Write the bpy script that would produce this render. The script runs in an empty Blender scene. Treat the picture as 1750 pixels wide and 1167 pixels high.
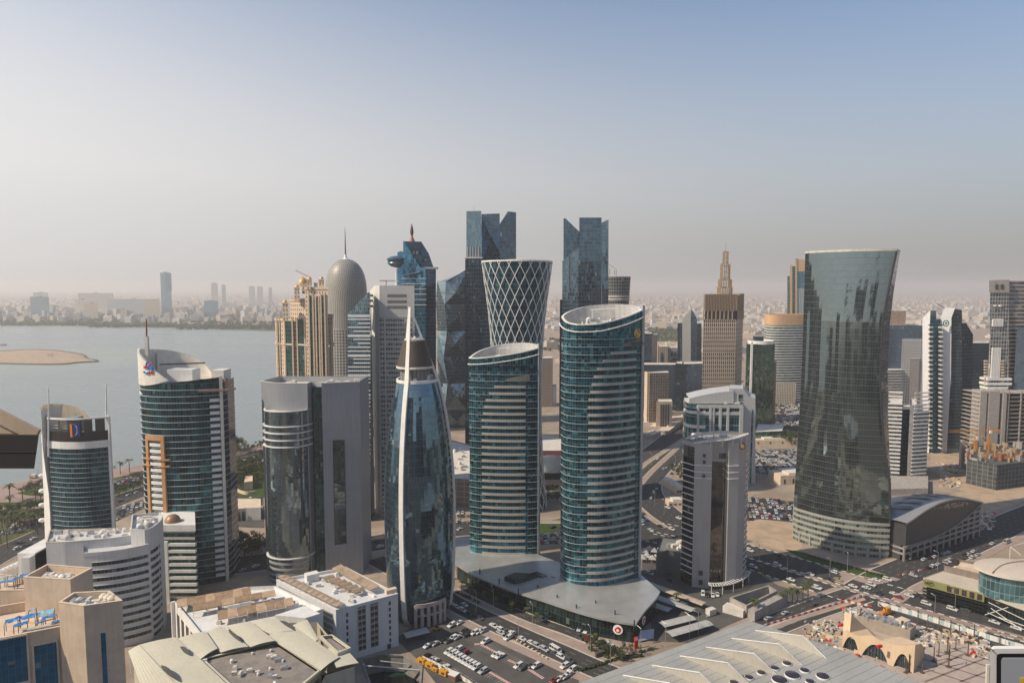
import bpy,bmesh,math,random
from mathutils import Vector,Matrix,noise
R = math.radians
rnd = random.Random(7)
SC = bpy.context.scene
COL = SC.collection
# ------------------------------------------------------------------ camera
H = 165.0
FPX = 1750 * 24.0 / 36.0
CX,CY = 875.0,583.5
PITCH = math.atan((CY - 490.0) / FPX)
CP,SP = math.cos(PITCH),math.sin(PITCH)
cam = bpy.data.cameras.new('camera')
cam.lens = 24.0
cam.sensor_width = 36.0
cam.clip_start = 0.5
cam.clip_end = 60000.0
cam_o = bpy.data.objects.new('camera',cam)
COL.objects.link(cam_o)
cam_o.location = (0,0,H)
cam_o.rotation_euler = (math.pi / 2 - PITCH,0,0)
SC.camera = cam_o
# ------------------------------------------------------------------ sky and sun
SUN_AZ,SUN_EL = -18.0,42.0
sdir = Vector((-math.cos(R(SUN_EL)) * math.cos(R(SUN_AZ)),math.cos(R(SUN_EL)) * math.sin(R(SUN_AZ)),math.sin(R(SUN_EL))))
world = bpy.data.worlds.new('World')
SC.world = world
world.use_nodes = True
wn = world.node_tree.nodes
wl = world.node_tree.links
wn.clear()
sky = wn.new('ShaderNodeTexSky')
sky.sky_type = 'NISHITA'
sky.sun_disc = False
sky.sun_elevation = R(SUN_EL)
sky.sun_rotation = R(-90.0 + SUN_AZ)
sky.altitude = 0.0
sky.air_density = 1.0
sky.dust_density = 0.4
sky.ozone_density = 2.0
bg = wn.new('ShaderNodeBackground')
bg.inputs['Strength'].default_value = 0.14
wo = wn.new('ShaderNodeOutputWorld')
w_tc = wn.new('ShaderNodeTexCoord')
w_sep = wn.new('ShaderNodeSeparateXYZ')
wl.new(w_tc.outputs['Generated'],w_sep.inputs[0])
w_dot = wn.new('ShaderNodeVectorMath')
w_dot.operation = 'DOT_PRODUCT'
wl.new(w_tc.outputs['Generated'],w_dot.inputs[0])
w_dot.inputs[1].default_value = Vector((sdir.x,sdir.y,0)).normalized()
def wmath(op,a,b):
 x = wn.new('ShaderNodeMath')
 x.operation = op
 for i,v in enumerate((a,b)):
  if isinstance(v,float): x.inputs[i].default_value = v
  else: wl.new(v,x.inputs[i])
 return x.outputs[0]
def wmap(src,a,b,c,d,smooth=False):
 x = wn.new('ShaderNodeMapRange')
 if smooth: x.interpolation_type = 'SMOOTHSTEP'
 for k,v in (('From Min',a),('From Max',b),('To Min',c),('To Max',d)): x.inputs[k].default_value = v
 wl.new(src,x.inputs['Value'])
 return x.outputs[0]
w_el = wmath('SUBTRACT',w_sep.outputs[2],wmath('MULTIPLY',wmath('ADD',w_dot.outputs['Value'],.31),.13))
w_cover = wmap(w_el,.52,.06,.0,.97,True)
w_bright = wmath('MULTIPLY',wmap(w_dot.outputs['Value'],-1.0,1.0,.34,1.03),wmap(w_sep.outputs[2],.0,.15,.80,1.0))
w_sc = wn.new('ShaderNodeVectorMath')
w_sc.operation = 'SCALE'
w_sc.inputs[0].default_value = (7.4,7.22,7.12)
wl.new(w_bright,w_sc.inputs['Scale'])
w_mx = wn.new('ShaderNodeMix')
w_mx.data_type = 'RGBA'
wl.new(w_cover,w_mx.inputs[0])
wl.new(sky.outputs[0],w_mx.inputs[6])
wl.new(w_sc.outputs[0],w_mx.inputs[7])
wl.new(w_mx.outputs[2],bg.inputs[0])
wl.new(bg.outputs[0],wo.inputs[0])
sun = bpy.data.lights.new('sun','SUN')
sun.energy = 5.0
sun.angle = R(0.6)
sun.color = (1.0,0.86,0.67)
sun_o = bpy.data.objects.new('sun',sun)
COL.objects.link(sun_o)
sun_o.rotation_euler = sdir.to_track_quat('Z','Y').to_euler()
SC.view_settings.view_transform = 'Standard'
SC.view_settings.look = 'None'
SC.view_settings.gamma = 1.0
SC.view_settings.exposure = 0.0
SC.view_settings.use_curve_mapping = False
SC.cycles.use_denoising = True
SC.cycles.max_bounces = 7
SC.cycles.diffuse_bounces = 3
SC.cycles.glossy_bounces = 4
SC.cycles.volume_bounces = 1
SC.cycles.sample_clamp_indirect = 6.0
# ------------------------------------------------------------------ measuring: photograph -> place
def ray(px,py):
 a,b = (px - CX) / FPX,(CY - py) / FPX
 return Vector((a,CP + b * SP,-SP + b * CP))
def G(px,py,z=0.0):
 d = ray(px,py)
 t = (z - H) / d.z
 return (d.x * t,d.y * t)
def A(px,py,Y):
 d = ray(px,py)
 t = Y / d.y
 return Vector((d.x * t,Y,H + d.z * t))
def XX(px,Y,z):
 return (px - CX) / FPX * (Y * CP + (H - z) * SP)
def ZZ(py,Y):
 return A(CX,py,Y).z
def bk_(p,d):
 return (p[0] * (p[1] + d) / p[1],p[1] + d)
# ------------------------------------------------------------------ materials
MATS = {}
def node_mat(name):
 m = bpy.data.materials.new(name)
 m.use_nodes = True
 nt = m.node_tree
 return m,nt.nodes,nt.links,nt.nodes['Principled BSDF']
def mth(n,l,op,a,b=None,c=None):
 x = n.new('ShaderNodeMath')
 x.operation = op
 for i,s in enumerate((a,b,c)):
  if s is None: continue
  if isinstance(s,(int,float)): x.inputs[i].default_value = s
  else: l.new(s,x.inputs[i])
 return x.outputs[0]
def mixc(n,l,f,a,b):
 x = n.new('ShaderNodeMix')
 x.data_type = 'RGBA'
 for i,s in ((0,f),(6,a),(7,b)):
  if isinstance(s,(int,float)): x.inputs[i].default_value = s
  elif isinstance(s,tuple): x.inputs[i].default_value = (s[0],s[1],s[2],1)
  else: l.new(s,x.inputs[i])
 return x.outputs[2]
def noise_fac(n,l,scale,detail=4,coord='Object',rough=.6):
 tc = n.new('ShaderNodeTexCoord')
 t = n.new('ShaderNodeTexNoise')
 t.inputs['Scale'].default_value = scale
 t.inputs['Detail'].default_value = detail
 t.inputs['Roughness'].default_value = rough
 l.new(tc.outputs[coord],t.inputs['Vector'])
 return t.outputs[0]
def plain(name,col,rough=.75,metal=0.0,scale=.35,amt=.22,fine=0.0,grid=None,spec=.4,emit=0,streak=.38):
 """Opaque surface with uneven wear; grid=(w, h, line, tone) rules panel joints along the UV metres."""
 if name in MATS: return MATS[name]
 m,n,l,p = node_mat(name)
 f = noise_fac(n,l,scale)
 lo = tuple(c * (1 - amt) for c in col)
 hi = tuple(min(1,c * (1 + amt * .8)) for c in col)
 mr = n.new('ShaderNodeMapRange')
 mr.inputs['From Min'].default_value = .32
 mr.inputs['From Max'].default_value = .68
 l.new(f,mr.inputs['Value'])
 c = mixc(n,l,mr.outputs[0],lo,hi)
 if fine:
  f2 = noise_fac(n,l,scale * 14,3)
  c = mixc(n,l,mth(n,l,'MULTIPLY',f2,fine),c,tuple(k * .45 for k in col))
 if streak and metal < .5:
  tc = n.new('ShaderNodeTexCoord'); mp = n.new('ShaderNodeMapping'); mp.inputs['Scale'].default_value = (.9,.9,.05); l.new(tc.outputs['Object'],mp.inputs['Vector'])
  t = n.new('ShaderNodeTexNoise'); t.inputs['Scale'].default_value = 1.0; t.inputs['Detail'].default_value = 5; t.inputs['Roughness'].default_value = .7; l.new(mp.outputs[0],t.inputs['Vector'])
  q = n.new('ShaderNodeMapRange'); q.inputs['From Min'].default_value = .5; q.inputs['From Max'].default_value = .75; q.inputs['To Max'].default_value = streak; l.new(t.outputs[0],q.inputs['Value'])
  c = mixc(n,l,q.outputs[0],c,tuple(k * .55 * t_ for k,t_ in zip(col,(1,.95,.88))))
 if grid:
  uv = n.new('ShaderNodeUVMap')
  s = n.new('ShaderNodeSeparateXYZ')
  l.new(uv.outputs[0],s.inputs[0])
  ms = []
  for ax,w in ((0,grid[0]),(1,grid[1])):
   if not w: continue
   fr = mth(n,l,'FRACT',mth(n,l,'DIVIDE',s.outputs[ax],w))
   ms.append(mth(n,l,'LESS_THAN',fr,grid[2] / w))
  g = ms[0] if len(ms) == 1 else mth(n,l,'MAXIMUM',ms[0],ms[1])
  c = mixc(n,l,mth(n,l,'MULTIPLY',g,.75),c,tuple(k * grid[3] for k in col))
 l.new(c,p.inputs['Base Color'])
 p.inputs['Roughness'].default_value = rough
 p.inputs['Metallic'].default_value = metal
 p.inputs['Specular IOR Level'].default_value = spec
 if emit:
  l.new(c,p.inputs['Emission Color'])
  p.inputs['Emission Strength'].default_value = emit
 MATS[name] = m
 return m
def facade(name,wall,glass,pw,ph,ww=.94,wh=.96,gm=.7,tilt=.010,var=.5,blind=.10,rough=.05,wrough=.55,wave=.0,blindc=(.30,.32,.30)):
 """Curtain wall: panes of glass pw x ph metres (UV), each tilted a hair so that reflections break up; frame or wall between."""
 if name in MATS: return MATS[name]
 m,n,l,p = node_mat(name)
 uv = n.new('ShaderNodeUVMap')
 s = n.new('ShaderNodeSeparateXYZ')
 l.new(uv.outputs[0],s.inputs[0])
 du = mth(n,l,'DIVIDE',s.outputs[0],pw)
 dv = mth(n,l,'DIVIDE',s.outputs[1],ph)
 fu,fv = mth(n,l,'FRACT',du),mth(n,l,'FRACT',dv)
 mu = mth(n,l,'LESS_THAN',mth(n,l,'ABSOLUTE',mth(n,l,'SUBTRACT',fu,.5)),ww / 2)
 mv = mth(n,l,'LESS_THAN',mth(n,l,'ABSOLUTE',mth(n,l,'SUBTRACT',fv,.5)),wh / 2)
 mask = mth(n,l,'MULTIPLY',mu,mv)
 cb = n.new('ShaderNodeCombineXYZ')
 l.new(mth(n,l,'FLOOR',du),cb.inputs[0])
 l.new(mth(n,l,'FLOOR',dv),cb.inputs[1])
 oi = n.new('ShaderNodeObjectInfo')
 l.new(mth(n,l,'MULTIPLY',oi.outputs['Random'],97.0),cb.inputs[2])
 wnz = n.new('ShaderNodeTexWhiteNoise')
 wnz.noise_dimensions = '3D'
 l.new(cb.outputs[0],wnz.inputs['Vector'])
 lo = tuple(c * (1 - var) for c in glass)
 hi = tuple(min(1,c * (1 + var)) for c in glass)
 gc = mixc(n,l,wnz.outputs['Value'],lo,hi)
 sp = n.new('ShaderNodeSeparateColor')
 l.new(wnz.outputs['Color'],sp.inputs[0])
 isb = mth(n,l,'LESS_THAN',sp.outputs[1],blind)
 bl = mth(n,l,'MULTIPLY',isb,mth(n,l,'LESS_THAN',sp.outputs[2],fv))
 gc = mixc(n,l,mth(n,l,'MULTIPLY',bl,.55),gc,blindc)
 f = noise_fac(n,l,.12)
 wc = mixc(n,l,f,tuple(c * .75 for c in wall),tuple(min(1,c * 1.15) for c in wall))
 l.new(mixc(n,l,mask,wc,gc),p.inputs['Base Color'])
 gmv = mth(n,l,'MULTIPLY',mask,mth(n,l,'SUBTRACT',gm,mth(n,l,'MULTIPLY',bl,gm * .5)))
 l.new(gmv,p.inputs['Metallic'])
 rr = n.new('ShaderNodeMix')
 l.new(mask,rr.inputs[0])
 rr.inputs[2].default_value = wrough
 rr.inputs[3].default_value = rough
 l.new(rr.outputs[0],p.inputs['Roughness'])
 geo = n.new('ShaderNodeNewGeometry')
 v1 = n.new('ShaderNodeVectorMath'); v1.operation = 'SUBTRACT'
 l.new(wnz.outputs['Color'],v1.inputs[0]); v1.inputs[1].default_value = (.5,.5,.5)
 v2 = n.new('ShaderNodeVectorMath'); v2.operation = 'SCALE'
 l.new(v1.outputs[0],v2.inputs[0])
 l.new(mth(n,l,'MULTIPLY',mask,tilt * 2),v2.inputs['Scale'])
 v3 = n.new('ShaderNodeVectorMath'); v3.operation = 'ADD'
 l.new(geo.outputs['Normal'],v3.inputs[0]); l.new(v2.outputs[0],v3.inputs[1])
 src = v3.outputs[0]
 if wave:
  tc = n.new('ShaderNodeTexCoord')
  t = n.new('ShaderNodeTexNoise'); t.inputs['Scale'].default_value = .13; t.inputs['Detail'].default_value = 3
  l.new(tc.outputs['Object'],t.inputs['Vector'])
  a1 = n.new('ShaderNodeVectorMath'); a1.operation = 'SUBTRACT'
  l.new(t.outputs['Color'],a1.inputs[0]); a1.inputs[1].default_value = (.5,.5,.5)
  a2 = n.new('ShaderNodeVectorMath'); a2.operation = 'SCALE'
  l.new(a1.outputs[0],a2.inputs[0]); a2.inputs['Scale'].default_value = wave
  a3 = n.new('ShaderNodeVectorMath'); a3.operation = 'ADD'
  l.new(src,a3.inputs[0]); l.new(a2.outputs[0],a3.inputs[1])
  src = a3.outputs[0]
 v4 = n.new('ShaderNodeVectorMath'); v4.operation = 'NORMALIZE'
 l.new(src,v4.inputs[0])
 l.new(v4.outputs[0],p.inputs['Normal'])
 MATS[name] = m
 return m
# ------------------------------------------------------------------ mesh collecting
class MB:
 def __init__(s):
  s.v,s.f,s.uv,s.mi = [],[],[],[]
 def face(s,pts,m=0,uvs=None):
  i = len(s.v)
  s.v.extend([tuple(p) for p in pts])
  s.f.append(tuple(range(i,i + len(pts))))
  if uvs is None:
   a,b = Vector(pts[0]),Vector(pts[1])
   c = Vector(pts[-1])
   nn = (b - a).cross(c - a)
   if nn.length and abs(nn.normalized().z) > .7:
    uvs = [(p[0],p[1]) for p in pts]
   else:
    e = Vector((b.x - a.x,b.y - a.y,0))
    e = e.normalized() if e.length > 1e-6 else Vector((1,0,0))
    uvs = [(p[0] * e.x + p[1] * e.y,p[2]) for p in pts]
  s.uv.extend(uvs)
  s.mi.append(m)
 def wall(s,poly,z0,z1,closed=True,m=0,u0=0.0):
  """upright walls along a plan outline (counter-clockwise); z0 / z1 may be lists, one value per corner."""
  n = len(poly)
  u = u0
  for i in range(n if closed else n - 1):
   j = (i + 1) % n
   a,b = poly[i],poly[j]
   L = math.hypot(b[0] - a[0],b[1] - a[1])
   za,zb = (z0[i],z0[j]) if isinstance(z0,(list,tuple)) else (z0,z0)
   ya,yb = (z1[i],z1[j]) if isinstance(z1,(list,tuple)) else (z1,z1)
   s.face([(a[0],a[1],za),(b[0],b[1],zb),(b[0],b[1],yb),(a[0],a[1],ya)],m,[(u,za),(u + L,zb),(u + L,yb),(u,ya)])
   u += L
 def cap(s,poly,z,m=0,down=False):
  zz = z if isinstance(z,(list,tuple)) else [z] * len(poly)
  pts = [(p[0],p[1],q) for p,q in zip(poly,zz)]
  if down: pts.reverse()
  s.face(pts,m,[(p[0],p[1]) for p in pts])
 def prism(s,poly,z0,z1,m=0,mt=None,bottom=False):
  s.wall(poly,z0,z1,True,m)
  s.cap(poly,z1,m if mt is None else mt)
  if bottom: s.cap(poly,z0,m,True)
 def box(s,x0,x1,y0,y1,z0,z1,m=0,mt=None):
  s.prism([(x0,y0),(x1,y0),(x1,y1),(x0,y1)],z0,z1,m,mt,True)
 def obox(s,c,ax,hx,hy,z0,z1,m=0,mt=None):
  ux,uy = math.cos(ax),math.sin(ax)
  P = [(c[0] + ux * a * hx - uy * b * hy,c[1] + uy * a * hx + ux * b * hy) for a,b in ((-1,-1),(1,-1),(1,1),(-1,1))]
  s.prism(P,z0,z1,m,mt,True)
 def ring(s,poly,z0,z1,off,m=0,closed=True,inner=0.0):
  """a band standing `off` proud of an outline"""
  o = offset(poly,off,closed)
  q = offset(poly,-inner,closed) if inner else poly
  n = len(poly)
  s.wall(o,z0,z1,closed,m)
  for i in range(n if closed else n - 1):
   j = (i + 1) % n
   s.face([(o[i][0],o[i][1],z1),(o[j][0],o[j][1],z1),(q[j][0],q[j][1],z1),(q[i][0],q[i][1],z1)],m)
   s.face([(q[i][0],q[i][1],z0),(q[j][0],q[j][1],z0),(o[j][0],o[j][1],z0),(o[i][0],o[i][1],z0)],m)
  if not closed:
   for k,fl in ((0,False),(n - 1,True)):
    pts = [(q[k][0],q[k][1],z0),(o[k][0],o[k][1],z0),(o[k][0],o[k][1],z1),(q[k][0],q[k][1],z1)]
    if fl: pts.reverse()
    s.face(pts,m)
 def tube(s,p0,p1,r,n=6,m=0,r1=None):
  p0,p1 = Vector(p0),Vector(p1)
  r1 = r if r1 is None else r1
  d = (p1 - p0)
  if d.length < 1e-6: return
  q = d.to_track_quat('Z','Y')
  a = [p0 + q @ Vector((math.cos(2 * math.pi * k / n) * r,math.sin(2 * math.pi * k / n) * r,0)) for k in range(n)]
  b = [p1 + q @ Vector((math.cos(2 * math.pi * k / n) * r1,math.sin(2 * math.pi * k / n) * r1,0)) for k in range(n)]
  for k in range(n):
   j = (k + 1) % n
   s.face([a[k],a[j],b[j],b[k]],m)
  s.face(b,m)
  s.face(a[::-1],m)
 def beam(s,p0,p1,w,h,m=0):
  """square bar between two points"""
  p0,p1 = Vector(p0),Vector(p1)
  q = (p1 - p0).to_track_quat('Z','Y')
  cs = [(-w / 2,-h / 2),(w / 2,-h / 2),(w / 2,h / 2),(-w / 2,h / 2)]
  a = [p0 + q @ Vector((x,y,0)) for x,y in cs]
  b = [p1 + q @ Vector((x,y,0)) for x,y in cs]
  for k in range(4):
   j = (k + 1) % 4
   s.face([a[k],a[j],b[j],b[k]],m)
  s.face(b,m)
  s.face(a[::-1],m)
 def loft(s,rings,closed=True,m=0,cap0=False,cap1=False):
  for i in range(len(rings) - 1):
   a,b = rings[i],rings[i + 1]
   n = len(a)
   u = 0.0
   for k in range(n if closed else n - 1):
    j = (k + 1) % n
    L = (Vector(a[j]) - Vector(a[k])).length
    s.face([a[k],a[j],b[j],b[k]],m,[(u,a[k][2]),(u + L,a[j][2]),(u + L,b[j][2]),(u,b[k][2])])
    u += L
  if cap0: s.face(list(reversed(rings[0])),m)
  if cap1: s.face(rings[-1],m)
 def lathe(s,c,prof,n=24,m=0,a0=0.0,a1=2 * math.pi,cap=True):
  full = abs(a1 - a0 - 2 * math.pi) < 1e-6
  k = n if full else n + 1
  rings = [[(c[0] + r * math.cos(a0 + (a1 - a0) * i / n),c[1] + r * math.sin(a0 + (a1 - a0) * i / n),z) for i in range(k)] for r,z in prof]
  s.loft(rings,full,m,False,cap and full and prof[-1][0] > .01)
 def mesh(s,name,mats,base=(0,0,0),smooth=False,weld=False):
  me = bpy.data.meshes.new(name)
  bx,by,bz = base
  me.from_pydata([(x - bx,y - by,z - bz) for x,y,z in s.v],[],s.f)
  ul = me.uv_layers.new(name='UVMap')
  flat = [c for u in s.uv for c in u]
  ul.data.foreach_set('uv',flat)
  for mm in (mats if isinstance(mats,(list,tuple)) else [mats]): me.materials.append(mm)
  me.polygons.foreach_set('material_index',s.mi)
  if weld or smooth:
   bm = bmesh.new(); bm.from_mesh(me)
   bmesh.ops.remove_doubles(bm,verts=bm.verts,dist=.002)
   bm.to_mesh(me); bm.free()
  if smooth:
   me.polygons.foreach_set('use_smooth',[True] * len(me.polygons))
   try: me.set_sharp_from_angle(angle=R(smooth if smooth is not True else 40))
   except Exception: pass
  me.update()
  return me
def offset(poly,d,closed=True):
 n = len(poly)
 out = []
 for i in range(n):
  a = poly[(i - 1) % n] if closed or i > 0 else None
  b = poly[i]
  c = poly[(i + 1) % n] if closed or i < n - 1 else None
  ns = []
  for p,q in ((a,b),(b,c)):
   if p is None or q is None: continue
   ex,ey = q[0] - p[0],q[1] - p[1]
   L = math.hypot(ex,ey)
   if L > 1e-6: ns.append((ey / L,-ex / L))
  nx,ny = sum(k[0] for k in ns),sum(k[1] for k in ns)
  L2 = math.hypot(nx,ny) or 1
  nx,ny = nx / L2,ny / L2
  cosv = max(.45,nx * ns[0][0] + ny * ns[0][1]) if ns else 1
  out.append((b[0] + nx * d / cosv,b[1] + ny * d / cosv))
 return out
def crv(pts,n=6,closed=False):
 """smooth curve through the points"""
 out = []
 N = len(pts)
 D = len(pts[0])
 for i in range(N if closed else N - 1):
  g = lambda k: pts[k % N] if closed else pts[max(0,min(N - 1,k))]
  p0,p1,p2,p3 = g(i - 1),g(i),g(i + 1),g(i + 2)
  for t in range(n):
   t /= n
   out.append(tuple(.5 * (2 * p1[k] + (p2[k] - p0[k]) * t + (2 * p0[k] - 5 * p1[k] + 4 * p2[k] - p3[k]) * t * t + (3 * p1[k] - p0[k] - 3 * p2[k] + p3[k]) * t ** 3) for k in range(D)))
 if not closed: out.append(tuple(pts[-1]))
 return out
def interp(tab,x):
 if x <= tab[0][0]: return tab[0][1]
 for (a,p),(b,q) in zip(tab,tab[1:]):
  if x <= b: return p + (q - p) * (x - a) / (b - a)
 return tab[-1][1]
# ------------------------------------------------------------------ objects
def tag(o,label=None,cat=None,group=None,kind=None):
 if label: o['label'] = label
 if cat: o['category'] = cat
 if group: o['group'] = group
 if kind: o['kind'] = kind
 return o
class Thing:
 """an Empty at a thing's base; parts are given in place coordinates"""
 def __init__(s,name,label,cat,loc,group=None):
  s.o = bpy.data.objects.new(name,None)
  COL.objects.link(s.o)
  s.o.empty_display_size = 1
  s.b = (loc[0],loc[1],loc[2] if len(loc) > 2 else 0.0)
  s.o.location = s.b
  tag(s.o,label,cat,group)
 def part(s,name,mb,mats,under=None,smooth=False,label=None):
  me = mb.mesh(name,mats,s.b,smooth)
  return s.rep(name,me,(0,0,0),under,label)
 def rep(s,name,me,off=(0,0,0),under=None,label=None):
  o = bpy.data.objects.new(name,me)
  COL.objects.link(o)
  o.parent = under or s.o
  o.location = off
  if label: o['label'] = label
  return o
def single(name,mb,mats,label=None,cat=None,group=None,kind=None,smooth=False,loc=None):
 base = loc or (0,0,0)
 o = bpy.data.objects.new(name,mb.mesh(name,mats,base,smooth))
 o.location = base
 COL.objects.link(o)
 return tag(o,label,cat,group,kind)
ORD = 'first second third fourth fifth sixth seventh eighth ninth tenth eleventh twelfth thirteenth fourteenth fifteenth sixteenth seventeenth eighteenth nineteenth twentieth'.split()
def nth(i):
 if i < 20: return ORD[i]
 t = ['','','twenty','thirty','forty','fifty','sixty','seventy','eighty','ninety'][(i + 1) // 10 % 10]
 return t + ('-' + ORD[(i + 1) % 10 - 1] if (i + 1) % 10 else 'th')
white = plain('white_panel',(.72,.71,.68),.5,amt=.10,scale=.2)
offwhite = plain('off_white_render',(.62,.58,.52),.7,amt=.14,scale=.2)
greyp = plain('grey_panel',(.34,.35,.36),.5,amt=.10,scale=.15,grid=(1.5,3.6,.06,.45))
concrete = plain('concrete',(.36,.33,.30),.85,amt=.25,fine=.2)
darkm = plain('dark_metal',(.05,.055,.06),.5,amt=.2)
steel = plain('steel',(.50,.51,.52),.35,.6,amt=.1)
beige = plain('beige_stone',(.62,.49,.37),.8,amt=.12,scale=.25,grid=(1.2,.8,.03,.8))
sandst = plain('sand_render',(.64,.51,.38),.8,amt=.12,scale=.3)
# ================================================================== ground, water, roads
def ground_mat(name,a,b,c,s1=.004,s2=.05,rough=.95):
 m,n,l,p = node_mat(name)
 f1,f2,f3 = noise_fac(n,l,s1,6),noise_fac(n,l,s2,5),noise_fac(n,l,s2 * 12,3)
 x = mixc(n,l,f1,a,b)
 mr = n.new('ShaderNodeMapRange')
 mr.inputs['From Min'].default_value = .42; mr.inputs['From Max'].default_value = .62
 l.new(f2,mr.inputs['Value'])
 x = mixc(n,l,mr.outputs[0],x,c)
 x = mixc(n,l,mth(n,l,'MULTIPLY',f3,.45),x,tuple(k * .55 for k in a))
 l.new(x,p.inputs['Base Color'])
 p.inputs['Roughness'].default_value = rough
 p.inputs['Specular IOR Level'].default_value = .15
 return m
m_ground = ground_mat('city_ground',(.34,.26,.19),(.22,.19,.16),(.40,.32,.25))
m_sand = ground_mat('sand',(.52,.38,.26),(.44,.33,.24),(.34,.27,.20),.02,.09)
m_asph = ground_mat('asphalt',(.050,.050,.052),(.075,.073,.072),(.060,.058,.057),.03,.12)
m_lot = ground_mat('old_asphalt',(.10,.095,.09),(.14,.13,.12),(.085,.08,.078),.03,.10)
m_pave = ground_mat('paving',(.36,.28,.24),(.30,.24,.21),(.40,.31,.26),.03,.2)
m_prom = ground_mat('pink_paving',(.34,.24,.21),(.30,.22,.20),(.38,.28,.25),.02,.08)
m_grass = ground_mat('lawn_grass',(.055,.085,.022),(.09,.10,.035),(.13,.11,.05),.03,.25)
m_lawn = ground_mat('watered_grass',(.035,.075,.015),(.05,.09,.02),(.06,.085,.025),.05,.4)
m_mark = plain('road_paint',(.36,.355,.34),.7,amt=.2,scale=1.5)
m_kerbw = plain('kerb_concrete',(.50,.45,.39),.8,amt=.15,scale=1)
far_sh = [(-900,551),(-300,553),(0,556),(150,558),(300,561),(470,566),(600,570),(740,576)]
near_sh = [(766,582),(760,596),(700,632),(640,668),(560,712),(450,757),(395,768),(300,786),(240,797),(190,801),(70,816),(0,831),(-150,872),(-500,1010)]
shore = crv([G(*p) for p in far_sh],4) + crv([G(*p) for p in near_sh],4)
land = [(-26000,-6000),(26000,-6000),(26000,26000),(-26000,26000),(-26000,shore[0][1] + 200)] + shore + [(-26000,shore[-1][1] - 150)]
mb = MB()
from mathutils.geometry import tessellate_polygon
PIT = [G(618,1127),G(656,1119),G(689,1121),G(720,1140),G(716,1186),G(640,1190)]
if sum(a[0] * b[1] - b[0] * a[1] for a,b in zip(PIT,PIT[1:] + PIT[:1])) < 0: PIT = PIT[::-1]
n_land = len(land)
tess = tessellate_polygon([[Vector((p[0],p[1],0)) for p in land],[Vector((p[0],p[1],0)) for p in PIT[::-1]]])
land = land + PIT[::-1]
for t in tess:
 pts = [(land[i][0],land[i][1],0) for i in t]
 a,b,c = [Vector(q) for q in pts]
 if (b - a).cross(c - a).z < 0: pts.reverse()
 mb.face(pts,0,[(q[0],q[1]) for q in pts])
gr = single('ground',mb,m_ground,kind='structure')
mb = MB()
for a,b in zip(shore,shore[1:]):
 mb.face([(b[0],b[1],-2.5),(a[0],a[1],-2.5),(a[0],a[1],0),(b[0],b[1],0)])
 mb.face([(a[0],a[1],-2.5),(b[0],b[1],-2.5),(b[0],b[1],0),(a[0],a[1],0)])
single('sea_wall',mb,plain('sea_wall_stone',(.20,.17,.15),.9),kind='structure')
m,n,l,p = node_mat('bay_water')
tc = n.new('ShaderNodeTexCoord')
mp = n.new('ShaderNodeMapping'); mp.inputs['Scale'].default_value = (.6,1.6,1)
l.new(tc.outputs['Object'],mp.inputs['Vector'])
w1 = n.new('ShaderNodeTexNoise'); w1.inputs['Scale'].default_value = .16; w1.inputs['Detail'].default_value = 8; w1.inputs['Roughness'].default_value = .68
l.new(mp.outputs[0],w1.inputs['Vector'])
bp = n.new('ShaderNodeBump'); bp.inputs['Strength'].default_value = .55; bp.inputs['Distance'].default_value = 1.2
l.new(w1.outputs[0],bp.inputs['Height'])
l.new(bp.outputs[0],p.inputs['Normal'])
w2 = noise_fac(n,l,.0032,5)
mp2 = n.new('ShaderNodeMapping'); mp2.inputs['Scale'].default_value = (.0016,.010,1)
l.new(tc.outputs['Object'],mp2.inputs['Vector'])
w3 = n.new('ShaderNodeTexNoise'); w3.inputs['Scale'].default_value = 1.0; w3.inputs['Detail'].default_value = 5
l.new(mp2.outputs[0],w3.inputs['Vector'])
c = mixc(n,l,w2,(.15,.19,.195),(.21,.25,.245))
c = mixc(n,l,mth(n,l,'MULTIPLY',w3.outputs[0],.85),c,(.25,.285,.29))
ic = G(70,612)
vm = n.new('ShaderNodeVectorMath'); vm.operation = 'SUBTRACT'
l.new(tc.outputs['Object'],vm.inputs[0]); vm.inputs[1].default_value = (ic[0],ic[1] - 20,-1.2)
sx = n.new('ShaderNodeVectorMath'); sx.operation = 'MULTIPLY'; l.new(vm.outputs[0],sx.inputs[0]); sx.inputs[1].default_value = (1,1.05,0)
ln = n.new('ShaderNodeVectorMath'); ln.operation = 'LENGTH'; l.new(sx.outputs[0],ln.inputs[0])
mr = n.new('ShaderNodeMapRange'); mr.inputs['From Min'].default_value = 330; mr.inputs['From Max'].default_value = 140; mr.inputs['To Max'].default_value = .55
l.new(mth(n,l,'ADD',ln.outputs['Value'],mth(n,l,'MULTIPLY',mth(n,l,'SUBTRACT',w2,.5),260.0)),mr.inputs['Value'])
c = mixc(n,l,mr.outputs[0],c,(.27,.33,.25))
l.new(c,p.inputs['Base Color'])
rrw = n.new('ShaderNodeMapRange'); rrw.inputs['To Min'].default_value = .16; rrw.inputs['To Max'].default_value = .42
l.new(w3.outputs[0],rrw.inputs['Value'])
l.new(rrw.outputs[0],p.inputs['Roughness'])
p.inputs['IOR'].default_value = 1.33
m_water = m
mb = MB()
mb.face([(-26000,300,-1.2),(1500,300,-1.2),(1500,4200,-1.2),(-26000,4200,-1.2)])
single('water',mb,m_water,kind='structure')
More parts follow.
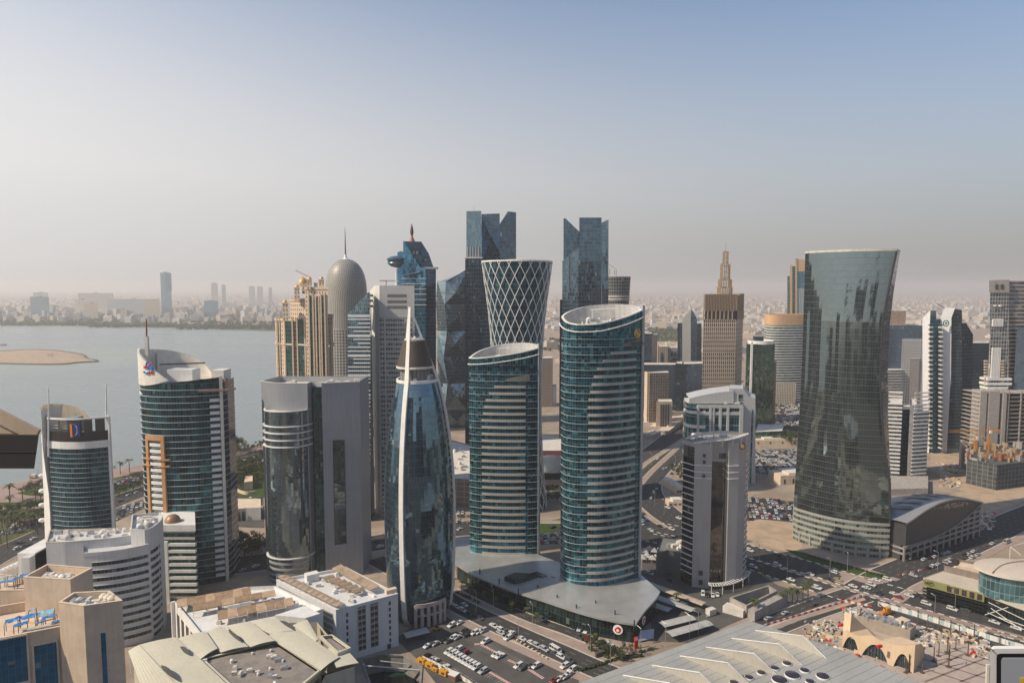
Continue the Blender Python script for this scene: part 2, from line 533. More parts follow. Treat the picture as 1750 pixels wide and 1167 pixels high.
def island():
 out = [(-70,612),(-30,603),(20,599),(60,597.5),(95,599),(125,603),(143,607),(148,612),(160,614.5),(166,617),(150,618),(128,619.5),(110,621.5),(70,622),(20,621),(-40,619)]
 o = crv([G(*q) for q in out],4,True)[::-1]
 if sum(a[0] * b[1] - b[0] * a[1] for a,b in zip(o,o[1:] + o[:1])) < 0: o = o[::-1]
 cx,cy = sum(q[0] for q in o) / len(o),sum(q[1] for q in o) / len(o)
 rings = []
 for k,(f,z) in enumerate(((1.0,-2),(.985,.3),(.95,1.0),(.7,2.2),(.4,3.2),(.15,3.6))):
  rings.append([(cx + (q[0] - cx) * (f + .035 * noise.noise((q[0] * .05,q[1] * .05,0))),cy + (q[1] - cy) * f,z + (noise.noise((q[0] * .02,q[1] * .02,k)) * .8 if k > 2 else 0)) for q in o])
 b = MB(); b.loft(rings,True,0,False,True)
 T = Thing('sand_island','low bare sand island with a dark rocky rim in the bay','island',(cx,cy,0))
 T.part('sand_mound',b,m_sand,smooth=60)
 b = MB()
 b.ring(o,-2,.9,3.0,inner=1.5)
 T.part('rock_rim',b,plain('wet_rock',(.10,.085,.075),.9,amt=.4,scale=.2))
 for k in range(14):
  b = MB()
  q = G(80 + rnd.random() * 18,607 + rnd.random() * 6)
  b.lathe(q,[(.3,1.5),(1.2 + rnd.random(),2.4),(1.4,3.4),(.3,4.2 + rnd.random())],7)
  T.part('bush',b,plain('dry_scrub',(.09,.08,.05),.9))
island()
ZL = [0.02]
def sheet(name,px,mat,z=None,kind='structure',world=False,label=None):
 pts = px if world else [G(*q) for q in px]
 if sum(a[0] * b[1] - b[0] * a[1] for a,b in zip(pts,pts[1:] + pts[:1])) < 0: pts = pts[::-1]
 z = z if z is not None else .03
 b = MB()
 for t in tessellate_polygon([[Vector((q[0],q[1],0)) for q in pts]]):
  f = [(pts[i][0],pts[i][1],z) for i in t]
  va,vb,vc = [Vector(q) for q in f]
  if (vb - va).cross(vc - va).z < 0: f.reverse()
  b.face(f,0,[(q[0],q[1]) for q in f])
 return single(name,b,mat,kind=kind)
def ribbon(line,w0,w1,z):
 L = offset(line,w0,False); Rr = offset(line,w1,False)
 return L,Rr
m,n,l,p = node_mat('painted_kerb')
uv = n.new('ShaderNodeUVMap'); s_ = n.new('ShaderNodeSeparateXYZ'); l.new(uv.outputs[0],s_.inputs[0])
fr = mth(n,l,'LESS_THAN',mth(n,l,'FRACT',mth(n,l,'DIVIDE',s_.outputs[0],5.0)),.55)
l.new(mixc(n,l,fr,(.06,.055,.05),(.62,.60,.56)),p.inputs['Base Color'])
p.inputs['Roughness'].default_value = .8
m_bw = m
def road(name,px,width,lanes=4,z=.09,kerb=(1,1),kmat=None,pave=0.0,centre=None,mat=None):
 """carriageway with raised kerbs, lane lines and, if asked, a pavement strip beside it"""
 line = crv([G(*q) for q in px],6)
 line = line[::-1] if False else line
 a,c = offset(line,width / 2,False),offset(line,-width / 2,False)
 b = MB()
 for i in range(len(line) - 1):
  b.face([(c[i][0],c[i][1],z),(a[i][0],a[i][1],z),(a[i + 1][0],a[i + 1][1],z),(c[i + 1][0],c[i + 1][1],z)],0)
 o = single(name,b,mat or m_asph,kind='structure')
 for side,k in ((1,kerb[0]),(-1,kerb[1])):
  if not k: continue
  e = offset(line,side * (width / 2 + .0),False)
  f = offset(line,side * (width / 2 + .7),False)
  if side < 0: e,f = f,e
  b = MB()
  u = 0
  for i in range(len(line) - 1):
   L = math.hypot(e[i + 1][0] - e[i][0],e[i + 1][1] - e[i][1])
   for q0,q1,za,zb in (((e),(e),0,.22),(e,f,.22,.22),(f,f,.22,0)):
    pts = [(q0[i][0],q0[i][1],za),(q1[i][0],q1[i][1],zb),(q1[i + 1][0],q1[i + 1][1],zb),(q0[i + 1][0],q0[i + 1][1],za)]
    b.face(pts,0,[(u,0),(u,1),(u + L,1),(u + L,0)])
   u += L
  k_o = single('kerb',b,kmat or m_kerbw,kind='structure')
  k_o.parent = o
  if pave:
   g = offset(line,side * (width / 2 + .7),False); h = offset(line,side * (width / 2 + .7 + pave),False)
   if side < 0: g,h = h,g
   b = MB()
   for i in range(len(line) - 1):
    b.face([(g[i][0],g[i][1],.16),(h[i][0],h[i][1],.16),(h[i + 1][0],h[i + 1][1],.16),(g[i + 1][0],g[i + 1][1],.16)])
   single('pavement',b,m_pave,kind='structure')
 b = MB()
 acc = 0
 for k in range(1,lanes):
  off = -width / 2 + width * k / lanes
  q = offset(line,off,False)
  u = 0
  for i in range(len(q) - 1):
   s0 = Vector((q[i][0],q[i][1])); s1 = Vector((q[i + 1][0],q[i + 1][1]))
   L = (s1 - s0).length
   if L < .01: continue
   d = (s1 - s0) / L
   nn = Vector((-d.y,d.x)) * .075
   t = -(u % 9.0)
   while t < L:
    t0,t1 = max(t,0),min(t + 3.2,L)
    if t1 > t0:
     p0,p1 = s0 + d * t0,s0 + d * t1
     b.face([(p0.x + nn.x,p0.y + nn.y,z + .02),(p0.x - nn.x,p0.y - nn.y,z + .02),(p1.x - nn.x,p1.y - nn.y,z + .02),(p1.x + nn.x,p1.y + nn.y,z + .02)][::-1])
    t += 9.0
   u += L
 if b.f:
  mo = single('lane_markings',b,m_mark,kind='structure'); mo.parent = o
 return line
# --- promenade and parks along the bay
sheet('promenade',[(-200,905),(-150,874),(0,832),(70,817),(190,802),(300,787),(395,769),(450,758),(560,713),(575,728),(455,768),(395,780),(300,802),(240,812),(190,824),(75,846),(0,866),(-120,905)],m_prom,.03)
sheet('lawn',[(-80,878),(0,858),(36,858),(78,857),(78,866),(36,866),(0,866),(-80,890)],m_lawn,.06)
sheet('lawn',[(28,843),(38,839),(55,836),(78,838),(78,848),(45,846)],m_lawn,.06)
sheet('verge',[(0,872),(78,868),(78,905),(40,920),(0,942),(-60,965),(-60,880)],m_grass,.05)
sheet('lawn',[(188,842),(244,828),(244,840),(188,852)],m_lawn,.06)
sheet('lawn',[(188,818),(244,805),(244,812),(188,826)],m_grass,.06)
sheet('lawn',[(390,784),(450,768),(470,762),(470,776),(390,795)],m_lawn,.06)
sheet('lawn',[(388,812),(452,788),(470,790),(470,850),(388,850)],m_lawn,.06)
sheet('car_park',[(0,905),(30,890),(75,880),(75,893),(50,903),(0,921),(-40,930),(-40,915)],m_lot,.08)
sheet('car_park',[(188,826),(210,817),(244,814),(244,828),(188,842)],m_lot,.08)
sheet('car_park',[(188,872),(244,853),(248,868),(190,895)],m_lot,.05)
sheet('car_park',[(388,850),(450,850),(452,902),(388,900)],m_lot,.05)
road('road',[(-130,1010),(-60,980),(0,947),(75,914),(215,850),(393,793),(447,779),(560,746),(680,695),(760,640)],24,6,.09,centre=True)
# --- the avenue behind the towers, running to the junction
road('road',[(250,985),(400,966),(450,960),(540,947),(630,930),(784,904),(930,906),(1040,905)],26,6,.10,pave=6)
sheet('road_junction',[(1040,886),(1098,880),(1150,884),(1190,905),(1180,950),(1100,935),(1040,922)],m_asph,.095)
# --- the highway on the right, two carriageways
road('highway',[(1120,900),(1190,915),(1274,940),(1400,975),(1483,1001),(1609,1036),(1750,1077),(1830,1100)],19,5,.10,kmat=m_bw)
road('highway',[(1110,918),(1190,935),(1274,961),(1400,1003),(1490,1031),(1563,1055),(1640,1078),(1750,1108),(1820,1126)],14,4,.105,kmat=m_bw)
sheet('median',[(1440,1006),(1500,1018),(1580,1041),(1660,1062),(1750,1087),(1800,1100),(1800,1104),(1700,1081),(1600,1053),(1520,1030)],m_prom,.14)
# --- curved avenue climbing to the far district
road('road',[(1260,650),(1205,690),(1165,733),(1120,772),(1078,808),(1040,850)],26,6,.09,pave=5)
road('road',[(1262,690),(1215,735),(1172,766),(1128,797),(1106,825),(1110,850),(1136,876),(1170,898)],24,5,.11,pave=5)
sheet('median',[(1098,797),(1120,783),(1170,742),(1195,720),(1188,734),(1160,758),(1120,788),(1098,806)],m_grass,.13)
# --- street before the twin towers
road('road',[(640,955),(705,990),(745,1010),(775,1030),(850,1067),(900,1090),(960,1116),(1020,1143),(1085,1168)],13,4,.10,pave=5)
road('service_road',[(790,1002),(850,1032),(910,1058),(960,1075),(1010,1094)],6.5,2,.11)
# --- street past the exhibition hall
road('road',[(1210,1112),(1255,1086),(1310,1062),(1400,1029),(1455,1010)],8,2,.115,pave=3)
road('road',[(1200,1130),(1270,1100),(1330,1075),(1400,1048),(1480,1022)],8,2,.12)
# --- side street between the dark tower and the mall
road('road',[(1480,1012),(1520,988),(1580,962),(1660,925),(1750,884),(1840,850)],24,6,.125,pave=5)
# --- lots and yards
sheet('car_park',[(676,1092),(700,1072),(760,1050),(812,1062),(868,1082),(930,1108),(992,1138),(985,1150),(1000,1200),(820,1260),(745,1167),(712,1125)],m_lot,.06)
sheet('sand_lot',[(1268,890),(1300,884),(1365,893),(1372,940),(1360,945),(1330,940),(1300,930),(1268,918)],m_sand,.05)
sheet('car_park',[(1262,850),(1290,850),(1375,858),(1378,895),(1300,887),(1262,892)],m_lot,.055)
sheet('car_park',[(1290,768),(1380,766),(1380,815),(1320,812),(1280,806)],m_lot,.055)
sheet('car_park',[(1322,690),(1385,690),(1385,730),(1322,735)],m_lot,.055)
sheet('lawn',[(918,893),(960,886),(962,900),(940,910),(918,914)],m_lawn,.15)
sheet('pavement',[(1360,945),(1372,932),(1430,955),(1540,990),(1490,1000),(1440,985)],m_pave,.13)
sheet('lawn',[(1340,938),(1375,944),(1440,968),(1530,985),(1500,990),(1430,974),(1370,954)],m_lawn,.17)
sheet('sand_lot',[(1590,855),(1650,838),(1760,838),(1800,850),(1750,895),(1660,935),(1640,920)],m_sand,.05)
sheet('sand_lot',[(1590,740),(1750,720),(1800,800),(1750,838),(1640,838),(1590,800)],m_sand,.04)
sheet('plaza',[(1390,1060),(1450,1030),(1515,1040),(1600,1068),(1700,1096),(1780,1116),(1790,1200),(1560,1200),(1440,1120)],ground_mat('plaza_paving',(.44,.36,.31),(.50,.42,.36),(.38,.32,.28),.05,.3),.07)
sheet('yard',[(1100,905),(1165,930),(1290,975),(1330,1000),(1400,1020),(1300,1058),(1210,1100),(1120,1095),(1095,1000)],m_lot,.045)
sheet('sand_lot',[(840,1085),(925,1078),(1050,1098),(1125,1105),(1080,1135),(1040,1140)],m_pave,.05)
sheet('forecourt',[(770,985),(810,1005),(900,1050),(1000,1085),(1080,1110),(1080,1080),(900,1020),(790,960)],m_pave,.04)
sheet('sand_lot',[(1160,870),(1172,800),(1180,790),(1180,890)],m_sand,.07)
sheet('sand_lot',[(300,1008),(380,985),(450,978),(640,960),(650,985),(480,1010)],m_sand,.04)
# ================================================================== near towers
def zplane(p,o,z0,bx,by):
 return z0 + bx * (p[0] - o[0]) + by * (p[1] - o[1])
def text_mesh(txt,size,extrude=.05):
 cu = bpy.data.curves.new('lettering','FONT')
 cu.body = txt; cu.size = size; cu.extrude = extrude; cu.align_x = 'CENTER'
 o = bpy.data.objects.new('tmp_text',cu)
 COL.objects.link(o)
 dg = bpy.context.evaluated_depsgraph_get()
 me = bpy.data.meshes.new_from_object(o.evaluated_get(dg))
 bpy.data.objects.remove(o)
 return me
def put_text(T,txt,size,pos,rz,mat,name='lettering',under=None):
 me = text_mesh(txt,size)
 me.materials.clear(); me.materials.append(mat)
 o = T.rep(name,me,(pos[0] - T.b[0],pos[1] - T.b[1],pos[2] - T.b[2]),under)
 o.rotation_euler = (math.pi / 2,0,rz)
 return o
def sub_line(poly,i0,i1):
 return poly[i0:i1 + 1]
def along(line,s0,s1,n=10):
 """piece of an open plan line between two fractions of its length"""
 Ls = [0]
 for a,b in zip(line,line[1:]): Ls.append(Ls[-1] + math.hypot(b[0] - a[0],b[1] - a[1]))
 T = Ls[-1]
 out = []
 for k in range(n + 1):
  t = (s0 + (s1 - s0) * k / n) * T
  for i in range(len(line) - 1):
   if t <= Ls[i + 1] + 1e-9:
    f = (t - Ls[i]) / max(1e-9,Ls[i + 1] - Ls[i])
    out.append((line[i][0] + (line[i + 1][0] - line[i][0]) * f,line[i][1] + (line[i + 1][1] - line[i][1]) * f))
    break
 return out
def rooftop_plant(T,poly,z,n,seed,hmax=3.0,under=None,sc=1.0,mat=None):
 """air handlers, tanks and pipes on a roof, each one a part"""
 r = random.Random(seed)
 xs = [p[0] for p in poly]; ys = [p[1] for p in poly]
 def inside(x,y):
  c = False
  for (x1,y1),(x2,y2) in zip(poly,poly[1:] + poly[:1]):
   if (y1 > y) != (y2 > y) and x < (x2 - x1) * (y - y1) / (y2 - y1) + x1: c = not c
  return c
 k = tries = 0
 while k < n and tries < n * 20:
  tries += 1
  x,y = r.uniform(min(xs),max(xs)),r.uniform(min(ys),max(ys))
  if not inside(x,y): continue
  k += 1
  b = MB()
  ax = r.choice((0,.3,1.57))
  if r.random() < .75:
   hx,hy,h = r.uniform(.8,2.4) * sc,r.uniform(.6,1.5) * sc,r.uniform(1.0,hmax)
   b.obox((x,y),ax,hx,hy,z,z + h)
   b.obox((x,y),ax,hx * .7,hy * .7,z + h + .001,z + h + .25)
   T.part('air_handler',b,mat or (offwhite if r.random() < .6 else steel),under)
  else:
   rr = r.uniform(.7,1.4) * sc
   b.lathe((x,y),[(rr,z),(rr,z + rr * 1.6),(rr * .5,z + rr * 2),(.01,z + rr * 2.1)],10)
   T.part('water_tank',b,white,under,smooth=40)
teal = facade('teal_glass',(.10,.19,.22),(.017,.092,.130),1.45,3.9,.955,.97,.74,.006,.7,.20,blindc=(.10,.22,.24),wave=.01)
m_spand = plain('ribbed_spandrel',(.36,.345,.32),.55,amt=.1,grid=(1.45,0,.12,.6))
m_gold = plain('gold_emblem',(.85,.52,.12),.4,.3,amt=.2)
m_red = plain('red_sign',(.60,.02,.02),.5,amt=.05)
m_sign_dark = plain('dark_lettering',(.03,.035,.04),.5,amt=.05)
def twin(label,front,back,z0,rim,floors,pitch,band,short,fin_at,cut):
 """leaf-shaped glass tower: floor bands, ribbed spandrels, slanted open crown"""
 poly = front + back
 o = front[len(front) // 2]
 T = Thing('glass_twin_tower',label,'tower',(o[0],o[1],z0))
 zr = [rim(p) for p in poly]
 roof_z = z0 + floors * pitch
 g = MB(); g.wall(poly,z0,z0 + pitch)
 me_g = g.mesh('window_band',teal,T.b)
 r = MB(); r.ring(poly,z0,z0 + .16,.24)
 me_r = r.mesh('floor_ledge',plain('grey_ledge',(.46,.47,.47),.5,amt=.1),T.b)
 for k in range(floors):
  T.rep('window_band',me_g,(0,0,k * pitch))
  T.rep('floor_ledge',me_r,(0,0,k * pitch + .02))
 g = MB(); g.wall(poly,[roof_z] * len(poly),zr)
 crown = T.part('crown_glazing',g,teal)
 q = offset(poly,-.8)
 w = MB(); w.wall(q[::-1],roof_z - .6,zr[::-1])
 T.part('parapet_lining',w,plain('lining_panel',(.50,.49,.47),.7,amt=.15,grid=(2.4,0,.1,.6)))
 w = MB()
 oo = offset(poly,.25)
 for i in range(len(poly)):
  j = (i + 1) % len(poly)
  w.face([(oo[i][0],oo[i][1],zr[i]),(oo[j][0],oo[j][1],zr[j]),(q[j][0],q[j][1],zr[j]),(q[i][0],q[i][1],zr[i])])
  w.face([(oo[i][0],oo[i][1],zr[i] - .6),(oo[j][0],oo[j][1],zr[j] - .6),(oo[j][0],oo[j][1],zr[j]),(oo[i][0],oo[i][1],zr[i])])
 T.part('coping',w,white)
 w = MB(); w.cap(poly,roof_z - .5)
 T.part('roof',w,offwhite)
 fr = offset(front,1.3,False)
 w = MB()
 for a,b in zip(fr,fr[1:]):
  w.tube((a[0],a[1],rim(a) - 3.4),(b[0],b[1],rim(b) - 3.4),.28,6)
 rail = T.part('outrigger_rail',w,white)
 for k in range(0,len(front),3):
  w = MB(); w.beam((front[k][0],front[k][1],rim(front[k]) - 3.4),(fr[k][0],fr[k][1],rim(fr[k]) - 3.4),.2,.2)
  T.part('bracket',w,white,rail)
 for k in range(floors):
  z = z0 + k * pitch
  s0 = band[0]
  n_top = floors - k - 2
  if n_top < 0: continue
  if n_top < len(short): s0 = short[n_top]
  w = MB()
  line = along(front,s0,band[1],12)
  if n_top == 0 and cut:
   line = along(front,s0,min(.985,band[1] + .06),12)
   lo = [z + .1] * 13
   hi = [z + .3 + cut * 1.15 * (i / 12) ** .6 for i in range(13)]
   of = offset(line,.35,False)
   w.wall(of,lo,hi,False)
   w.wall(of[::-1],lo,hi[::-1],False)
  else:
   w.ring(line,z + .1,z + 1.45,.42,closed=False)
  T.part('spandrel',w,m_spand)
 w = MB()
 p = front[-1]
 w.obox((p[0] + .5,p[1] + .6),.5,.7,1.1,z0,rim(p) + 2.2)
 T.part('edge_fin',w,greyp)
 cx = sum(p[0] for p in poly) / len(poly); cy = sum(p[1] for p in poly) / len(poly)
 inner = [(cx + (p[0] - cx) * .55,cy + (p[1] - cy) * .5) for p in poly]
 w = MB()
 w.prism([(cx + (p[0] - cx) * .62 + 3,cy + (p[1] - cy) * .45 + 2) for p in poly],roof_z - .5,roof_z + 4.6)
 T.part('plant_room',w,white)
 rooftop_plant(T,inner,roof_z + 4.6,20,int(o[0]) + 5,1.8,sc=.7)
 w = MB()
 w.beam((cx - 4,cy,roof_z + 2),(cx - 4,cy,roof_z + 11),.5,.5)
 w.beam((cx - 5,cy,roof_z + 10.6),(cx + 9,cy - 2,roof_z + 11.6),.4,.5)
 T.part('gantry_crane',w,white)
 return T
def uvp(x0,y0): return lambda u,v: (x0 + u,y0 + v)
P = uvp(XX(960,347,70),341.0)
fr = crv([P(*q) for q in ((-.1,11),(.9,6.2),(3,2.6),(6.9,0))],3)[:-1] + crv([P(*q) for q in ((6.9,0),(13,-.9),(20,-.6),(31,4),(38.5,9),(41.2,11.5))],4)
bk = crv([P(*q) for q in ((41.2,11.5),(39,17),(29,21.5),(14,21.5),(4,16.5),(-.1,11))],4)[1:-1]
o_r = P(6.9,0)
rim_r = lambda p: 146.4 + .078 * (p[0] - o_r[0]) + .36 * (p[1] - o_r[1])
tw = twin('taller rounded teal glass twin tower with slanted crown and gold emblem',fr,bk,10.0,rim_r,34,3.9,(.38,.92),(.72,.60,.52,.46,.43,.41,.395),0,3.2)
def emblem_pts(): return [(math.cos(a) * (1.9 + .18 * math.cos(6 * a)),math.sin(a) * 2.3) for a in [2 * math.pi * k / 28 for k in range(28)]]
L = along(offset(fr,.25,False),.91,.93,2)
ang = math.atan2(L[-1][1] - L[0][1],L[-1][0] - L[0][0])
ec = A(1085,569,L[1][1])
w = MB()
ux,uy = math.cos(ang),math.sin(ang)
nx,ny = math.sin(ang),-math.cos(ang)
for s in range(7):
 a0 = s * math.pi / 7
 pts = []
 for k in range(13):
  t = k / 12 * math.pi
  rr = 2.1 * math.sin(t) if s else 2.1
  if s == 0: t = 2 * math.pi * k / 12
  x,zz = (rr * math.cos(t),rr * math.sin(t) * 1.15) if s == 0 else (1.9 * math.sin(t * 2) * .5 * math.cos(a0 * 2) - 1.5 * math.cos(t) * math.sin(a0),1.9 * math.cos(t) * math.cos(a0) + .9 * math.sin(t * 2) * math.sin(a0))
  pts.append((L[1][0] + ux * x + nx * .45,L[1][1] + uy * x + ny * .45,ec.z + zz))
 for a,b in zip(pts,pts[1:]): w.tube(a,b,.16,5)
tw.part('gold_emblem',w,m_gold,label='round gold interlaced emblem')
put_text(tw,'Alfardan',3.0,(L[1][0] - .6 + nx * 1.2,L[1][1] - .4 + ny * 1.2,ZZ(589.5,L[1][1])),ang,m_sign_dark,'sign_lettering')
P = uvp(XX(802,386,60),385.0)
fl = crv([P(*q) for q in ((0,5),(4,2.6),(11,.5),(20,-.6),(30,-.6),(37,.6),(39.3,1.6))],4)
bk = crv([P(*q) for q in ((39.3,1.6),(38.5,8),(31,15),(18,18.5),(6,14),(0,5))],4)[1:-1]
o_l = P(0,5)
rim_l = lambda p: 124.6 + .17 * (p[0] - o_l[0]) + .24 * (p[1] - o_l[1])
twin('shorter teal glass twin tower with slanted crown on the curved podium',fl,bk,10.0,rim_l,28,3.9,(.20,.82),(.52,.38,.31,.26,.24,.22),0,3.4)
# ---------------- podium of the twin towers
def podium():
 Rm = [G(x,y,10) for x,y in ((776,961),(792,971),(808,980),(842,995),(880,1010),(928,1026),(976,1043),(1024,1056),(1082,1066),(1088,1064),(1095,1055),(1102,1046),(1112,1036),(1122,1026),(1128,1016))]
 back = [G(x,y,10) for x,y in ((1095,985),(1000,975),(925,950),(870,925),(800,915),(777,922),(772,940))]
 poly = crv(Rm,2) + crv(back,2)
 T = Thing('podium_hall','low silver roofed podium with wavy edge below the teal twin towers','building',(*G(930,1030),0))
 inner = offset(poly,-1.8)
 w = MB(); w.wall(inner,0,9.2)
 T.part('glass_wall',w,facade('podium_glass',(.06,.075,.075),(.028,.060,.058),1.8,4.6,.95,.97,.7,.015,.6,.08))
 w = MB(); w.wall(offset(poly,-1.6),8.2,9.2)
 n = len(poly)
 cx = sum(p[0] for p in poly) / n; cy = sum(p[1] for p in poly) / n
 def zf(x,y,f):
  return 10 + (1 - f) * 2.0 + .9 * math.sin((x - cx) * .075 + 1.0) * (1 - f * .5) + (1.6 * max(0,(x - G(1060,1040,10)[0]) / 16) if x > G(1060,1040,10)[0] else 0)
 rings = []
 for f in (1.0,.93,.8,.6,.4,.2,.02):
  rings.append([(cx + (p[0] - cx) * f,cy + (p[1] - cy) * f,zf(cx + (p[0] - cx) * f,cy + (p[1] - cy) * f,f)) for p in poly])
 rf = MB(); rf.loft(rings,True)
 low = [(p[0],p[1],p[2] - .9) for p in rings[0]]
 rf.loft([low,rings[0]],True)
 rf.loft([[(q[0],q[1],9.0) for q in inner],low],True)
 for f_i in range(len(rf.uv)): pass
 rf.uv = [(v[0],v[1]) for v in rf.v]
 T.part('roof',rf,plain('silver_sheet',(.52,.52,.50),.38,.55,amt=.22,scale=.06,fine=.12,grid=(1.1,0,.07,.7)),smooth=35)
 for pts in (((862,986),(880,979),(915,981),(918,986),(897,990),(880,992)),((905,981),(917,977),(937,985),(927,987))):
  w = MB(); q = [G(x,y,12.2) for x,y in pts]
  if sum(a[0] * b[1] - b[0] * a[1] for a,b in zip(q,q[1:] + q[:1])) < 0: q = q[::-1]
  w.prism(q,10,12.6)
  T.part('skylight',w,plain('skylight_glass',(.03,.05,.05),.12,.3,grid=(2,2,.15,1.8)))
 for k in range(9):
  w = MB(); x,y = G(820 + k * 33,975 + k * 9 + (k % 3) * 8,11.5); w.lathe((x,y),[(.35,9),(.35,12.5),(.01,12.7)],8)
  T.part('roof_vent',w,darkm)
 for (sx,sy,rz,rr) in ((1051,1065,None,2.3),(1093,1063,1,2.0)):
  j = min(range(n),key=lambda i: (inner[i][0] - G(sx,sy + 18)[0]) ** 2 + (inner[i][1] - G(sx,sy + 18)[1]) ** 2)
  a,b = inner[j],inner[(j + 1) % n]
  an = math.atan2(b[1] - a[1],b[0] - a[0])
  c = Vector((inner[j][0],inner[j][1],6.0)) + Vector((math.sin(an),-math.cos(an),0)) * 1.2
  e1,e2 = Vector((math.cos(an),math.sin(an),0)),Vector((0,0,1))
  e3 = e1.cross(e2)
  def disc(r,d,sc=(1,1),drop=False,off=(0,0)):
   w = MB(); P_ = []
   for k in range(20):
    t = 2 * math.pi * k / 20
    x,z = math.cos(t) * r * sc[0] + off[0],math.sin(t) * r * sc[1] + off[1]
    if drop and math.sin(t) > .3: x += math.sin(t) * r * .25
    P_.append(c + e1 * x + e2 * z + e3 * d)
   Q_ = [q - e3 * .25 for q in P_]
   w.face(P_); w.loft([Q_,P_],True)
   return w
  sg = T.part('round_sign',disc(rr,.3),plain('sign_white',(.85,.85,.84),.4,amt=.03),label='round white sign with a red droplet mark')
  T.part('red_droplet',disc(rr * .62,.5,(1,1.0),True),m_red,sg)
  T.part('droplet_dot',disc(rr * .28,.62,(1,1),False,(0,-rr * .1)),MATS['sign_white'],sg)
 a,b = G(1086,1098,.2),G(1110,1083,.2)
 w = MB()
 w.face([(a[0] + 1,a[1],.6),(a[0] + 9,a[1] + 3,1.0),(b[0] + 2,b[1] - 1,3.4),(b[0] - 5,b[1] - 3,3.4)])
 w.face([(a[0] + 1,a[1],.7),(b[0] - 5,b[1] - 3,3.1),(b[0] + 2,b[1] - 1,3.1),(a[0] + 9,a[1] + 3,.7)])
 T.part('entrance_canopy',w,steel)
podium()
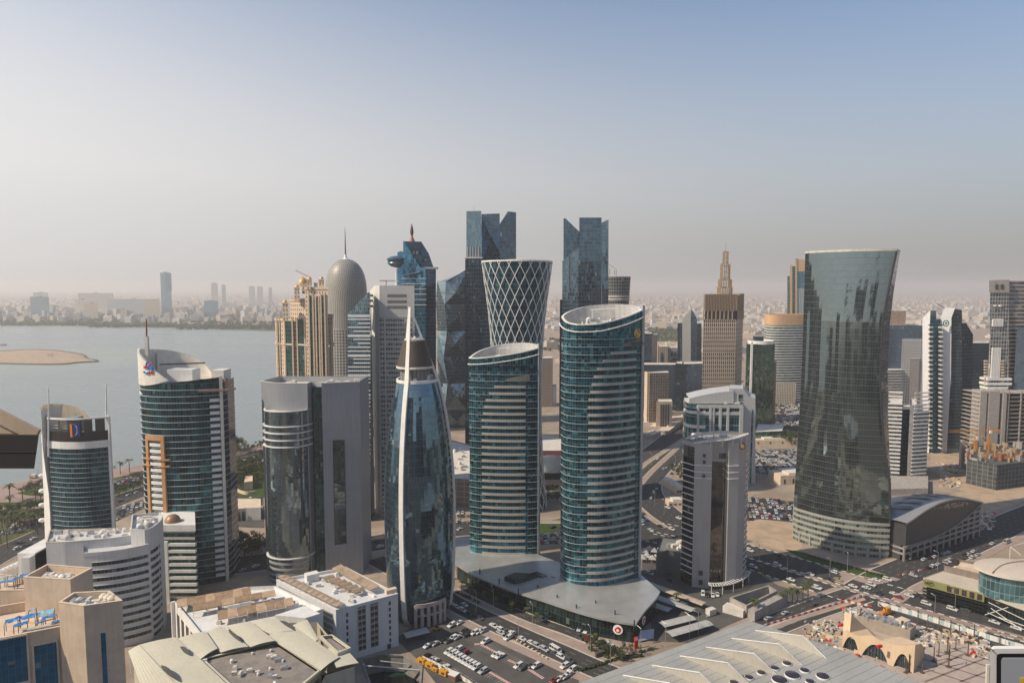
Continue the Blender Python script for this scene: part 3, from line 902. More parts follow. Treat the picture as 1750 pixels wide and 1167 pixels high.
# ---------------- bank tower with a blue and orange letter sign
def bank_tower():
 Y = 372.0
 T = Thing('bank_tower','teal tower with white curved side fin and square blue letter sign','tower',(XX(140,Y,0),Y + 12))
 c0 = (XX(89,Y,50),Y); c1 = (XX(189.5,Y + 3,50),Y + 3)
 fr = crv([c0,((c0[0] * .66 + c1[0] * .34),Y - 2.6),((c0[0] * .33 + c1[0] * .67),Y - 2.0),c1],5)
 bl = (XX(77,Y + 13,50),Y + 13)
 back = [bk_((c1[0] - .3,c1[1]),22),bk_((c0[0] + 14,Y),30),bk_((bl[0] + 1,bl[1]),14),bl]
 poly = fr + back
 zt,zb = ZZ(757,Y),ZZ(753,Y)
 pitch = 2.72
 floors = int(zt / pitch)
 gl = facade('bank_glass',(.12,.19,.22),(.028,.085,.115),1.5,pitch,.96,.95,.72,.006,.55,.10,blindc=(.09,.14,.15))
 g = MB(); g.wall(poly,0,pitch); mg = g.mesh('window_band',gl,T.b)
 r = MB(); r.ring(poly,0,.16,.3); me = r.mesh('floor_ledge',plain('pale_ledge',(.42,.50,.52),.4,amt=.1),T.b)
 for k in range(floors):
  T.rep('window_band',mg,(0,0,k * pitch)); T.rep('floor_ledge',me,(0,0,k * pitch + .01))
 z0 = floors * pitch
 w = MB(); w.ring(poly,z0,zt + 1.3,.5); T.part('white_belt',w,white)
 zt2 = ZZ(713,Y)
 fro = offset(fr,.3,False)
 seg = [0,.05,.22,.26,.40,.62,.66,.78,.82,.96,1]
 w = MB()
 zl,zh = zt + 1.3,zt2
 zo = zl + (zh - zl) * .42
 w.wall(fro,zl,zo,False)
 for i in range(0,len(seg) - 1,2): w.wall(along(fro,seg[i],seg[i + 1],3),zo,zh - .9,False)
 w.wall(fro[::-1],zl,zo,False)
 band = T.part('sign_band',w,plain('charcoal_panel',(.045,.045,.048),.5,amt=.15))
 w = MB(); w.ring(fro,zh - .9,zh,.4,closed=False,inner=.6); T.part('top_beam',w,white)
 for i in range(1,len(seg) - 1,2):
  for dz in (.3,.55,.8):
   q = along(offset(fr,-.6,False),seg[i],seg[i + 1],2)
   w = MB(); w.beam((q[0][0],q[0][1],zo + (zh - zo) * dz * .8),(q[-1][0],q[-1][1],zo + (zh - zo) * dz * .8),.25,.25)
   T.part('plant_rail',w,offwhite)
 w = MB(); w.cap(poly,zt + .8); T.part('roof',w,plain('roof_deck',(.30,.27,.24),.9))
 w = MB(); w.wall([bl,c0],zt,[zh + 1.2,zh + .2],False); w.wall([c0,bl],zt,[zh + .2,zh + 1.2],False); T.part('crown_side',w,white)
 rear = crv([bk_((bl[0] + .5,bl[1]),1),bk_((c0[0] - 3.4,Y),20),bk_((c0[0] + 2,Y),26),bk_((c0[0] + 11,Y),25),bk_((c0[0] + 18,Y),19),bk_((c0[0] + 23,Y),12)],6)
 n = len(rear)
 zz = [interp([(0,ZZ(703,Y + 12)),(.3,ZZ(693,Y + 20)),(.55,ZZ(690,Y + 26)),(.8,ZZ(697,Y + 20)),(1,ZZ(713,Y + 12))],i / (n - 1)) for i in range(n)]
 w = MB(); w.wall(rear,zt + .5,zz,False); w.wall(rear[::-1],zt + .5,zz[::-1],False)
 T.part('curved_parapet',w,plain('cream_panel',(.60,.53,.43),.7,amt=.12,grid=(3,0,.12,.6)))
 w = MB()
 nz = 24
 ins,out = [],[]
 for k in range(nz + 1):
  f = k / nz
  py = 925 - (925 - 700) * f
  z = ZZ(py,Y + 2)
  xo = interp([(700,71.5),(715,69.5),(760,69.5),(800,70.5),(860,73),(925,75)],py)
  xi = interp([(700,75),(715,76.5),(760,78),(800,83),(840,88.5),(880,91),(925,92)],py)
  out.append((XX(xo,Y + 2,z),z)); ins.append((XX(xi,Y + 2,z),z))
 out = [(out[0][0] + .2,0)] + out; ins = [(ins[0][0] + .2,0)] + ins
 for (a,za),(b,zb_),(c,zc),(d,zd) in zip(out,ins,ins[1:],out[1:]):
  w.face([(a,Y + 3,za),(b,Y - .6,zb_),(c,Y - .6,zc),(d,Y + 3,zd)])
  w.face([(a,Y + 20,za),(a,Y + 3,za),(d,Y + 3,zd),(d,Y + 20,zd)])
  w.face([(b,Y - .6,zb_),(b,Y + 3,zb_),(c,Y + 3,zc),(c,Y - .6,zc)])
 T.part('side_fin',w,white,smooth=30)
 for py in (812,838,862,888):
  z = ZZ(py,Y + 6); x = XX(72,Y + 6,z)
  w = MB(); w.lathe((x,Y + 6),[(.1,z - 1.6),(1.6,z - .8),(1.8,z),(1.5,z + .7),(.1,z + 1)],10); T.part('balcony',w,white)
 w = MB(); w.beam((c1[0] + .6,Y + 3.5,0),(c1[0] + .2,Y + 3.5,zh + .2),1.3,1.6); T.part('edge_pier',w,white)
 for px,p0,p1,yy in ((83,780,662,Y - 1.2),(181.5,712,655,Y + 4)):
  w = MB(); a,b = A(px,p0,yy),A(px,p1,yy); w.tube(a,b,.45,8,0,.28); T.part('mast',w,white)
 q = along(offset(fr,.75,False),.455,.61,4)
 a,b = Vector((q[0][0],q[0][1] - .2,0)),Vector((q[-1][0],q[-1][1] - .2,0))
 zs0,zs1 = ZZ(743,Y),ZZ(722,Y)
 def panel(s0,s1,f0,f1,d):
  w = MB(); p0,p1 = a + (b - a) * s0,a + (b - a) * s1
  z_0,z_1 = zs0 + (zs1 - zs0) * f0,zs0 + (zs1 - zs0) * f1
  w.box(p0.x,p1.x,min(p0.y,p1.y) - d,max(p0.y,p1.y) + .1,z_0,z_1); return w
 sg = T.part('letter_sign',panel(.18,1,.0,1,.2),plain('sign_blue',(.010,.025,.16),.4,amt=.05),label='square sign with a white letter D on blue beside an orange bar')
 T.part('orange_bar',panel(0,.22,-.05,.97,.35),plain('sign_orange',(.80,.22,.03),.4,amt=.05),sg)
 w = MB()
 pr = None
 for k in range(17):
  t = -math.pi / 2 + math.pi * k / 16
  o1 = (.30 + .55 * math.cos(t),.5 + .46 * math.sin(t)); i1 = (.26 + .42 * math.cos(t),.5 + .48 * math.sin(t))
  cur = [a + (b - a) * o1[0] + Vector((0,-.5,zs0 + (zs1 - zs0) * o1[1])),a + (b - a) * i1[0] + Vector((0,-.5,zs0 + (zs1 - zs0) * i1[1]))]
  if pr: w.face([pr[0],cur[0],cur[1],pr[1]]); w.face([pr[1],cur[1],cur[0],pr[0]][::1])
  pr = cur
 T.part('white_letter',w,white,sg)
 rooftop_plant(T,[(c0[0] + 3,Y + 5),(c1[0] - 3,Y + 6),bk_((c1[0] - 5,Y),16),bk_((c0[0] + 6,Y),18)],zt + .8,18,11,3.5)
 w = MB(); w.box(c0[0] + 2,c0[0] + 8,Y + 12,Y + 18,zt + .8,zt + 12); T.part('lift_overrun',w,plain('grid_louvre',(.20,.25,.28),.5,grid=(1.2,1.2,.2,1.8)))
bank_tower()
# ---------------- telecom style tower with a white sail crown
def crown_tower():
 Y = 366.0
 x0,x1 = XX(243.5,Y + 10,60),XX(381,Y + 6,60)
 W_ = x1 - x0
 T = Thing('crown_tower','green glass tower with white sail crown, spire and orange frame','tower',(x0 + W_ / 2,Y + 14))
 fr = crv([(x0,Y + 12),(x0 + W_ * .08,Y + 5.2),(x0 + W_ * .25,Y + .8),(x0 + W_ * .45,Y - .8),(x0 + W_ * .7,Y + .6),(x0 + W_ * .86,Y + 3.4),(x1,Y + 6.6)],5)
 xr = XX(393.5,Y + 14,60)
 sd = [(xr,Y + 14),(xr - 2,Y + 28),(x0 + W_ * .6,Y + 38),(x0 + W_ * .2,Y + 34),(x0 + 1,Y + 22)]
 poly = fr + sd
 pitch = 3.52
 zr = ZZ(655,Y)
 floors = int(zr / pitch)
 zr = floors * pitch
 gl = facade('green_glass',(.10,.18,.18),(.018,.082,.108),1.5,pitch,.96,.95,.74,.006,.6,.07,blindc=(.07,.16,.15))
 gl2 = facade('navy_glass',(.16,.22,.28),(.02,.045,.085),1.5,pitch,.95,.95,.8,.01,.4,.05)
 g = MB(); g.wall(fr,0,pitch,False); g.wall([fr[-1]] + sd + [fr[0]],0,pitch,False,1)
 mg = g.mesh('window_band',[gl,gl2],T.b)
 r = MB(); r.ring(poly,0,.16,.24); me = r.mesh('floor_ledge',white,T.b)
 for k in range(floors):
  T.rep('window_band',mg,(0,0,k * pitch))
  if k: T.rep('floor_ledge',me,(0,0,k * pitch + .01))
 w = MB(); w.cap(poly,zr - .2); T.part('roof',w,offwhite)
 w = MB(); ln = along(fr,.42,1,12); w.wall(ln,zr,[zr + .3 + 2.6 * (i / 12) for i in range(13)],False); w.wall(ln[::-1],zr,[zr + 2.9 - 2.6 * (i / 12) for i in range(13)],False); T.part('parapet_glazing',w,gl)
 col = along(fr,.895,.985,3)
 m_slab = white
 b_ = MB(); b_.ring(col,.1,1.75,.9,closed=False,inner=.2); ms = b_.mesh('balcony_slab',white,T.b)
 for k in range(1,floors - 2): T.rep('balcony_slab',ms,(0,0,k * pitch))
 w = MB(); q = fr[-1]; w.obox((q[0] + .3,q[1] + .2),.3,.75,1.0,0,zr + 3.6); T.part('edge_pier',w,offwhite)
 w = MB(); a,b = A(338,668,Y - 3),A(384,667,Y + 2); c = A(401,664,Y + 14)
 w.beam(a,b,1.6,1.0); w.beam(b,c,1.6,1.0); T.part('roof_canopy',w,plain('bronze',(.34,.21,.15),.5))
 w = MB(); w.obox((xr - 4,Y + 16),0,3.4,5,zr,zr + 6); T.part('stair_head',w,offwhite)
 w = MB(); w.obox((xr - 2.0,Y + 13),0,2.2,2,zr - 6,zr + 1.2); T.part('bronze_box',w,MATS['bronze'])
 ztop = ZZ(597,Y + 8)
 ln = along(fr,.0,.52,18)
 lo,hi = [],[]
 for i,p in enumerate(ln):
  f = i / 18
  lo.append(interp([(0,ZZ(654,Y + 9)),(.45,ZZ(660,Y)),(.7,ZZ(657,Y)),(1,ZZ(650,Y))],f))
  hi.append(interp([(0,ztop),(.12,ZZ(598,Y + 6)),(.3,ZZ(605,Y + 2)),(.5,ZZ(617,Y)),(.75,ZZ(634,Y)),(1,ZZ(650.5,Y))],f))
 w = MB(); of = offset(ln,.5,False); inn = offset(ln,-.5,False)
 w.wall(of,lo,hi,False); w.wall(inn[::-1],lo[::-1],hi[::-1],False)
 for i in range(18): w.face([(of[i][0],of[i][1],hi[i]),(of[i + 1][0],of[i + 1][1],hi[i + 1]),(inn[i + 1][0],inn[i + 1][1],hi[i + 1]),(inn[i][0],inn[i][1],hi[i])])
 sail = T.part('sail_crown',w,plain('white_seam_panel',(.70,.66,.58),.55,amt=.10,grid=(1.6,0,.08,.75)))
 rear = crv([(x0 + .4,Y + 12),(x0 + 3,Y + 22),(x0 + 10,Y + 29),(x0 + 20,Y + 31),(x0 + 29,Y + 30),(x0 + 36,Y + 26)],5)
 n = len(rear)
 hi = [interp([(0,ztop),(.35,ZZ(598,Y + 27)),(.6,ZZ(607,Y + 30)),(.85,ZZ(628,Y + 28)),(1,ZZ(645,Y + 26))],i / (n - 1)) for i in range(n)]
 w = MB(); w.wall(rear,zr,hi,False); w.wall(offset(rear,.8,False)[::-1],zr,hi[::-1],False)
 T.part('rear_shell',w,MATS['white_seam_panel'])
 w = MB(); w.box(x0 + 16,x0 + 30,Y + 10,Y + 20,zr,zr + 6.5); T.part('plant_room',w,white)
 w = MB(); w.beam((x0 + 10,Y + 14,zr + 9),(x0 + 32,Y + 22,zr + 9),.9,.7); T.part('maintenance_beam',w,darkm)
 w = MB(); a,b = A(266.5,618,Y + 20),A(266.5,598,Y + 20); w.beam((a.x,a.y,zr),b,.9,.9); T.part('post',w,greyp)
 b = A(250.5,575,Y + 10); c = A(250.3,545,Y + 10)
 w = MB(); w.beam((b.x,b.y,ztop - 4),b,1.7,1.7); T.part('spire_base',w,offwhite)
 w = MB(); w.tube(b,c,.5,8,0,.35); T.part('spire',w,plain('rust_spire',(.25,.12,.07),.6))
 def sp(px,py,d=.6):
  j = min(range(len(of)),key=lambda i: abs(XX(px,of[i][1],110) - of[i][0]))
  return A(px,py,of[j][1] - d)
 lb,lr = plain('logo_blue',(.02,.18,.55),.5,amt=.05),plain('logo_red',(.60,.05,.03),.5,amt=.05)
 w = MB()
 ringp = [sp(252.5 + 3.0 * math.cos(t),624.5 + 6.0 * math.sin(t)) for t in [2 * math.pi * k / 14 for k in range(14)]]
 for a,b in zip(ringp,ringp[1:] + ringp[:1]): w.tube(a,b,.42,5)
 w.beam(sp(255,627),sp(261.5,628.5),.9,.9); w.beam(sp(255,630),sp(261.5,631.5),.9,.9)
 T.part('logo_mark',w,lb,sail,label='blue loop logo with red swoosh and script beneath')
 w = MB()
 for p0,p1 in (((250.5,629),(256,622)),((256,622),(260.5,619)),((246,626),(248.5,628.5)),((246,629),(248.5,626.5))): w.beam(sp(*p0,.9),sp(*p1,.9),.6,.6)
 for k in range(4): w.beam(sp(255 + k * 1.8,637.5),sp(255.4 + k * 1.8,634.5 + (k % 2)),.5,.5)
 w.beam(sp(254.5,638),sp(262,638.3),.5,.5)
 T.part('logo_swoosh',w,lr,sail)
 w = MB()
 for p0,p1 in (((245.8,634.5),(246.5,637)),((246.5,637),(252,638)),((252,638),(253,635.5))): w.beam(sp(*p0,.9),sp(*p1,.9),.6,.6)
 T.part('logo_script',w,lb,sail)
 for k in range(floors - 1):
  n_top = floors - 2 - k
  s1 = {0: .20,1: .13,2: .085}.get(n_top,.045)
  z = k * pitch + .9
  ln = along(fr,.0,s1,4)
  w = MB(); w.wall(offset(ln,.4,False),[z] * 5,[z + 1.5] * 4 + [z + (1.5 if s1 < .05 else .1)],False)
  T.part('white_tick',w,white)
 z_a,z_b = ZZ(905,Y),ZZ(752,Y)
 s_a,s_b = .235,.455
 lna = along(fr,s_a,s_b,6)
 m_or = plain('orange_stone',(.50,.26,.11),.7,amt=.12)
 for s in (0,5):
  w = MB(); w.ring(lna[s:s + 2] if s else along(fr,s_a,s_a + .035,2),z_a,z_b,1.3,closed=False); T.part('portal_frame',w,m_or)
 w = MB(); w.ring(lna,z_b,z_b + 2.4,1.4,closed=False); T.part('portal_frame',w,m_or)
 lnb = along(fr,s_a + .04,s_b - .04,5)
 b_ = MB(); b_.ring(lnb,0,1.7,.7,closed=False); ms = b_.mesh('portal_slab',white,T.b)
 k = int(z_a / pitch) + 1
 while k * pitch < z_b - 2: T.rep('portal_slab',ms,(0,0,k * pitch + .9)); k += 1
 for py in (785,796,882):
  z = ZZ(py,Y)
  for s0,s1 in ((s_a - .05,s_a + .06),(s_b - .06,s_b + .05)):
   w = MB(); w.ring(along(fr,s0,s1,3),z,z + .5,1.9,closed=False); T.part('portal_bar',w,m_or)
 ax0,ax1 = XX(279,345,25),XX(334.5,345,25)
 zt = ZZ(897,345)
 w = MB(); qa = [(ax0,345),(ax1,345),bk_((ax1,345),20),bk_((ax0,345),20)]; w.wall(qa,0,zt); w.cap(qa,zt - .3)
 an = T.part('annex',w,facade('annex_glass',(.5,.48,.44),(.04,.11,.11),1.6,3.5,1.0,.60,.7,.012,.5,.1))
 w = MB(); w.prism(offset(qa,.4),zt - 3.2,zt + .2); T.part('annex_parapet',w,white,an)
 for k in range(1,9):
  z = zt - 7.4 - k * 3.55
  if z < 1: break
  w = MB(); w.box(ax0 + 2.6,ax1 + .3,344.1,346,z,z + 1.5); T.part('annex_slab',w,white,an)
 w = MB(); w.box(ax0 - .3,ax0 + 2.9,344,347,0,zt - 8.5); T.part('annex_pier',w,white,an)
 cxd = XX(295,350,zt)
 w = MB(); w.lathe((cxd,350),[(5.0,zt - 2.5),(5.0,zt - 1.8),(4.2,zt - 1.7),(4.2,zt - .6),(3.9,zt + .9),(3.2,zt + 2.5),(2.0,zt + 3.6),(.02,zt + 4.1)],20); T.part('dome',w,plain('copper_dome',(.32,.20,.12),.45,.2,amt=.15,grid=(1,0,.1,.6)),an,smooth=30)
crown_tower()
# ================================================================== near left and lower buildings
def ccw(q):
 return q if sum(a[0] * b[1] - b[0] * a[1] for a,b in zip(q,q[1:] + q[:1])) > 0 else q[::-1]
def centre(q):
 return (sum(p[0] for p in q) / len(q),sum(p[1] for p in q) / len(q))
m_band_gl = facade('strip_window',(.25,.26,.27),(.035,.065,.085),1.6,30,.95,1.0,.75,.015,.6,.12,blindc=(.2,.24,.26))
m_tile = plain('grey_tile',(.56,.56,.56),.55,amt=.08,scale=.1,grid=(1.5,1.2,.06,.5))
def curved_office():
 z = 46.0
 T = Thing('curved_office','long grey tiled office with convex front and dark ribbon windows','building',(*G(200,940,z),0))
 fr = crv([G(143,945,z),G(175,942.5,z),G(205,939,z),G(235,933.5,z),G(254,929,z)],4)
 back = [bk_((fr[-1][0] - 1,fr[-1][1]),14),bk_(fr[0],14)]
 w = MB(); w.wall(fr + back,0,z); w.cap(fr + back,z - 1.6)
 T.part('main_block',w,m_tile)
 w = MB(); w.ring(fr,z - 1.6,z + .1,.15,closed=False,inner=.6); w.wall(offset(fr,-.6,False)[::-1],z - 1.6,z + .1,False); T.part('parapet',w,m_tile)
 pitch = 3.62
 for k in range(12):
  zt = z - 4.6 - k * pitch
  if zt < 2: break
  ln = along(fr,.12,.985,14)
  w = MB(); w.ring(ln,zt - 1.75,zt,.06,closed=False)
  T.part('window_band',w,m_band_gl)
  w = MB(); w.ring(ln,zt - .02,zt + .16,.28,closed=False); T.part('sill',w,white)
 z2 = 52.6
 wr = [G(223,904,z2)] + crv([G(247,905.5,z2),G(258,902,z2),G(268,895.5,z2),G(275,889,z2),G(278.5,882,z2)],4)
 wb = [bk_((wr[-1][0] - 1.5,wr[-1][1]),6),bk_((wr[0][0] + 1,wr[0][1]),20)]
 w = MB(); w.wall(wr + wb,0,z2); w.cap(wr + wb,z2 - 1.4); T.part('rounded_wing',w,m_tile)
 w = MB(); w.wall(offset(wr + wb,-.5)[::-1],z2 - 1.4,z2); w.ring(wr + wb,z2 - .05,z2 + .12,.06,inner=.5); T.part('wing_parapet',w,m_tile)
 rooftop_plant(T,offset(wr + wb,-2.5),z2 - 1.4,14,3,2.2)
 for k in range(13):
  zt = z2 - 10.6 - k * pitch
  if zt < 2: break
  for a,b in ((.27,.50),(.53,.58)):
   w = MB(); w.ring(along(wr,a + .08,b + .08,6),zt - 1.7,zt,.05,closed=False); T.part('window_band',w,m_band_gl)
 z3 = 48.5
 q = [G(78,927,z3),G(110,926,z3),G(150,923,z3),G(190,919.5,z3),G(227.5,914,z3)]
 qb = [bk_((q[-1][0] - 1,q[-1][1]),10),bk_((q[0][0] + 2,q[0][1]),16)]
 w = MB(); w.wall(q + qb,0,z3); w.cap(q + qb,z3 - 1.2); T.part('upper_block',w,m_tile)
 w = MB(); w.wall(offset(q + qb,-.5)[::-1],z3 - 1.2,z3); w.ring(q + qb,z3 - .05,z3 + .12,.06,inner=.5); T.part('upper_parapet',w,MATS['cream_panel'])
 rooftop_plant(T,offset(q + qb,-2),z3 - 1.2,22,5,1.6,sc=.8)
 for px,py in ((112,957),(136,955),(135,940),(198,938),(190,941)):
  a = A(px,py,312.5 + (px - 78) * .06)
  w = MB(); w.box(a.x - .95,a.x + .95,a.y - 3.0,a.y + 1,a.z - 1.0,a.z + 1.0); T.part('window',w,darkm)
 w = MB(); a,b = G(52,945,28),G(80,930,40)
 w.box(XX(50,330,35),XX(79,330,35),322,345,0,ZZ(945,322)); T.part('low_wing',w,white)
 w = MB(); w.box(XX(66,330,35),XX(79,330,35),318,340,0,ZZ(953,318)); T.part('low_wing',w,m_tile)
 for i in range(6):
  aa = A(40 - i * 7,958 + i * 3.2,330)
  w = MB(); w.box(aa.x - 2,aa.x + 1.6,328,334,aa.z - 1.0,aa.z); T.part('stair_slab',w,white)
curved_office()
def beige_block():
 T = Thing('sandstone_block','beige stone block with tall blue windows and blue roof tarps','building',(*G(110,1060,75),0))
 st = beige
 bgl = facade('blue_glass',(.10,.16,.19),(.018,.14,.26),1.5,1.9,.95,.97,.40,.010,.16,.05,wave=.05)
 z = 75.0
 a0,a1 = Vector(G(-70,1104,z)),Vector(G(152,1061,z))
 d = (a1 - a0).normalized(); nn = Vector((d.y,-d.x))
 if nn.y > 0: nn = -nn
 ang = math.atan2(d.y,d.x)
 L = (a1 - a0).length
 def P(u,v): q = a0 + d * u - nn * v; return (q.x,q.y)
 w = MB(); poly = [P(0,0),P(L,0),P(L,22),P(0,22)]
 w.wall(poly,0,z); w.cap(poly,z - 2.4); T.part('front_wing',w,st)
 w = MB(); w.wall(offset(poly,-.7)[::-1],z - 2.4,z); w.ring(poly,z - .05,z + .1,.05,inner=.7); T.part('parapet',w,st)
 def u_of(px,py=1120):
  r = ray(px,py); t = 0
  det = r.x * (-d.y) + d.x * r.y
  tt = (a0.x * (-d.y) + d.x * a0.y) / det
  return (Vector((r.x * tt,r.y * tt)) - a0).dot(d)
 def zw(px,py):
  r = ray(px,py); det = r.x * (-d.y) + d.x * r.y
  return H + r.z * (a0.x * (-d.y) + d.x * a0.y) / det
 for x0,x1,yt in ((-12,48.5,1090),(57,99.5,1099),(107.5,146,1089)):
  ua,ub = u_of(x0),u_of(x1)
  zt = zw((x0 + x1) / 2,yt)
  w = MB(); c = P((ua + ub) / 2,-.02)
  w.wall([P(ua,.12 - .2),P(ub,.12 - .2)],zt - 62,zt,False); wd = T.part('tall_window',w,bgl)
  w = MB()
  for e in (ua,ub): w.obox(P(e,-.05),ang,.22,.3,zt - 62,zt + .2)
  w.obox(P((ua + ub) / 2,-.05),ang,(ub - ua) / 2,.3,zt,zt + .35)
  T.part('stone_frame',w,sandst,wd)
  if x0 < 0:
   for k in range(3):
    w = MB(); w.obox(P((ua + ub) / 2,-.2),ang,(ub - ua) / 2,.35,zt - 13.2 - k * 5,zt - 12.2 - k * 5); T.part('stone_belt',w,sandst,wd)
 zb = 82.0
 q = ccw([G(100,1029,zb),G(143,1035,zb),G(209,1026,zb),G(187,1009,zb),G(126,1012,zb)])
 w = MB(); w.wall(q,0,zb); w.cap(q,zb - 2.2); T.part('stair_block',w,st)
 w = MB(); w.wall(offset(q,-.6)[::-1],zb - 2.2,zb); w.ring(q,zb - .05,zb + .1,.06,inner=.6); T.part('parapet',w,sandst)
 f0,f1 = Vector(G(143,1035,zb)),Vector(G(209,1026,zb))
 dd = (f1 - f0).normalized(); an2 = math.atan2(dd.y,dd.x)
 for fr_,wd in ((.46,.55),):
  c = f0 + (f1 - f0) * fr_
  w = MB(); w.obox((c.x,c.y),an2,wd,.12,20,zb - 8.0); T.part('slit_window',w,bgl)
 rooftop_plant(T,offset(q,-1.6),zb - 2.2,22,21,1.7,sc=.62)
 for k in range(3):
  c = G(178 + k * 7,1022 + k * 1.5,zb - 1); w = MB(); w.lathe(c,[(1.25,zb - 2.2),(1.25,zb - .3),(.7,zb + .3),(.02,zb + .45)],12); T.part('water_tank',w,MATS['cream_panel'],smooth=40)
 zc = 84.0
 q = ccw([G(40,986,zc),G(120,990,zc),G(158,970,zc),G(80,964,zc)])
 w = MB(); w.wall(q,0,zc); w.cap(q,zc - 2.4); T.part('rear_wing',w,st)
 w = MB(); w.wall(offset(q,-.6)[::-1],zc - 2.4,zc); w.ring(q,zc - .05,zc + .1,.06,inner=.6); T.part('parapet',w,sandst)
 rooftop_plant(T,offset(q,-3),zc - 2.4,12,31,1.6,sc=.7)
 f0,f1 = Vector(G(120,990,zc)),Vector(G(158,970,zc)); an3 = math.atan2(f1.y - f0.y,f1.x - f0.x)
 for k,(s,dz) in enumerate(((.55,6.2),(.55,12.5),(.55,19),(.25,12.5))):
  c = f0 + (f1 - f0) * s; w = MB(); w.obox((c.x,c.y),an3,.9,.12,zc - dz - 1.9,zc - dz); T.part('window',w,bgl)
 zd = 78.0
 q = ccw([G(-80,1010,zd),G(41,1008,zd),G(62,996,zd),G(40,984,zd),G(-80,975,zd)])
 w = MB(); w.wall(q,0,zd); w.cap(q,zd - 2.0); T.part('rear_wing',w,st)
 w = MB(); w.wall(offset(q,-.6)[::-1],zd - 2.0,zd); w.ring(q,zd - .05,zd + .1,.06,inner=.6); T.part('parapet',w,sandst)
 g0,g1 = Vector(G(-80,1010,zd)),Vector(G(41,1008,zd)); an4 = math.atan2(g1.y - g0.y,g1.x - g0.x)
 a = A(20,1040,g1.y - .2)
 w = MB(); w.obox((a.x,g1.y + .1),an4,2.5,.2,a.z - 9,a.z + 2.6); T.part('tall_window',w,bgl)
 f0,f1 = Vector(G(41,1008,zd)),Vector(G(62,996,zd)); an5 = math.atan2(f1.y - f0.y,f1.x - f0.x)
 for s,dz in ((.85,4),(.85,10),(.55,10)):
  c = f0 + (f1 - f0) * s; w = MB(); w.obox((c.x,c.y),an5,.5,.15,zd - dz - 2.2,zd - dz); T.part('window',w,bgl)
 tb = plain('blue_tarp',(.03,.20,.50),.6,amt=.3,scale=.8); tb2 = plain('pale_blue_tarp',(.20,.45,.60),.6,amt=.3,scale=.8)
 rr = random.Random(4)
 def tarp(px,py,zz,hx,hy,an,m):
  c = Vector(G(px,py,zz)); ux = Vector((math.cos(an),math.sin(an))); uy = Vector((-ux.y,ux.x))
  w = MB(); N = 5; g = {}
  for i in range(N + 1):
   for j in range(N + 1):
    p = c + ux * hx * (2 * i / N - 1) + uy * hy * (2 * j / N - 1)
    g[i,j] = (p.x,p.y,zz + rr.uniform(-.18,.18) + .35 * (i / N - .5))
  for i in range(N):
   for j in range(N):
    f = [g[i,j],g[i + 1,j],g[i + 1,j + 1],g[i,j + 1]]
    w.face(f); w.face([(x,y,q_ - .05) for x,y,q_ in f[::-1]])
  o = T.part('tarp',w,m)
  w = MB()
  for i,j in ((0,0),(N,0),(N,N),(0,N)):
   w = MB(); w.beam((g[i,j][0],g[i,j][1],zz - 3.4),g[i,j],.12,.12)
   T.part('tarp_post',w,plain('timber',(.22,.15,.09),.8),o)
 for px,py,hx,hy,m in ((47,1053,1.9,1.3,tb),(78,1046,1.9,1.6,tb2),(84,1053,1.6,.9,tb),(20,1059,1.5,1.4,tb),(35,1066,1.5,.8,tb),(98,1060,1.2,.6,tb),(55,1041,.9,.5,tb2),(70,1062,1.0,.7,tb)): tarp(px,py,z + 1.2,hx,hy,ang + rr.uniform(-.1,.15),m)
 for px,py,hx,hy,m in ((12,993,2.2,1.0,tb),(36,985,1.8,.7,tb),(18,984,1.5,.5,tb2),(2,988,1.4,.5,tb2),(42,981,1.2,.5,tb)): tarp(px,py,zd + .8,hx,hy,.25,m)
 rooftop_plant(T,[P(22,3),P(L - 2,3),P(L - 2,12),P(22,12)],z - 2.4,26,8,1.8,sc=.7)
 for k in range(4):
  c = G(126 + k * 6,1058 - k * 1.5,z); w = MB(); w.lathe(c,[(.9,z - 2.4),(.9,z - .6),(.9,z - .55),(.75,z - .5),(.75,z + .15),(.02,z + .2)],12); T.part('cooling_fan',w,steel,smooth=40)
 w = MB()
 for k in range(2): w.tube((*P(14,.9 + k * .7),z + .5),(*P(L - 3,.9 + k * .7),z + .5),.22,6)
 T.part('roof_pipe',w,offwhite)
beige_block()
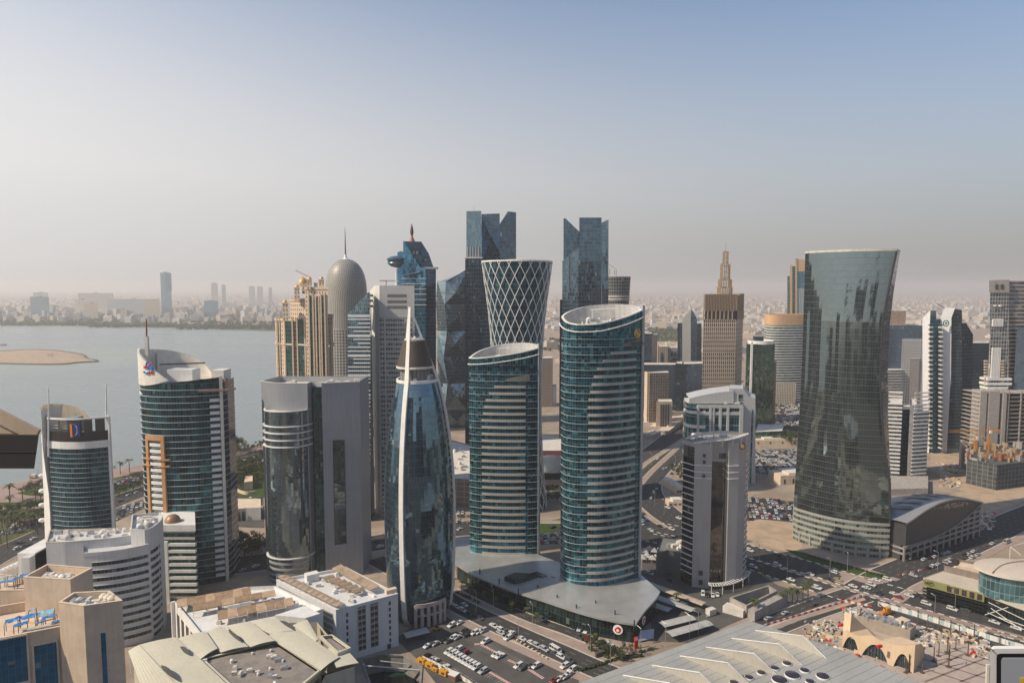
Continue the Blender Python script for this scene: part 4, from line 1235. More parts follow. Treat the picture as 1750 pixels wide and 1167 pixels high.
def cream_roof_hall():
 z = 30.0
 T = Thing('cream_roof_hall','hall with overlapping curved cream sheet roofs around grey gravel','building',(*G(420,1120,z),0))
 cr = plain('cream_sheet',(.55,.52,.41),.5,.0,amt=.06,scale=.05,grid=(.9,0,.05,.82))
 gv = ground_mat('roof_gravel',(.27,.24,.21),(.33,.29,.26),(.22,.20,.18),.06,.25)
 outer = ccw([G(222,1113,z),G(300,1090,z),G(430,1060,z),G(545,1056,z),G(612,1134,z),G(560,1150,z),G(520,1230,z),G(260,1250,z)])
 w = MB(); w.wall(offset(outer,-1.0),0,z - 1.0)
 T.part('wall',w,plain('cream_siding',(.48,.45,.36),.6,amt=.08,grid=(0,.9,.1,.7)))
 g = ccw([G(343,1127,z),G(471,1096,z),G(548,1146,z),G(470,1210,z),G(392,1172,z)])
 w = MB(); w.prism(g,z - 2,z - .4); T.part('gravel_roof',w,gv)
 w = MB(); w.ring(g,z - .4,z + .5,.05,inner=.8); T.part('gravel_kerb',w,cr)
 def sheet3(pts,bulge,nm='roof_panel'):
  """pts: four (px, py, z) corners; bowed across"""
  c = [Vector((*G(x,y,zz),zz)) for x,y,zz in pts]
  N = 8; w = MB(); gg = {}
  for i in range(N + 1):
   for j in range(2):
    f = i / N
    e0 = c[0].lerp(c[1],f); e1 = c[3].lerp(c[2],f)
    p = e0.lerp(e1,j); p.z += bulge * .35 * math.sin(math.pi * f)
    gg[i,j] = p
  for i in range(N):
   f = [gg[i,0],gg[i + 1,0],gg[i + 1,1],gg[i,1]]
   if (f[1] - f[0]).cross(f[3] - f[0]).z < 0: f.reverse()
   w.face(f)
   w.face([p - Vector((0,0,.35)) for p in f[::-1]])
  edge = [gg[i,0] for i in range(N + 1)] + [gg[i,1] for i in range(N,-1,-1)]
  for a,b in zip(edge,edge[1:] + edge[:1]): w.face([a - Vector((0,0,.35)),b - Vector((0,0,.35)),b,a]); w.face([b - Vector((0,0,.35)),a - Vector((0,0,.35)),a,b])
  return T.part(nm,w,cr)
 sheet3([(219,1112,30),(238,1101,31.5),(330,1200,31),(262,1230,29)],.5)
 sheet3([(238,1101,31.2),(299,1088,32.2),(343,1126,31.4),(280,1150,30.6)],.7)
 sheet3([(276,1148,31.0),(343,1126,31.4),(392,1172,31.0),(330,1205,30.6)],.2)
 sheet3([(299,1092,31.4),(352,1078,32.4),(372,1107,32),(342,1126,31.2)],1.0)
 sheet3([(340,1083,31.2),(384,1071,32.2),(425,1104,32.0),(378,1114,31.2)],1.0)
 sheet3([(388,1070,31.4),(428,1061,32.4),(470,1094,32.4),(428,1105,31.4)],.9)
 sheet3([(424,1064,31.0),(470,1054,32.0),(502,1077,32.2),(462,1083,31.4)],.9)
 sheet3([(455,1086,31.4),(506,1072,32.0),(580,1122,31.4),(548,1145,30.8)],1.0)
 sheet3([(500,1068,31.6),(525,1058,32.2),(545,1092,31.8),(536,1098,31.4)],.8)
 sheet3([(560,1106,31.2),(597,1114,30.8),(613,1132,30.2),(575,1140,30.6)],.3)
 for (xa,ya),(xb,yb),h in (((308,1104),(327,1118),1.6),((390,1078),(415,1098),1.8),((478,1060),(505,1077),1.8),((275,1136),(304,1160),1.8)):
  a,b = Vector((*G(xa,ya,32.2),32.2)),Vector((*G(xb,yb,32.2),32.2))
  w = MB()
  N = 8; top = [a.lerp(b,i / N) + Vector((0,0,h * .75 * math.sin(math.pi * i / N))) for i in range(N + 1)]
  bot = [a.lerp(b,i / N) - Vector((.0,.8 * math.sin(math.pi * i / N),.5)) for i in range(N + 1)]
  for i in range(N): w.face([bot[i],bot[i + 1],top[i + 1],top[i]]); w.face([bot[i + 1],bot[i],top[i],top[i + 1]])
  T.part('roof_light',w,darkm)
 rooftop_plant(T,offset(g,-4),z - .4,16,17,1.3,sc=.6)
 q = ccw([G(548,1092,30.8),G(567,1090,30.8),G(598,1112,30.8),G(578,1120,30.8)])
 w = MB(); w.prism(q,29,31.0); T.part('gravel_roof',w,gv)
 w = MB(); w.ring(q,31.0,32.2,.3,inner=.4); T.part('gravel_kerb',w,cr)
 a,b = Vector(G(549,1149,29)),Vector(G(596,1136,29))
 w = MB(); w.wall([tuple(a),tuple(b)],20,28.2,False); T.part('eaves_window',w,facade('eaves_glass',(.1,.1,.1),(.03,.04,.045),2,4,.95,.95,.7))
 w = MB()
 for k in range(7):
  c = G(222 + k * 9,1116 + k * 10,28); w.beam((*c,20),(*c,30.2),.3,.3)
 T.part('eaves_post',w,white)
 for px,py in ((470,1157),(440,1150),(400,1151),(350,1130)):
  c = G(px,py,z); w = MB(); w.obox(c,.3,.8,.5,z - .4,z + .9); T.part('roof_vent',w,offwhite)
 q = ccw([G(505,1046,30),G(547,1056,30),G(548,1075,24),G(500,1062,30)])
 q = [G(470,1053,30),G(522,1058,30),G(547,1050,30),G(520,1037,30)]
 w = MB(); w.prism(ccw(q),0,30.6); T.part('white_box',w,white)
 q2 = [G(523,1064,27),G(544,1057,27)]; w = MB(); w.wall(offset(q2,.3,False),20,27,False); T.part('louvre',w,plain('louvre_grey',(.12,.12,.12),.6,grid=(0,.5,.2,2.5)))
cream_roof_hall()
def pergola_hall():
 z = 25.0
 q = ccw([G(298,1028,z),G(420,1003,z),G(470,1001,z),G(552,1040,z),G(480,1068,z),G(343,1084,z)])
 T = Thing('pergola_hall','low white hall with rows of brown shade panels on its roof','building',(*centre(q),0))
 w = MB(); w.wall(q,0,z); w.cap(q,z - 1.4); T.part('wall',w,white)
 w = MB(); w.wall(offset(q,-.5)[::-1],z - 1.4,z); w.ring(q,z - .05,z + .12,.06,inner=.5); T.part('parapet',w,white)
 br = plain('tan_shade',(.30,.20,.12),.8,amt=.25,scale=.5); br2 = plain('pale_tan_shade',(.45,.31,.20),.8,amt=.2,scale=.5)
 rows = [((303,1026),(428,1004),8),((330,1035),(470,1009),6),((372,1046),(500,1022),8),((350,1056),(480,1036),0)]
 for ri,((xa,ya),(xb,yb),n) in enumerate(rows):
  a,b = Vector(G(xa,ya,z + 2)),Vector(G(xb,yb,z + 2))
  d = (b - a).normalized(); nn = Vector((d.y,-d.x))
  for k in range(n):
   p0,p1 = a.lerp(b,k / n),a.lerp(b,(k + .97) / n)
   w = MB(); dp = 6.2 if ri != 1 else 4.5
   f = [(p0.x,p0.y,z + 2.6),(p1.x,p1.y,z + 2.6),(p1.x + nn.x * dp,p1.y + nn.y * dp,z + 1.7),(p0.x + nn.x * dp,p0.y + nn.y * dp,z + 1.7)]
   if (Vector(f[1]) - Vector(f[0])).cross(Vector(f[3]) - Vector(f[0])).z < 0: f.reverse()
   w.face(f); w.face([(x,y,q_ - .2) for x,y,q_ in f[::-1]])
   s = T.part('shade_panel',w,br2 if (k + ri) % 3 == 0 else br)
   for e,hh in ((0,2.5),(dp,1.6)): w = MB(); w.beam((p0.x + nn.x * e,p0.y + nn.y * e,z - 1.4),(p0.x + nn.x * e,p0.y + nn.y * e,z + hh),.15,.15); T.part('shade_post',w,offwhite,s)
 rooftop_plant(T,offset(q,-4),z - 1.4,18,23,1.4,sc=.6)
 for px,py in ((400,1036),(418,1032),(500,1034)):
  w = MB(); c = G(px,py,z); w.obox(c,.35,2.6,1.5,z - 1.4,z + 1.4); T.part('roof_cabin',w,white)
 f0,f1 = Vector(G(298,1028,z)),Vector(G(343,1084,z)); an = math.atan2(f1.y - f0.y,f1.x - f0.x)
 for k in range(5):
  c = f0 + (f1 - f0) * (.14 + k * .18); w = MB(); w.obox((c.x,c.y),an,1.9,.12,3,z - 4); T.part('tall_window',w,plain('hall_window_glass',(.06,.055,.05),.25,amt=.3))  # near-black glass in the tall windows
 w = MB(); c = f0; w.obox((c.x - .4,c.y - .4),an,.5,.9,0,z + .3); T.part('corner_pier',w,white)
pergola_hall()
def white_block():
 z = 24.7
 A0,A1,A2,A3 = Vector(G(472,990,z)),Vector(G(574,1042,z)),Vector(G(680,1014,z)),Vector(G(592,969,z))
 q = ccw([tuple(v) for v in (A0,A1,A2,A3)])
 T = Thing('white_parking_block','white flat block with two columns of barred openings and roof sails','building',(*centre(q),0))
 w = MB(); w.wall(q,0,z); w.cap(q,z - 1.2); T.part('block',w,plain('white_wall',(.60,.61,.62),.7,amt=.06,scale=.1,grid=(3.0,0,.06,.7)))
 w = MB(); w.wall(offset(q,-.7)[::-1],z - 1.2,z); w.ring(q,z - .05,z + .12,.06,inner=.7); T.part('parapet',w,white)
 d = (A2 - A1); L = d.length; d = d / L; an = math.atan2(d.y,d.x); nn = Vector((d.y,-d.x))
 if nn.y > 0: nn = -nn
 gl = plain('dark_opening',(.035,.04,.045),.3,amt=.3)
 for s in (.40,.60):
  c = A1 + d * L * s
  w = MB(); w.obox(tuple(c + nn * .02),an,1.9,.06,3.0,23.4); bay = T.part('window_bay',w,plain('bay_grey',(.20,.21,.22),.6))
  for k in range(7):
   zz = 3.6 + k * 2.8
   w = MB(); cc = c + nn * .12; w.obox(tuple(cc),an,1.5,.06,zz,zz + 1.4); T.part('opening',w,gl,bay)
   w = MB(); cc = c + nn * .3; w.obox(tuple(cc),an,1.9,.08,zz + 1.9,zz + 2.0); T.part('rail',w,offwhite,bay)
  for e in (-1.9,0,1.9):
   w = MB(); cc = c + d * e + nn * .3; w.obox(tuple(cc),an,.06,.08,3.0,23.4); T.part('mullion',w,offwhite,bay)
 for s in (.17,.86):
  for k in range(7):
   c = A1 + d * L * s + nn * .03; w = MB(); w.obox(tuple(c),an,.45,.06,3.0 + k * 2.9,4.7 + k * 2.9); T.part('slot_window',w,gl)
 c = A1 + d * L * .84 + nn * .04; w = MB(); w.obox(tuple(c),an,.9,.06,0,2.2); T.part('door',w,gl)
 e = (A1 - A0); L2 = e.length; e = e / L2; an2 = math.atan2(e.y,e.x); n2 = Vector((e.y,-e.x))
 if n2.dot(Vector((-1,-1))) < 0: n2 = -n2
 for k in range(7):
  c = (A0 + A1) / 2 + n2 * .05; w = MB(); w.obox(tuple(c),an2,L2 / 2 - 2,.1,3 + k * 2.9,4.9 + k * 2.9); T.part('deck_opening',w,plain('deck_grille',(.18,.18,.18),.6,grid=(.9,0,.35,2.6)))
 sail = plain('sail_cloth',(.58,.46,.34),.8,amt=.12)
 e3 = (A3 - A0).normalized()
 for k in range(12):
  p = A0 + e * (L2 * (k + .5) / 12) + e3 * 2.0
  w = MB(); r1 = e * (L2 / 26); r2 = e3 * 2.6
  tip = (p.x + r2.x * .4,p.y + r2.y * .4,z + 2.6)
  cs = [(p.x - r1.x - r2.x * .7,p.y - r1.y - r2.y * .7,z + 1.5),(p.x + r1.x - r2.x * .7,p.y + r1.y - r2.y * .7,z + 1.5),(p.x + r1.x + r2.x,p.y + r1.y + r2.y,z + 1.7),(p.x - r1.x + r2.x,p.y - r1.y + r2.y,z + 1.7)]
  for a,b in zip(cs,cs[1:] + cs[:1]): w.face([a,b,tip]); w.face([b,a,tip])
  s_ = T.part('roof_sail',w,sail)
  w = MB(); w.beam((cs[0][0],cs[0][1],z - 1.2),(cs[0][0],cs[0][1],z + 2.6),.14,.14); T.part('sail_post',w,white,s_)
 mid0,mid1 = Vector(G(546,992,z)),Vector(G(606,1018,z)); mm = (mid1 - mid0) / 6
 for k in range(6):
  p = mid0 + mm * k
  w = MB(); r2 = Vector((d.x,d.y)) * 5.5
  N = 6
  for i in range(N):
   t0,t1 = i / N,(i + 1) / N
   def pt(t,s): q_ = p + mm * t * .9 + r2 * s; return (q_.x,q_.y,z + 1.2 + 1.2 * math.sin(math.pi * t))
   f = [pt(t0,0),pt(t1,0),pt(t1,1),pt(t0,1)]
   w.face(f); w.face(f[::-1])
  T.part('roof_sail',w,sail)
 b0,b1 = A3.lerp(A0,.1) + (A2 - A3).normalized() * 1,A2.lerp(A1,.15)
 dirb = (b1 - b0); nb = 7
 for k in range(nb):
  p0,p1 = b0 + dirb * (k / nb) * .83,b0 + dirb * ((k + .96) / nb) * .83
  off = (A0 - A3).normalized() * 4.5
  w = MB(); f = [(p0.x,p0.y,z + 2.5),(p1.x,p1.y,z + 2.5),(p1.x + off.x,p1.y + off.y,z + 1.3),(p0.x + off.x,p0.y + off.y,z + 1.3)]
  w.face(f); w.face(f[::-1]); s_ = T.part('awning',w,sail)
  w = MB(); w.beam((p0.x,p0.y,z - 1.2),(p0.x,p0.y,z + 3.2),.14,.14); T.part('awning_post',w,white,s_)
 for (xa,ya),(xb,yb) in (((530,1000),(600,1035)),((556,984),(640,1016))):
  w = MB(); a,b = G(xa,ya,z),G(xb,yb,z); w.beam((*a,z - .6),(*b,z - .6),.5,1.0); T.part('deck_beam',w,white)
 rooftop_plant(T,offset(q,-5),z - 1.2,22,19,1.4,sc=.6)
 w = MB(); c = G(533,987,z); w.obox(c,.6,3.0,2.0,z - 1.2,z + 2.4); T.part('roof_cabin',w,white)
 w = MB(); c = G(668,1012,z); w.obox(c,an,2.6,1.2,z,z + 1.8); T.part('roof_cabin',w,sandst)
white_block()
# ---------------- pointed tower with three ribs
def spindle():
 Y0 = 336.0; xc = XX(714,Y0,70)
 T = Thing('pointed_tower','tapering mirrored blue tower with white ribs meeting in a point','tower',(xc,Y0))
 prof = [(1084,47),(1050,53),(1000,58.5),(950,60.5),(900,61.2),(850,61),(800,58.5),(750,53.5),(700,45.5),(670,39),(650,33.5)]
 def Rz(z): return interp(RT,z)
 RT = sorted((ZZ(py,Y0),XX(714 + h,Y0,ZZ(py,Y0)) - xc) for py,h in prof)
 RT[0] = (0,RT[0][1])
 ztop = RT[-1][0]
 ribs = [R(-90 - 18),R(-90 - 18 + 120),R(-90 - 18 + 240)]
 def shape(a,r,push=0):
  d = min(abs((a - b + math.pi) % (2 * math.pi) - math.pi) for b in ribs)
  return r * (1.0 - .055 * (1 - math.cos((d) * 3)) / 2 * 1.0 + .0) + push
 N = 60
 def ringp(z,push=0):
  r = Rz(z)
  return [(xc + shape(2 * math.pi * k / N,r,push) * math.cos(2 * math.pi * k / N),Y0 + shape(2 * math.pi * k / N,r,push) * math.sin(2 * math.pi * k / N),z) for k in range(N)]
 gl = facade('mirror_blue',(.05,.10,.13),(.12,.20,.26),1.6,3.3,.965,.965,.90,.003,.10,.01,wave=.10,blindc=(.3,.36,.38))
 pitch = 3.3
 n = int(ztop / pitch)
 zs = [ztop * k / n for k in range(n + 1)]
 for k in range(n):
  w = MB(); w.loft([ringp(zs[k]),ringp(zs[k + 1])]); T.part('window_band',w,gl)
 w = MB(); w.cap([(p[0],p[1]) for p in ringp(ztop)],ztop); T.part('roof',w,offwhite)
 w = MB(); w.ring([(p[0],p[1]) for p in ringp(ztop)],ztop - .4,ztop + 1.0,.3,inner=.5); T.part('rim',w,white)
 zl,zh = ZZ(628,Y0),ZZ(581,Y0)
 r0,r1 = XX(714 + 29.5,Y0,zl) - xc,XX(714 + 17,Y0,zh) - xc
 w = MB(); w.lathe((xc - .8,Y0),[(r0 * .8,ztop),(r0 * .8,zl)],28); T.part('plant_room',w,plain('plant_grey',(.20,.20,.19),.7,amt=.2,grid=(2,0,.5,.4)))
 rooftop_plant(T,[(xc + 8 * math.cos(t),Y0 + 8 * math.sin(t)) for t in [k * .7 for k in range(9)]],ztop,10,77,3)
 w = MB(); w.lathe((xc - .8,Y0),[(r0,zl),(r0,zl + .9),(r0 * .985,zl + 1)],32); w.lathe((xc - .8,Y0),[(r0 * .8,zl),(r0,zl)],32); T.part('drum_rim',w,offwhite)
 w = MB(); w.lathe((xc - .8,Y0),[(r0 * .97,zl + 1),(r1,zh)],32); T.part('louvred_drum',w,plain('bronze_louvre',(.075,.055,.042),.6,amt=.15,grid=(.5,.6,.12,.35)),smooth=40)
 w = MB(); w.lathe((xc - .8,Y0),[(r1 * .9,zh),(r1 * .9,zh + .6),(.05,zh + .9)],24); T.part('drum_roof',w,offwhite)
 for k in range(3):
  w = MB(); w.lathe((xc - 3 + k * 2.4,Y0 - 1),[(.6,zh + .5),(.7,zh + 1.4),(.02,zh + 2)],10); T.part('roof_lamp',w,white)
 apex = Vector((xc - 2.9,Y0 - .5,ZZ(524,Y0)))
 for i,a in enumerate(ribs):
  pts = []
  for k in range(31):
   z = ztop * k / 30
   r = shape(a,Rz(z)) + .35
   pts.append(Vector((xc + r * math.cos(a),Y0 + r * math.sin(a),z)))
  last = pts[-1]
  for k in range(1,7): pts.append(last.lerp(apex,k / 6))
  w = MB()
  t = Vector((-math.sin(a),math.cos(a),0)); o_ = Vector((math.cos(a),math.sin(a),0))
  rings = [[tuple(p + t * sx * 1.1 * (1 if k < 31 else 1 - .5 * (k - 30) / 6) + o_ * so * .7 * (1 if k < 31 else 1 - .5 * (k - 30) / 6)) for sx,so in ((-1,-1),(-1,1),(1,1),(1,-1))] for k,p in enumerate(pts)]
  w.loft(rings,True,0,True,True)
  for f_i in range(len(w.f)): pass
  T.part('rib',w,plain('white_rib',(.78,.74,.69),.45,amt=.06))
  T.o.children
 a0,a1 = R(-90 + 2),R(-90 + 56)
 for s in range(6):
  a = a0 + (a1 - a0) * s / 5; r = Rz(4) + .8
  w = MB(); w.obox((xc + r * math.cos(a),Y0 + r * math.sin(a)),a + math.pi / 2,.8,.7,0,11); T.part('entrance_pier',w,plain('pink_stone',(.42,.36,.33),.7))
 for zz in (10.2,5.5):
  w = MB()
  pts = [(xc + (Rz(zz) + .5) * math.cos(a0 + (a1 - a0) * k / 12),Y0 + (Rz(zz) + .5) * math.sin(a0 + (a1 - a0) * k / 12)) for k in range(13)]
  w.ring(pts,zz,zz + (1.8 if zz > 8 else .8),.7,closed=False); T.part('entrance_lintel',w,MATS['pink_stone'])
spindle()
# ---------------- grey clad tower with a glass cylinder in front
def grey_tower():
 Y = 372.0
 T = Thing('grey_clad_tower','grey clad tower with a mirrored glass bow front and slit window','tower',(XX(530,Y,40),Y + 15))
 clad = plain('grey_cladding',(.27,.285,.31),.45,.15,amt=.06,scale=.06,grid=(1.1,3.3,.06,.6))
 zt = ZZ(653,Y + 8)
 xl,xm = XX(447.5,Y + 10,60),XX(529,Y + 3,60)
 W_ = xm - xl
 cur = crv([(xl,Y + 13),(xl + W_ * .25,Y + 7.2),(xl + W_ * .55,Y + 4),(xm,Y + 3)],6)
 xs,xw0,xw1 = XX(540,Y + 9,60),XX(553,Y + 4,60),XX(617.5,Y + 10,60)
 w = MB(); w.wall(cur,0,zt,False); w.wall([(xm,Y + 3),(xm + .6,Y + 9)],0,zt,False); w.wall([(xw1,Y + 34),(xl + 4,Y + 34),(xl,Y + 13)],0,zt,False)
 T.part('curved_wall',w,clad)
 w = MB(); w.wall([(xm + .6,Y + 9),(xs,Y + 9),(xs,Y + 7),(xw0,Y + 7)],0,zt - 2.5,False)
 T.part('recessed_glazing',w,facade('slot_glass',(.07,.10,.11),(.03,.075,.085),1.3,3.3,.93,.95,.75,.015,.5,.08))
 w = MB(); w.wall([(xw0,Y + 7),(xw0,Y + 4),(xw1,Y + 10),(xw1,Y + 34)],0,zt,False); T.part('flat_wall',w,clad)
 rf = cur + [(xm + .6,Y + 9),(xs,Y + 9),(xw0,Y + 7),(xw0,Y + 4),(xw1,Y + 10),(xw1,Y + 34),(xl + 4,Y + 34)]
 w = MB(); w.cap(rf,zt - 3.4); T.part('roof',w,offwhite)
 w = MB(); w.wall(offset(rf,-.5)[::-1],zt - 3.4,zt); T.part('parapet_lining',w,greyp)
 w = MB(); w.ring(cur,zt - .1,zt + .15,.12,closed=False,inner=.5); w.ring([(xw0,Y + 4),(xw1,Y + 10)],zt - .1,zt + .15,.12,closed=False,inner=.5); T.part('coping',w,offwhite)
 sx0,sx1 = XX(571,Y + 5,40),XX(590.5,Y + 7,40)
 fy = lambda x: Y + 4 + 6 * (x - xw0) / (xw1 - xw0)
 w = MB(); w.wall([(sx0,fy(sx0) - .12),(sx1,fy(sx1) - .12)],ZZ(930,Y + 6),ZZ(752,Y + 6),False)
 sw = T.part('slit_window',w,facade('slit_glass',(.05,.05,.05),(.12,.15,.17),2.0,3.3,.97,.97,.85,.02,.4,.03,wave=.02))
 w = MB()
 for x in (sx0,sx1): w.box(x - .15,x + .15,fy(x) - .3,fy(x),ZZ(930,Y + 6),ZZ(752,Y + 6))
 T.part('reveal',w,darkm,sw)
 cxl,cxr = XX(449.5,Y,50),XX(528,Y,50)
 rr = (cxr - cxl) / 2; cx = (cxl + cxr) / 2; cy = Y + 7
 arc = [(cx + rr * math.cos(t),cy + rr * .86 * math.sin(t)) for t in [math.pi + math.pi * k / 30 for k in range(31)]]
 zc = ZZ(707,Y - 5)
 pitch = 3.3; n = int(zc / pitch)
 gl = facade('mirror_dark',(.08,.10,.11),(.22,.28,.31),1.5,pitch,.96,.97,.90,.004,.12,.01,wave=.14,blindc=(.25,.28,.28))
 g = MB(); g.wall(arc,0,pitch,False); mg = g.mesh('window_band',gl,T.b)
 for k in range(n): T.rep('window_band',mg,(0,0,k * pitch))
 w = MB(); w.wall(arc,n * pitch,zc + .8,False); T.part('window_band',w,gl)
 w = MB(); w.cap(arc,zc); T.part('bow_roof',w,offwhite)
 w = MB(); w.ring(arc,zc + .6,zc + 1.1,.25,closed=False,inner=.6); T.part('bow_rim',w,white)
 for py in (728,739.5,751.5,763):
  z = ZZ(py + 3,Y - 5); w = MB(); w.ring(arc,z,z + .45,1.1,closed=False); T.part('balcony_ring',w,white)
 z = ZZ(957,Y - 5); w = MB(); w.ring(arc,z,z + .4,1.0,closed=False); T.part('balcony_ring',w,white)
 for k in range(1,5):
  z = ZZ(957,Y - 5) - k * 3.3
  if z > 1: w = MB(); w.ring(arc[6:26],z,z + 1.2,.3,closed=False); T.part('spandrel',w,greyp)
 rooftop_plant(T,[(cx - 6,cy - 2),(cx + 8,cy - 2),(cx + 8,cy + 1),(cx - 6,cy + 1)],zc,7,41,2)
 rooftop_plant(T,[(xm + 2,Y + 14),(xw1 - 3,Y + 16),(xw1 - 3,Y + 30),(xl + 8,Y + 30)],zt - 3.4,10,42,3.2)
grey_tower()
# ================================================================== right-hand near buildings
def ministry():
 Y = 362.0
 T = Thing('ministry_tower','grey stone office tower with curved rooftop pergola and round emblem','tower',(XX(1228,Y,0),Y + 14))
 st = plain('grey_stone',(.36,.345,.335),.6,amt=.07,scale=.08,grid=(1.4,1.2,.05,.7))
 x = lambda px,yy=Y: XX(px,yy,45)
 zt = ZZ(760,Y)
 body = [(x(1174),Y + 10),(x(1187.5),Y + 3),(x(1216),Y + 1),(x(1217),Y + 4.5),(x(1243),Y + 4.5),(x(1244),Y),(x(1262),Y + 1.5),(x(1273,Y + 6),Y + 6),(x(1277.5,Y + 14),Y + 14),(x(1270,Y + 30),Y + 30),(x(1185,Y + 32),Y + 32),(x(1174,Y + 22),Y + 22)]
 dk = facade('brown_glass',(.10,.085,.075),(.060,.052,.047),1.4,3.4,.95,.9,.75,.02,.5,.06)
 def seg(i,j,zb,zt_,mt,nm):
  w = MB(); w.wall(body[i:j + 1],zb,zt_,False); return T.part(nm,w,mt)
 seg(0,1,0,zt - 2,dk,'side_glazing')
 seg(1,2,0,zt,st,'stone_wall'); seg(2,3,0,zt - 2,st,'stone_return')
 rc = seg(3,4,0,ZZ(792,Y),facade('mirror_brown',(.06,.055,.05),(.20,.185,.165),1.5,3.4,.96,.96,.88,.004,.15,.02,wave=.12),'recessed_glazing')
 w = MB(); w.wall(body[3:5],ZZ(792,Y),zt + 1.5,False); T.part('recess_head',w,st)
 seg(4,7,0,zt + 1,st,'stone_wall'); seg(7,8,0,zt - 4,dk,'side_glazing')
 w = MB(); w.wall(body[8:] + [body[0]],0,zt,False); T.part('rear_wall',w,st)
 w = MB(); w.cap(body,zt - 1.5); T.part('roof',w,concrete)
 w = MB(); w.wall(body[7:9],zt - 4,zt + 1,False); T.part('crown_wall',w,st); w = MB(); w.wall(body[0:2],zt - 2 - 6,zt + .6,False); T.part('crown_wall',w,st)
 for k in range(5):
  px = 1230 + k * 2.6; a = A(px,779,Y + 4.3); w = MB(); w.box(a.x - .25,a.x + .25,Y + 4.2,Y + 4.6,a.z - 1.5,a.z + 1.5); T.part('slot',w,darkm)
 pitch = 3.4
 n = int((zt - 6) / pitch)
 b = MB(); b.ring(body[0:2],.2,.55,.7,closed=False); me = b.mesh('balcony_slab',white,T.b)
 b = MB(); b.ring([body[7],body[8]],.2,.7,.35,closed=False); me2 = b.mesh('floor_ledge',white,T.b)
 b = MB(); b.ring(body[3:5],0,.12,.12,closed=False); me3 = b.mesh('transom',darkm,T.b)
 for k in range(2,n): T.rep('balcony_slab',me,(0,0,k * pitch)); T.rep('floor_ledge',me2,(0,0,k * pitch)); T.rep('transom',me3,(0,0,k * pitch - 1))
 for py in (797,808.5,819):
  z = ZZ(py,Y); w = MB(); w.ring(body[1:3],z,z + .35,.35,closed=False); w.ring(body[4:7],z,z + .35,.35,closed=False); T.part('white_string_course',w,white)
 for px,py in ((1203,778),(1203,789),(1202,813),(1197,978),(1197,994)):
  a = A(px,py,Y + 2); w = MB(); s = .6 if py < 900 else .95; w.box(a.x - s,a.x + s,Y + .9,Y + 2.6,a.z - s * 1.2,a.z + s * 1.2); T.part('window',w,darkm)
 for pts in (((1172,750),(1200,743),(1230,739.5),(1262,738.5)),((1186,757),(1215,754),(1245,751),(1268,746),(1280,741))):
  c = crv([tuple(A(px,py,Y + (16 if pts[0][0] == 1172 else 3) - (.0 if pts[0][0] == 1172 else 4 * math.sin(math.pi * i / 4)))) for i,(px,py) in enumerate(pts)],6)
  N = len(c); w = MB()
  for i in range(N - 1):
   wd = 3.4 * math.sin(math.pi * (i + .6) / N) + .5; wd2 = 3.4 * math.sin(math.pi * (i + 1.6) / N) + .5
   for s,o_ in ((0,.5),(1,.5)):
    q0 = Vector(c[i]) + Vector((0,wd * s,0)); q1 = Vector(c[i + 1]) + Vector((0,wd2 * s,0)); w.beam(q0,q1,.55,.55)
  fr_ = T.part('pergola_rail',w,offwhite)
  for i in range(1,N - 1):
   wd = 3.4 * math.sin(math.pi * (i + .6) / N) + .5
   w = MB(); w.beam(c[i],Vector(c[i]) + Vector((0,wd,0)),.35,.8); T.part('pergola_slat',w,offwhite,fr_)
   if i % 4 == 2:
    w = MB(); w.beam(Vector(c[i]),(c[i][0],c[i][1] + 1.5,zt - 1),.35,.35); T.part('pergola_post',w,offwhite,fr_)
 rooftop_plant(T,[(x(1192),Y + 10),(x(1262),Y + 10),(x(1258),Y + 26),(x(1192),Y + 26)],zt - 1.5,10,51,2.5)
 c = A(1268.5,762,Y + 2.5)
 for r_,m_,d_ in ((1.9,plain('maroon',(.30,.02,.04),.5,amt=.05),0),(1.25,plain('emblem_gold',(.75,.55,.08),.4,amt=.05),.15),(.55,white,.3)):
  w = MB(); P_ = [(c.x + r_ * math.cos(t),c.y - d_ - .3 + .33 * (math.cos(t) * r_),c.z + r_ * math.sin(t)) for t in [2 * math.pi * k / 18 for k in range(18)]]
  w.face(P_); w.loft([[(p[0],p[1] + .4,p[2]) for p in P_],P_]); T.part('emblem_disc',w,m_)
 cc = crv([G(1213,1000,5),G(1235,1000,5),G(1258,995,5),G(1276,985,5),G(1283,976,5)],5)
 w = MB(); w.ring(cc,4.7,5.1,.2,closed=False); w.ring(offset(cc,-3.5,False),4.7,5.1,.2,closed=False); cn = T.part('canopy_rail',w,white)
 ci = offset(cc,-3.5,False)
 for i in range(len(cc)): w = MB(); w.beam((*cc[i],4.9),(*ci[i],4.9),.45,.25); T.part('canopy_slat',w,white,cn)
 for i in range(1,len(cc),4): w = MB(); w.tube((*cc[i],0),(*cc[i],4.8),.18,6); T.part('canopy_post',w,white,cn)
 w = MB(); w.wall(offset([body[4],body[5],body[6],body[7],body[8]],1.2,False),0,3.2,False); T.part('base_glazing',w,dk)
 q = ccw([G(1121,985),G(1140,978),G(1172,985),G(1180,962),G(1130,955)])
 w = MB(); w.wall(q,0,13.5); w.cap(q,12.6); an = T.part('annex',w,plain('annex_cladding',(.17,.17,.17),.6,amt=.1,grid=(1.5,2,.05,.6)))
 ap = crv([A(1125,945,395),A(1140,936,398),A(1155,931,400),A(1172,929,402)],4)
 w = MB()
 for a,b in zip(ap,ap[1:]): w.beam(a,b,.5,.5); w.beam(Vector(a) + Vector((1,6,.6)),Vector(b) + Vector((1,6,.6)),.5,.5)
 T.part('annex_pergola',w,offwhite,an)
 for a in ap: w = MB(); w.beam(a,Vector(a) + Vector((1,6,.6)),.35,.6); T.part('annex_slat',w,offwhite,an)
 rooftop_plant(T,offset(q,-3),12.6,8,55,2,an)
ministry()
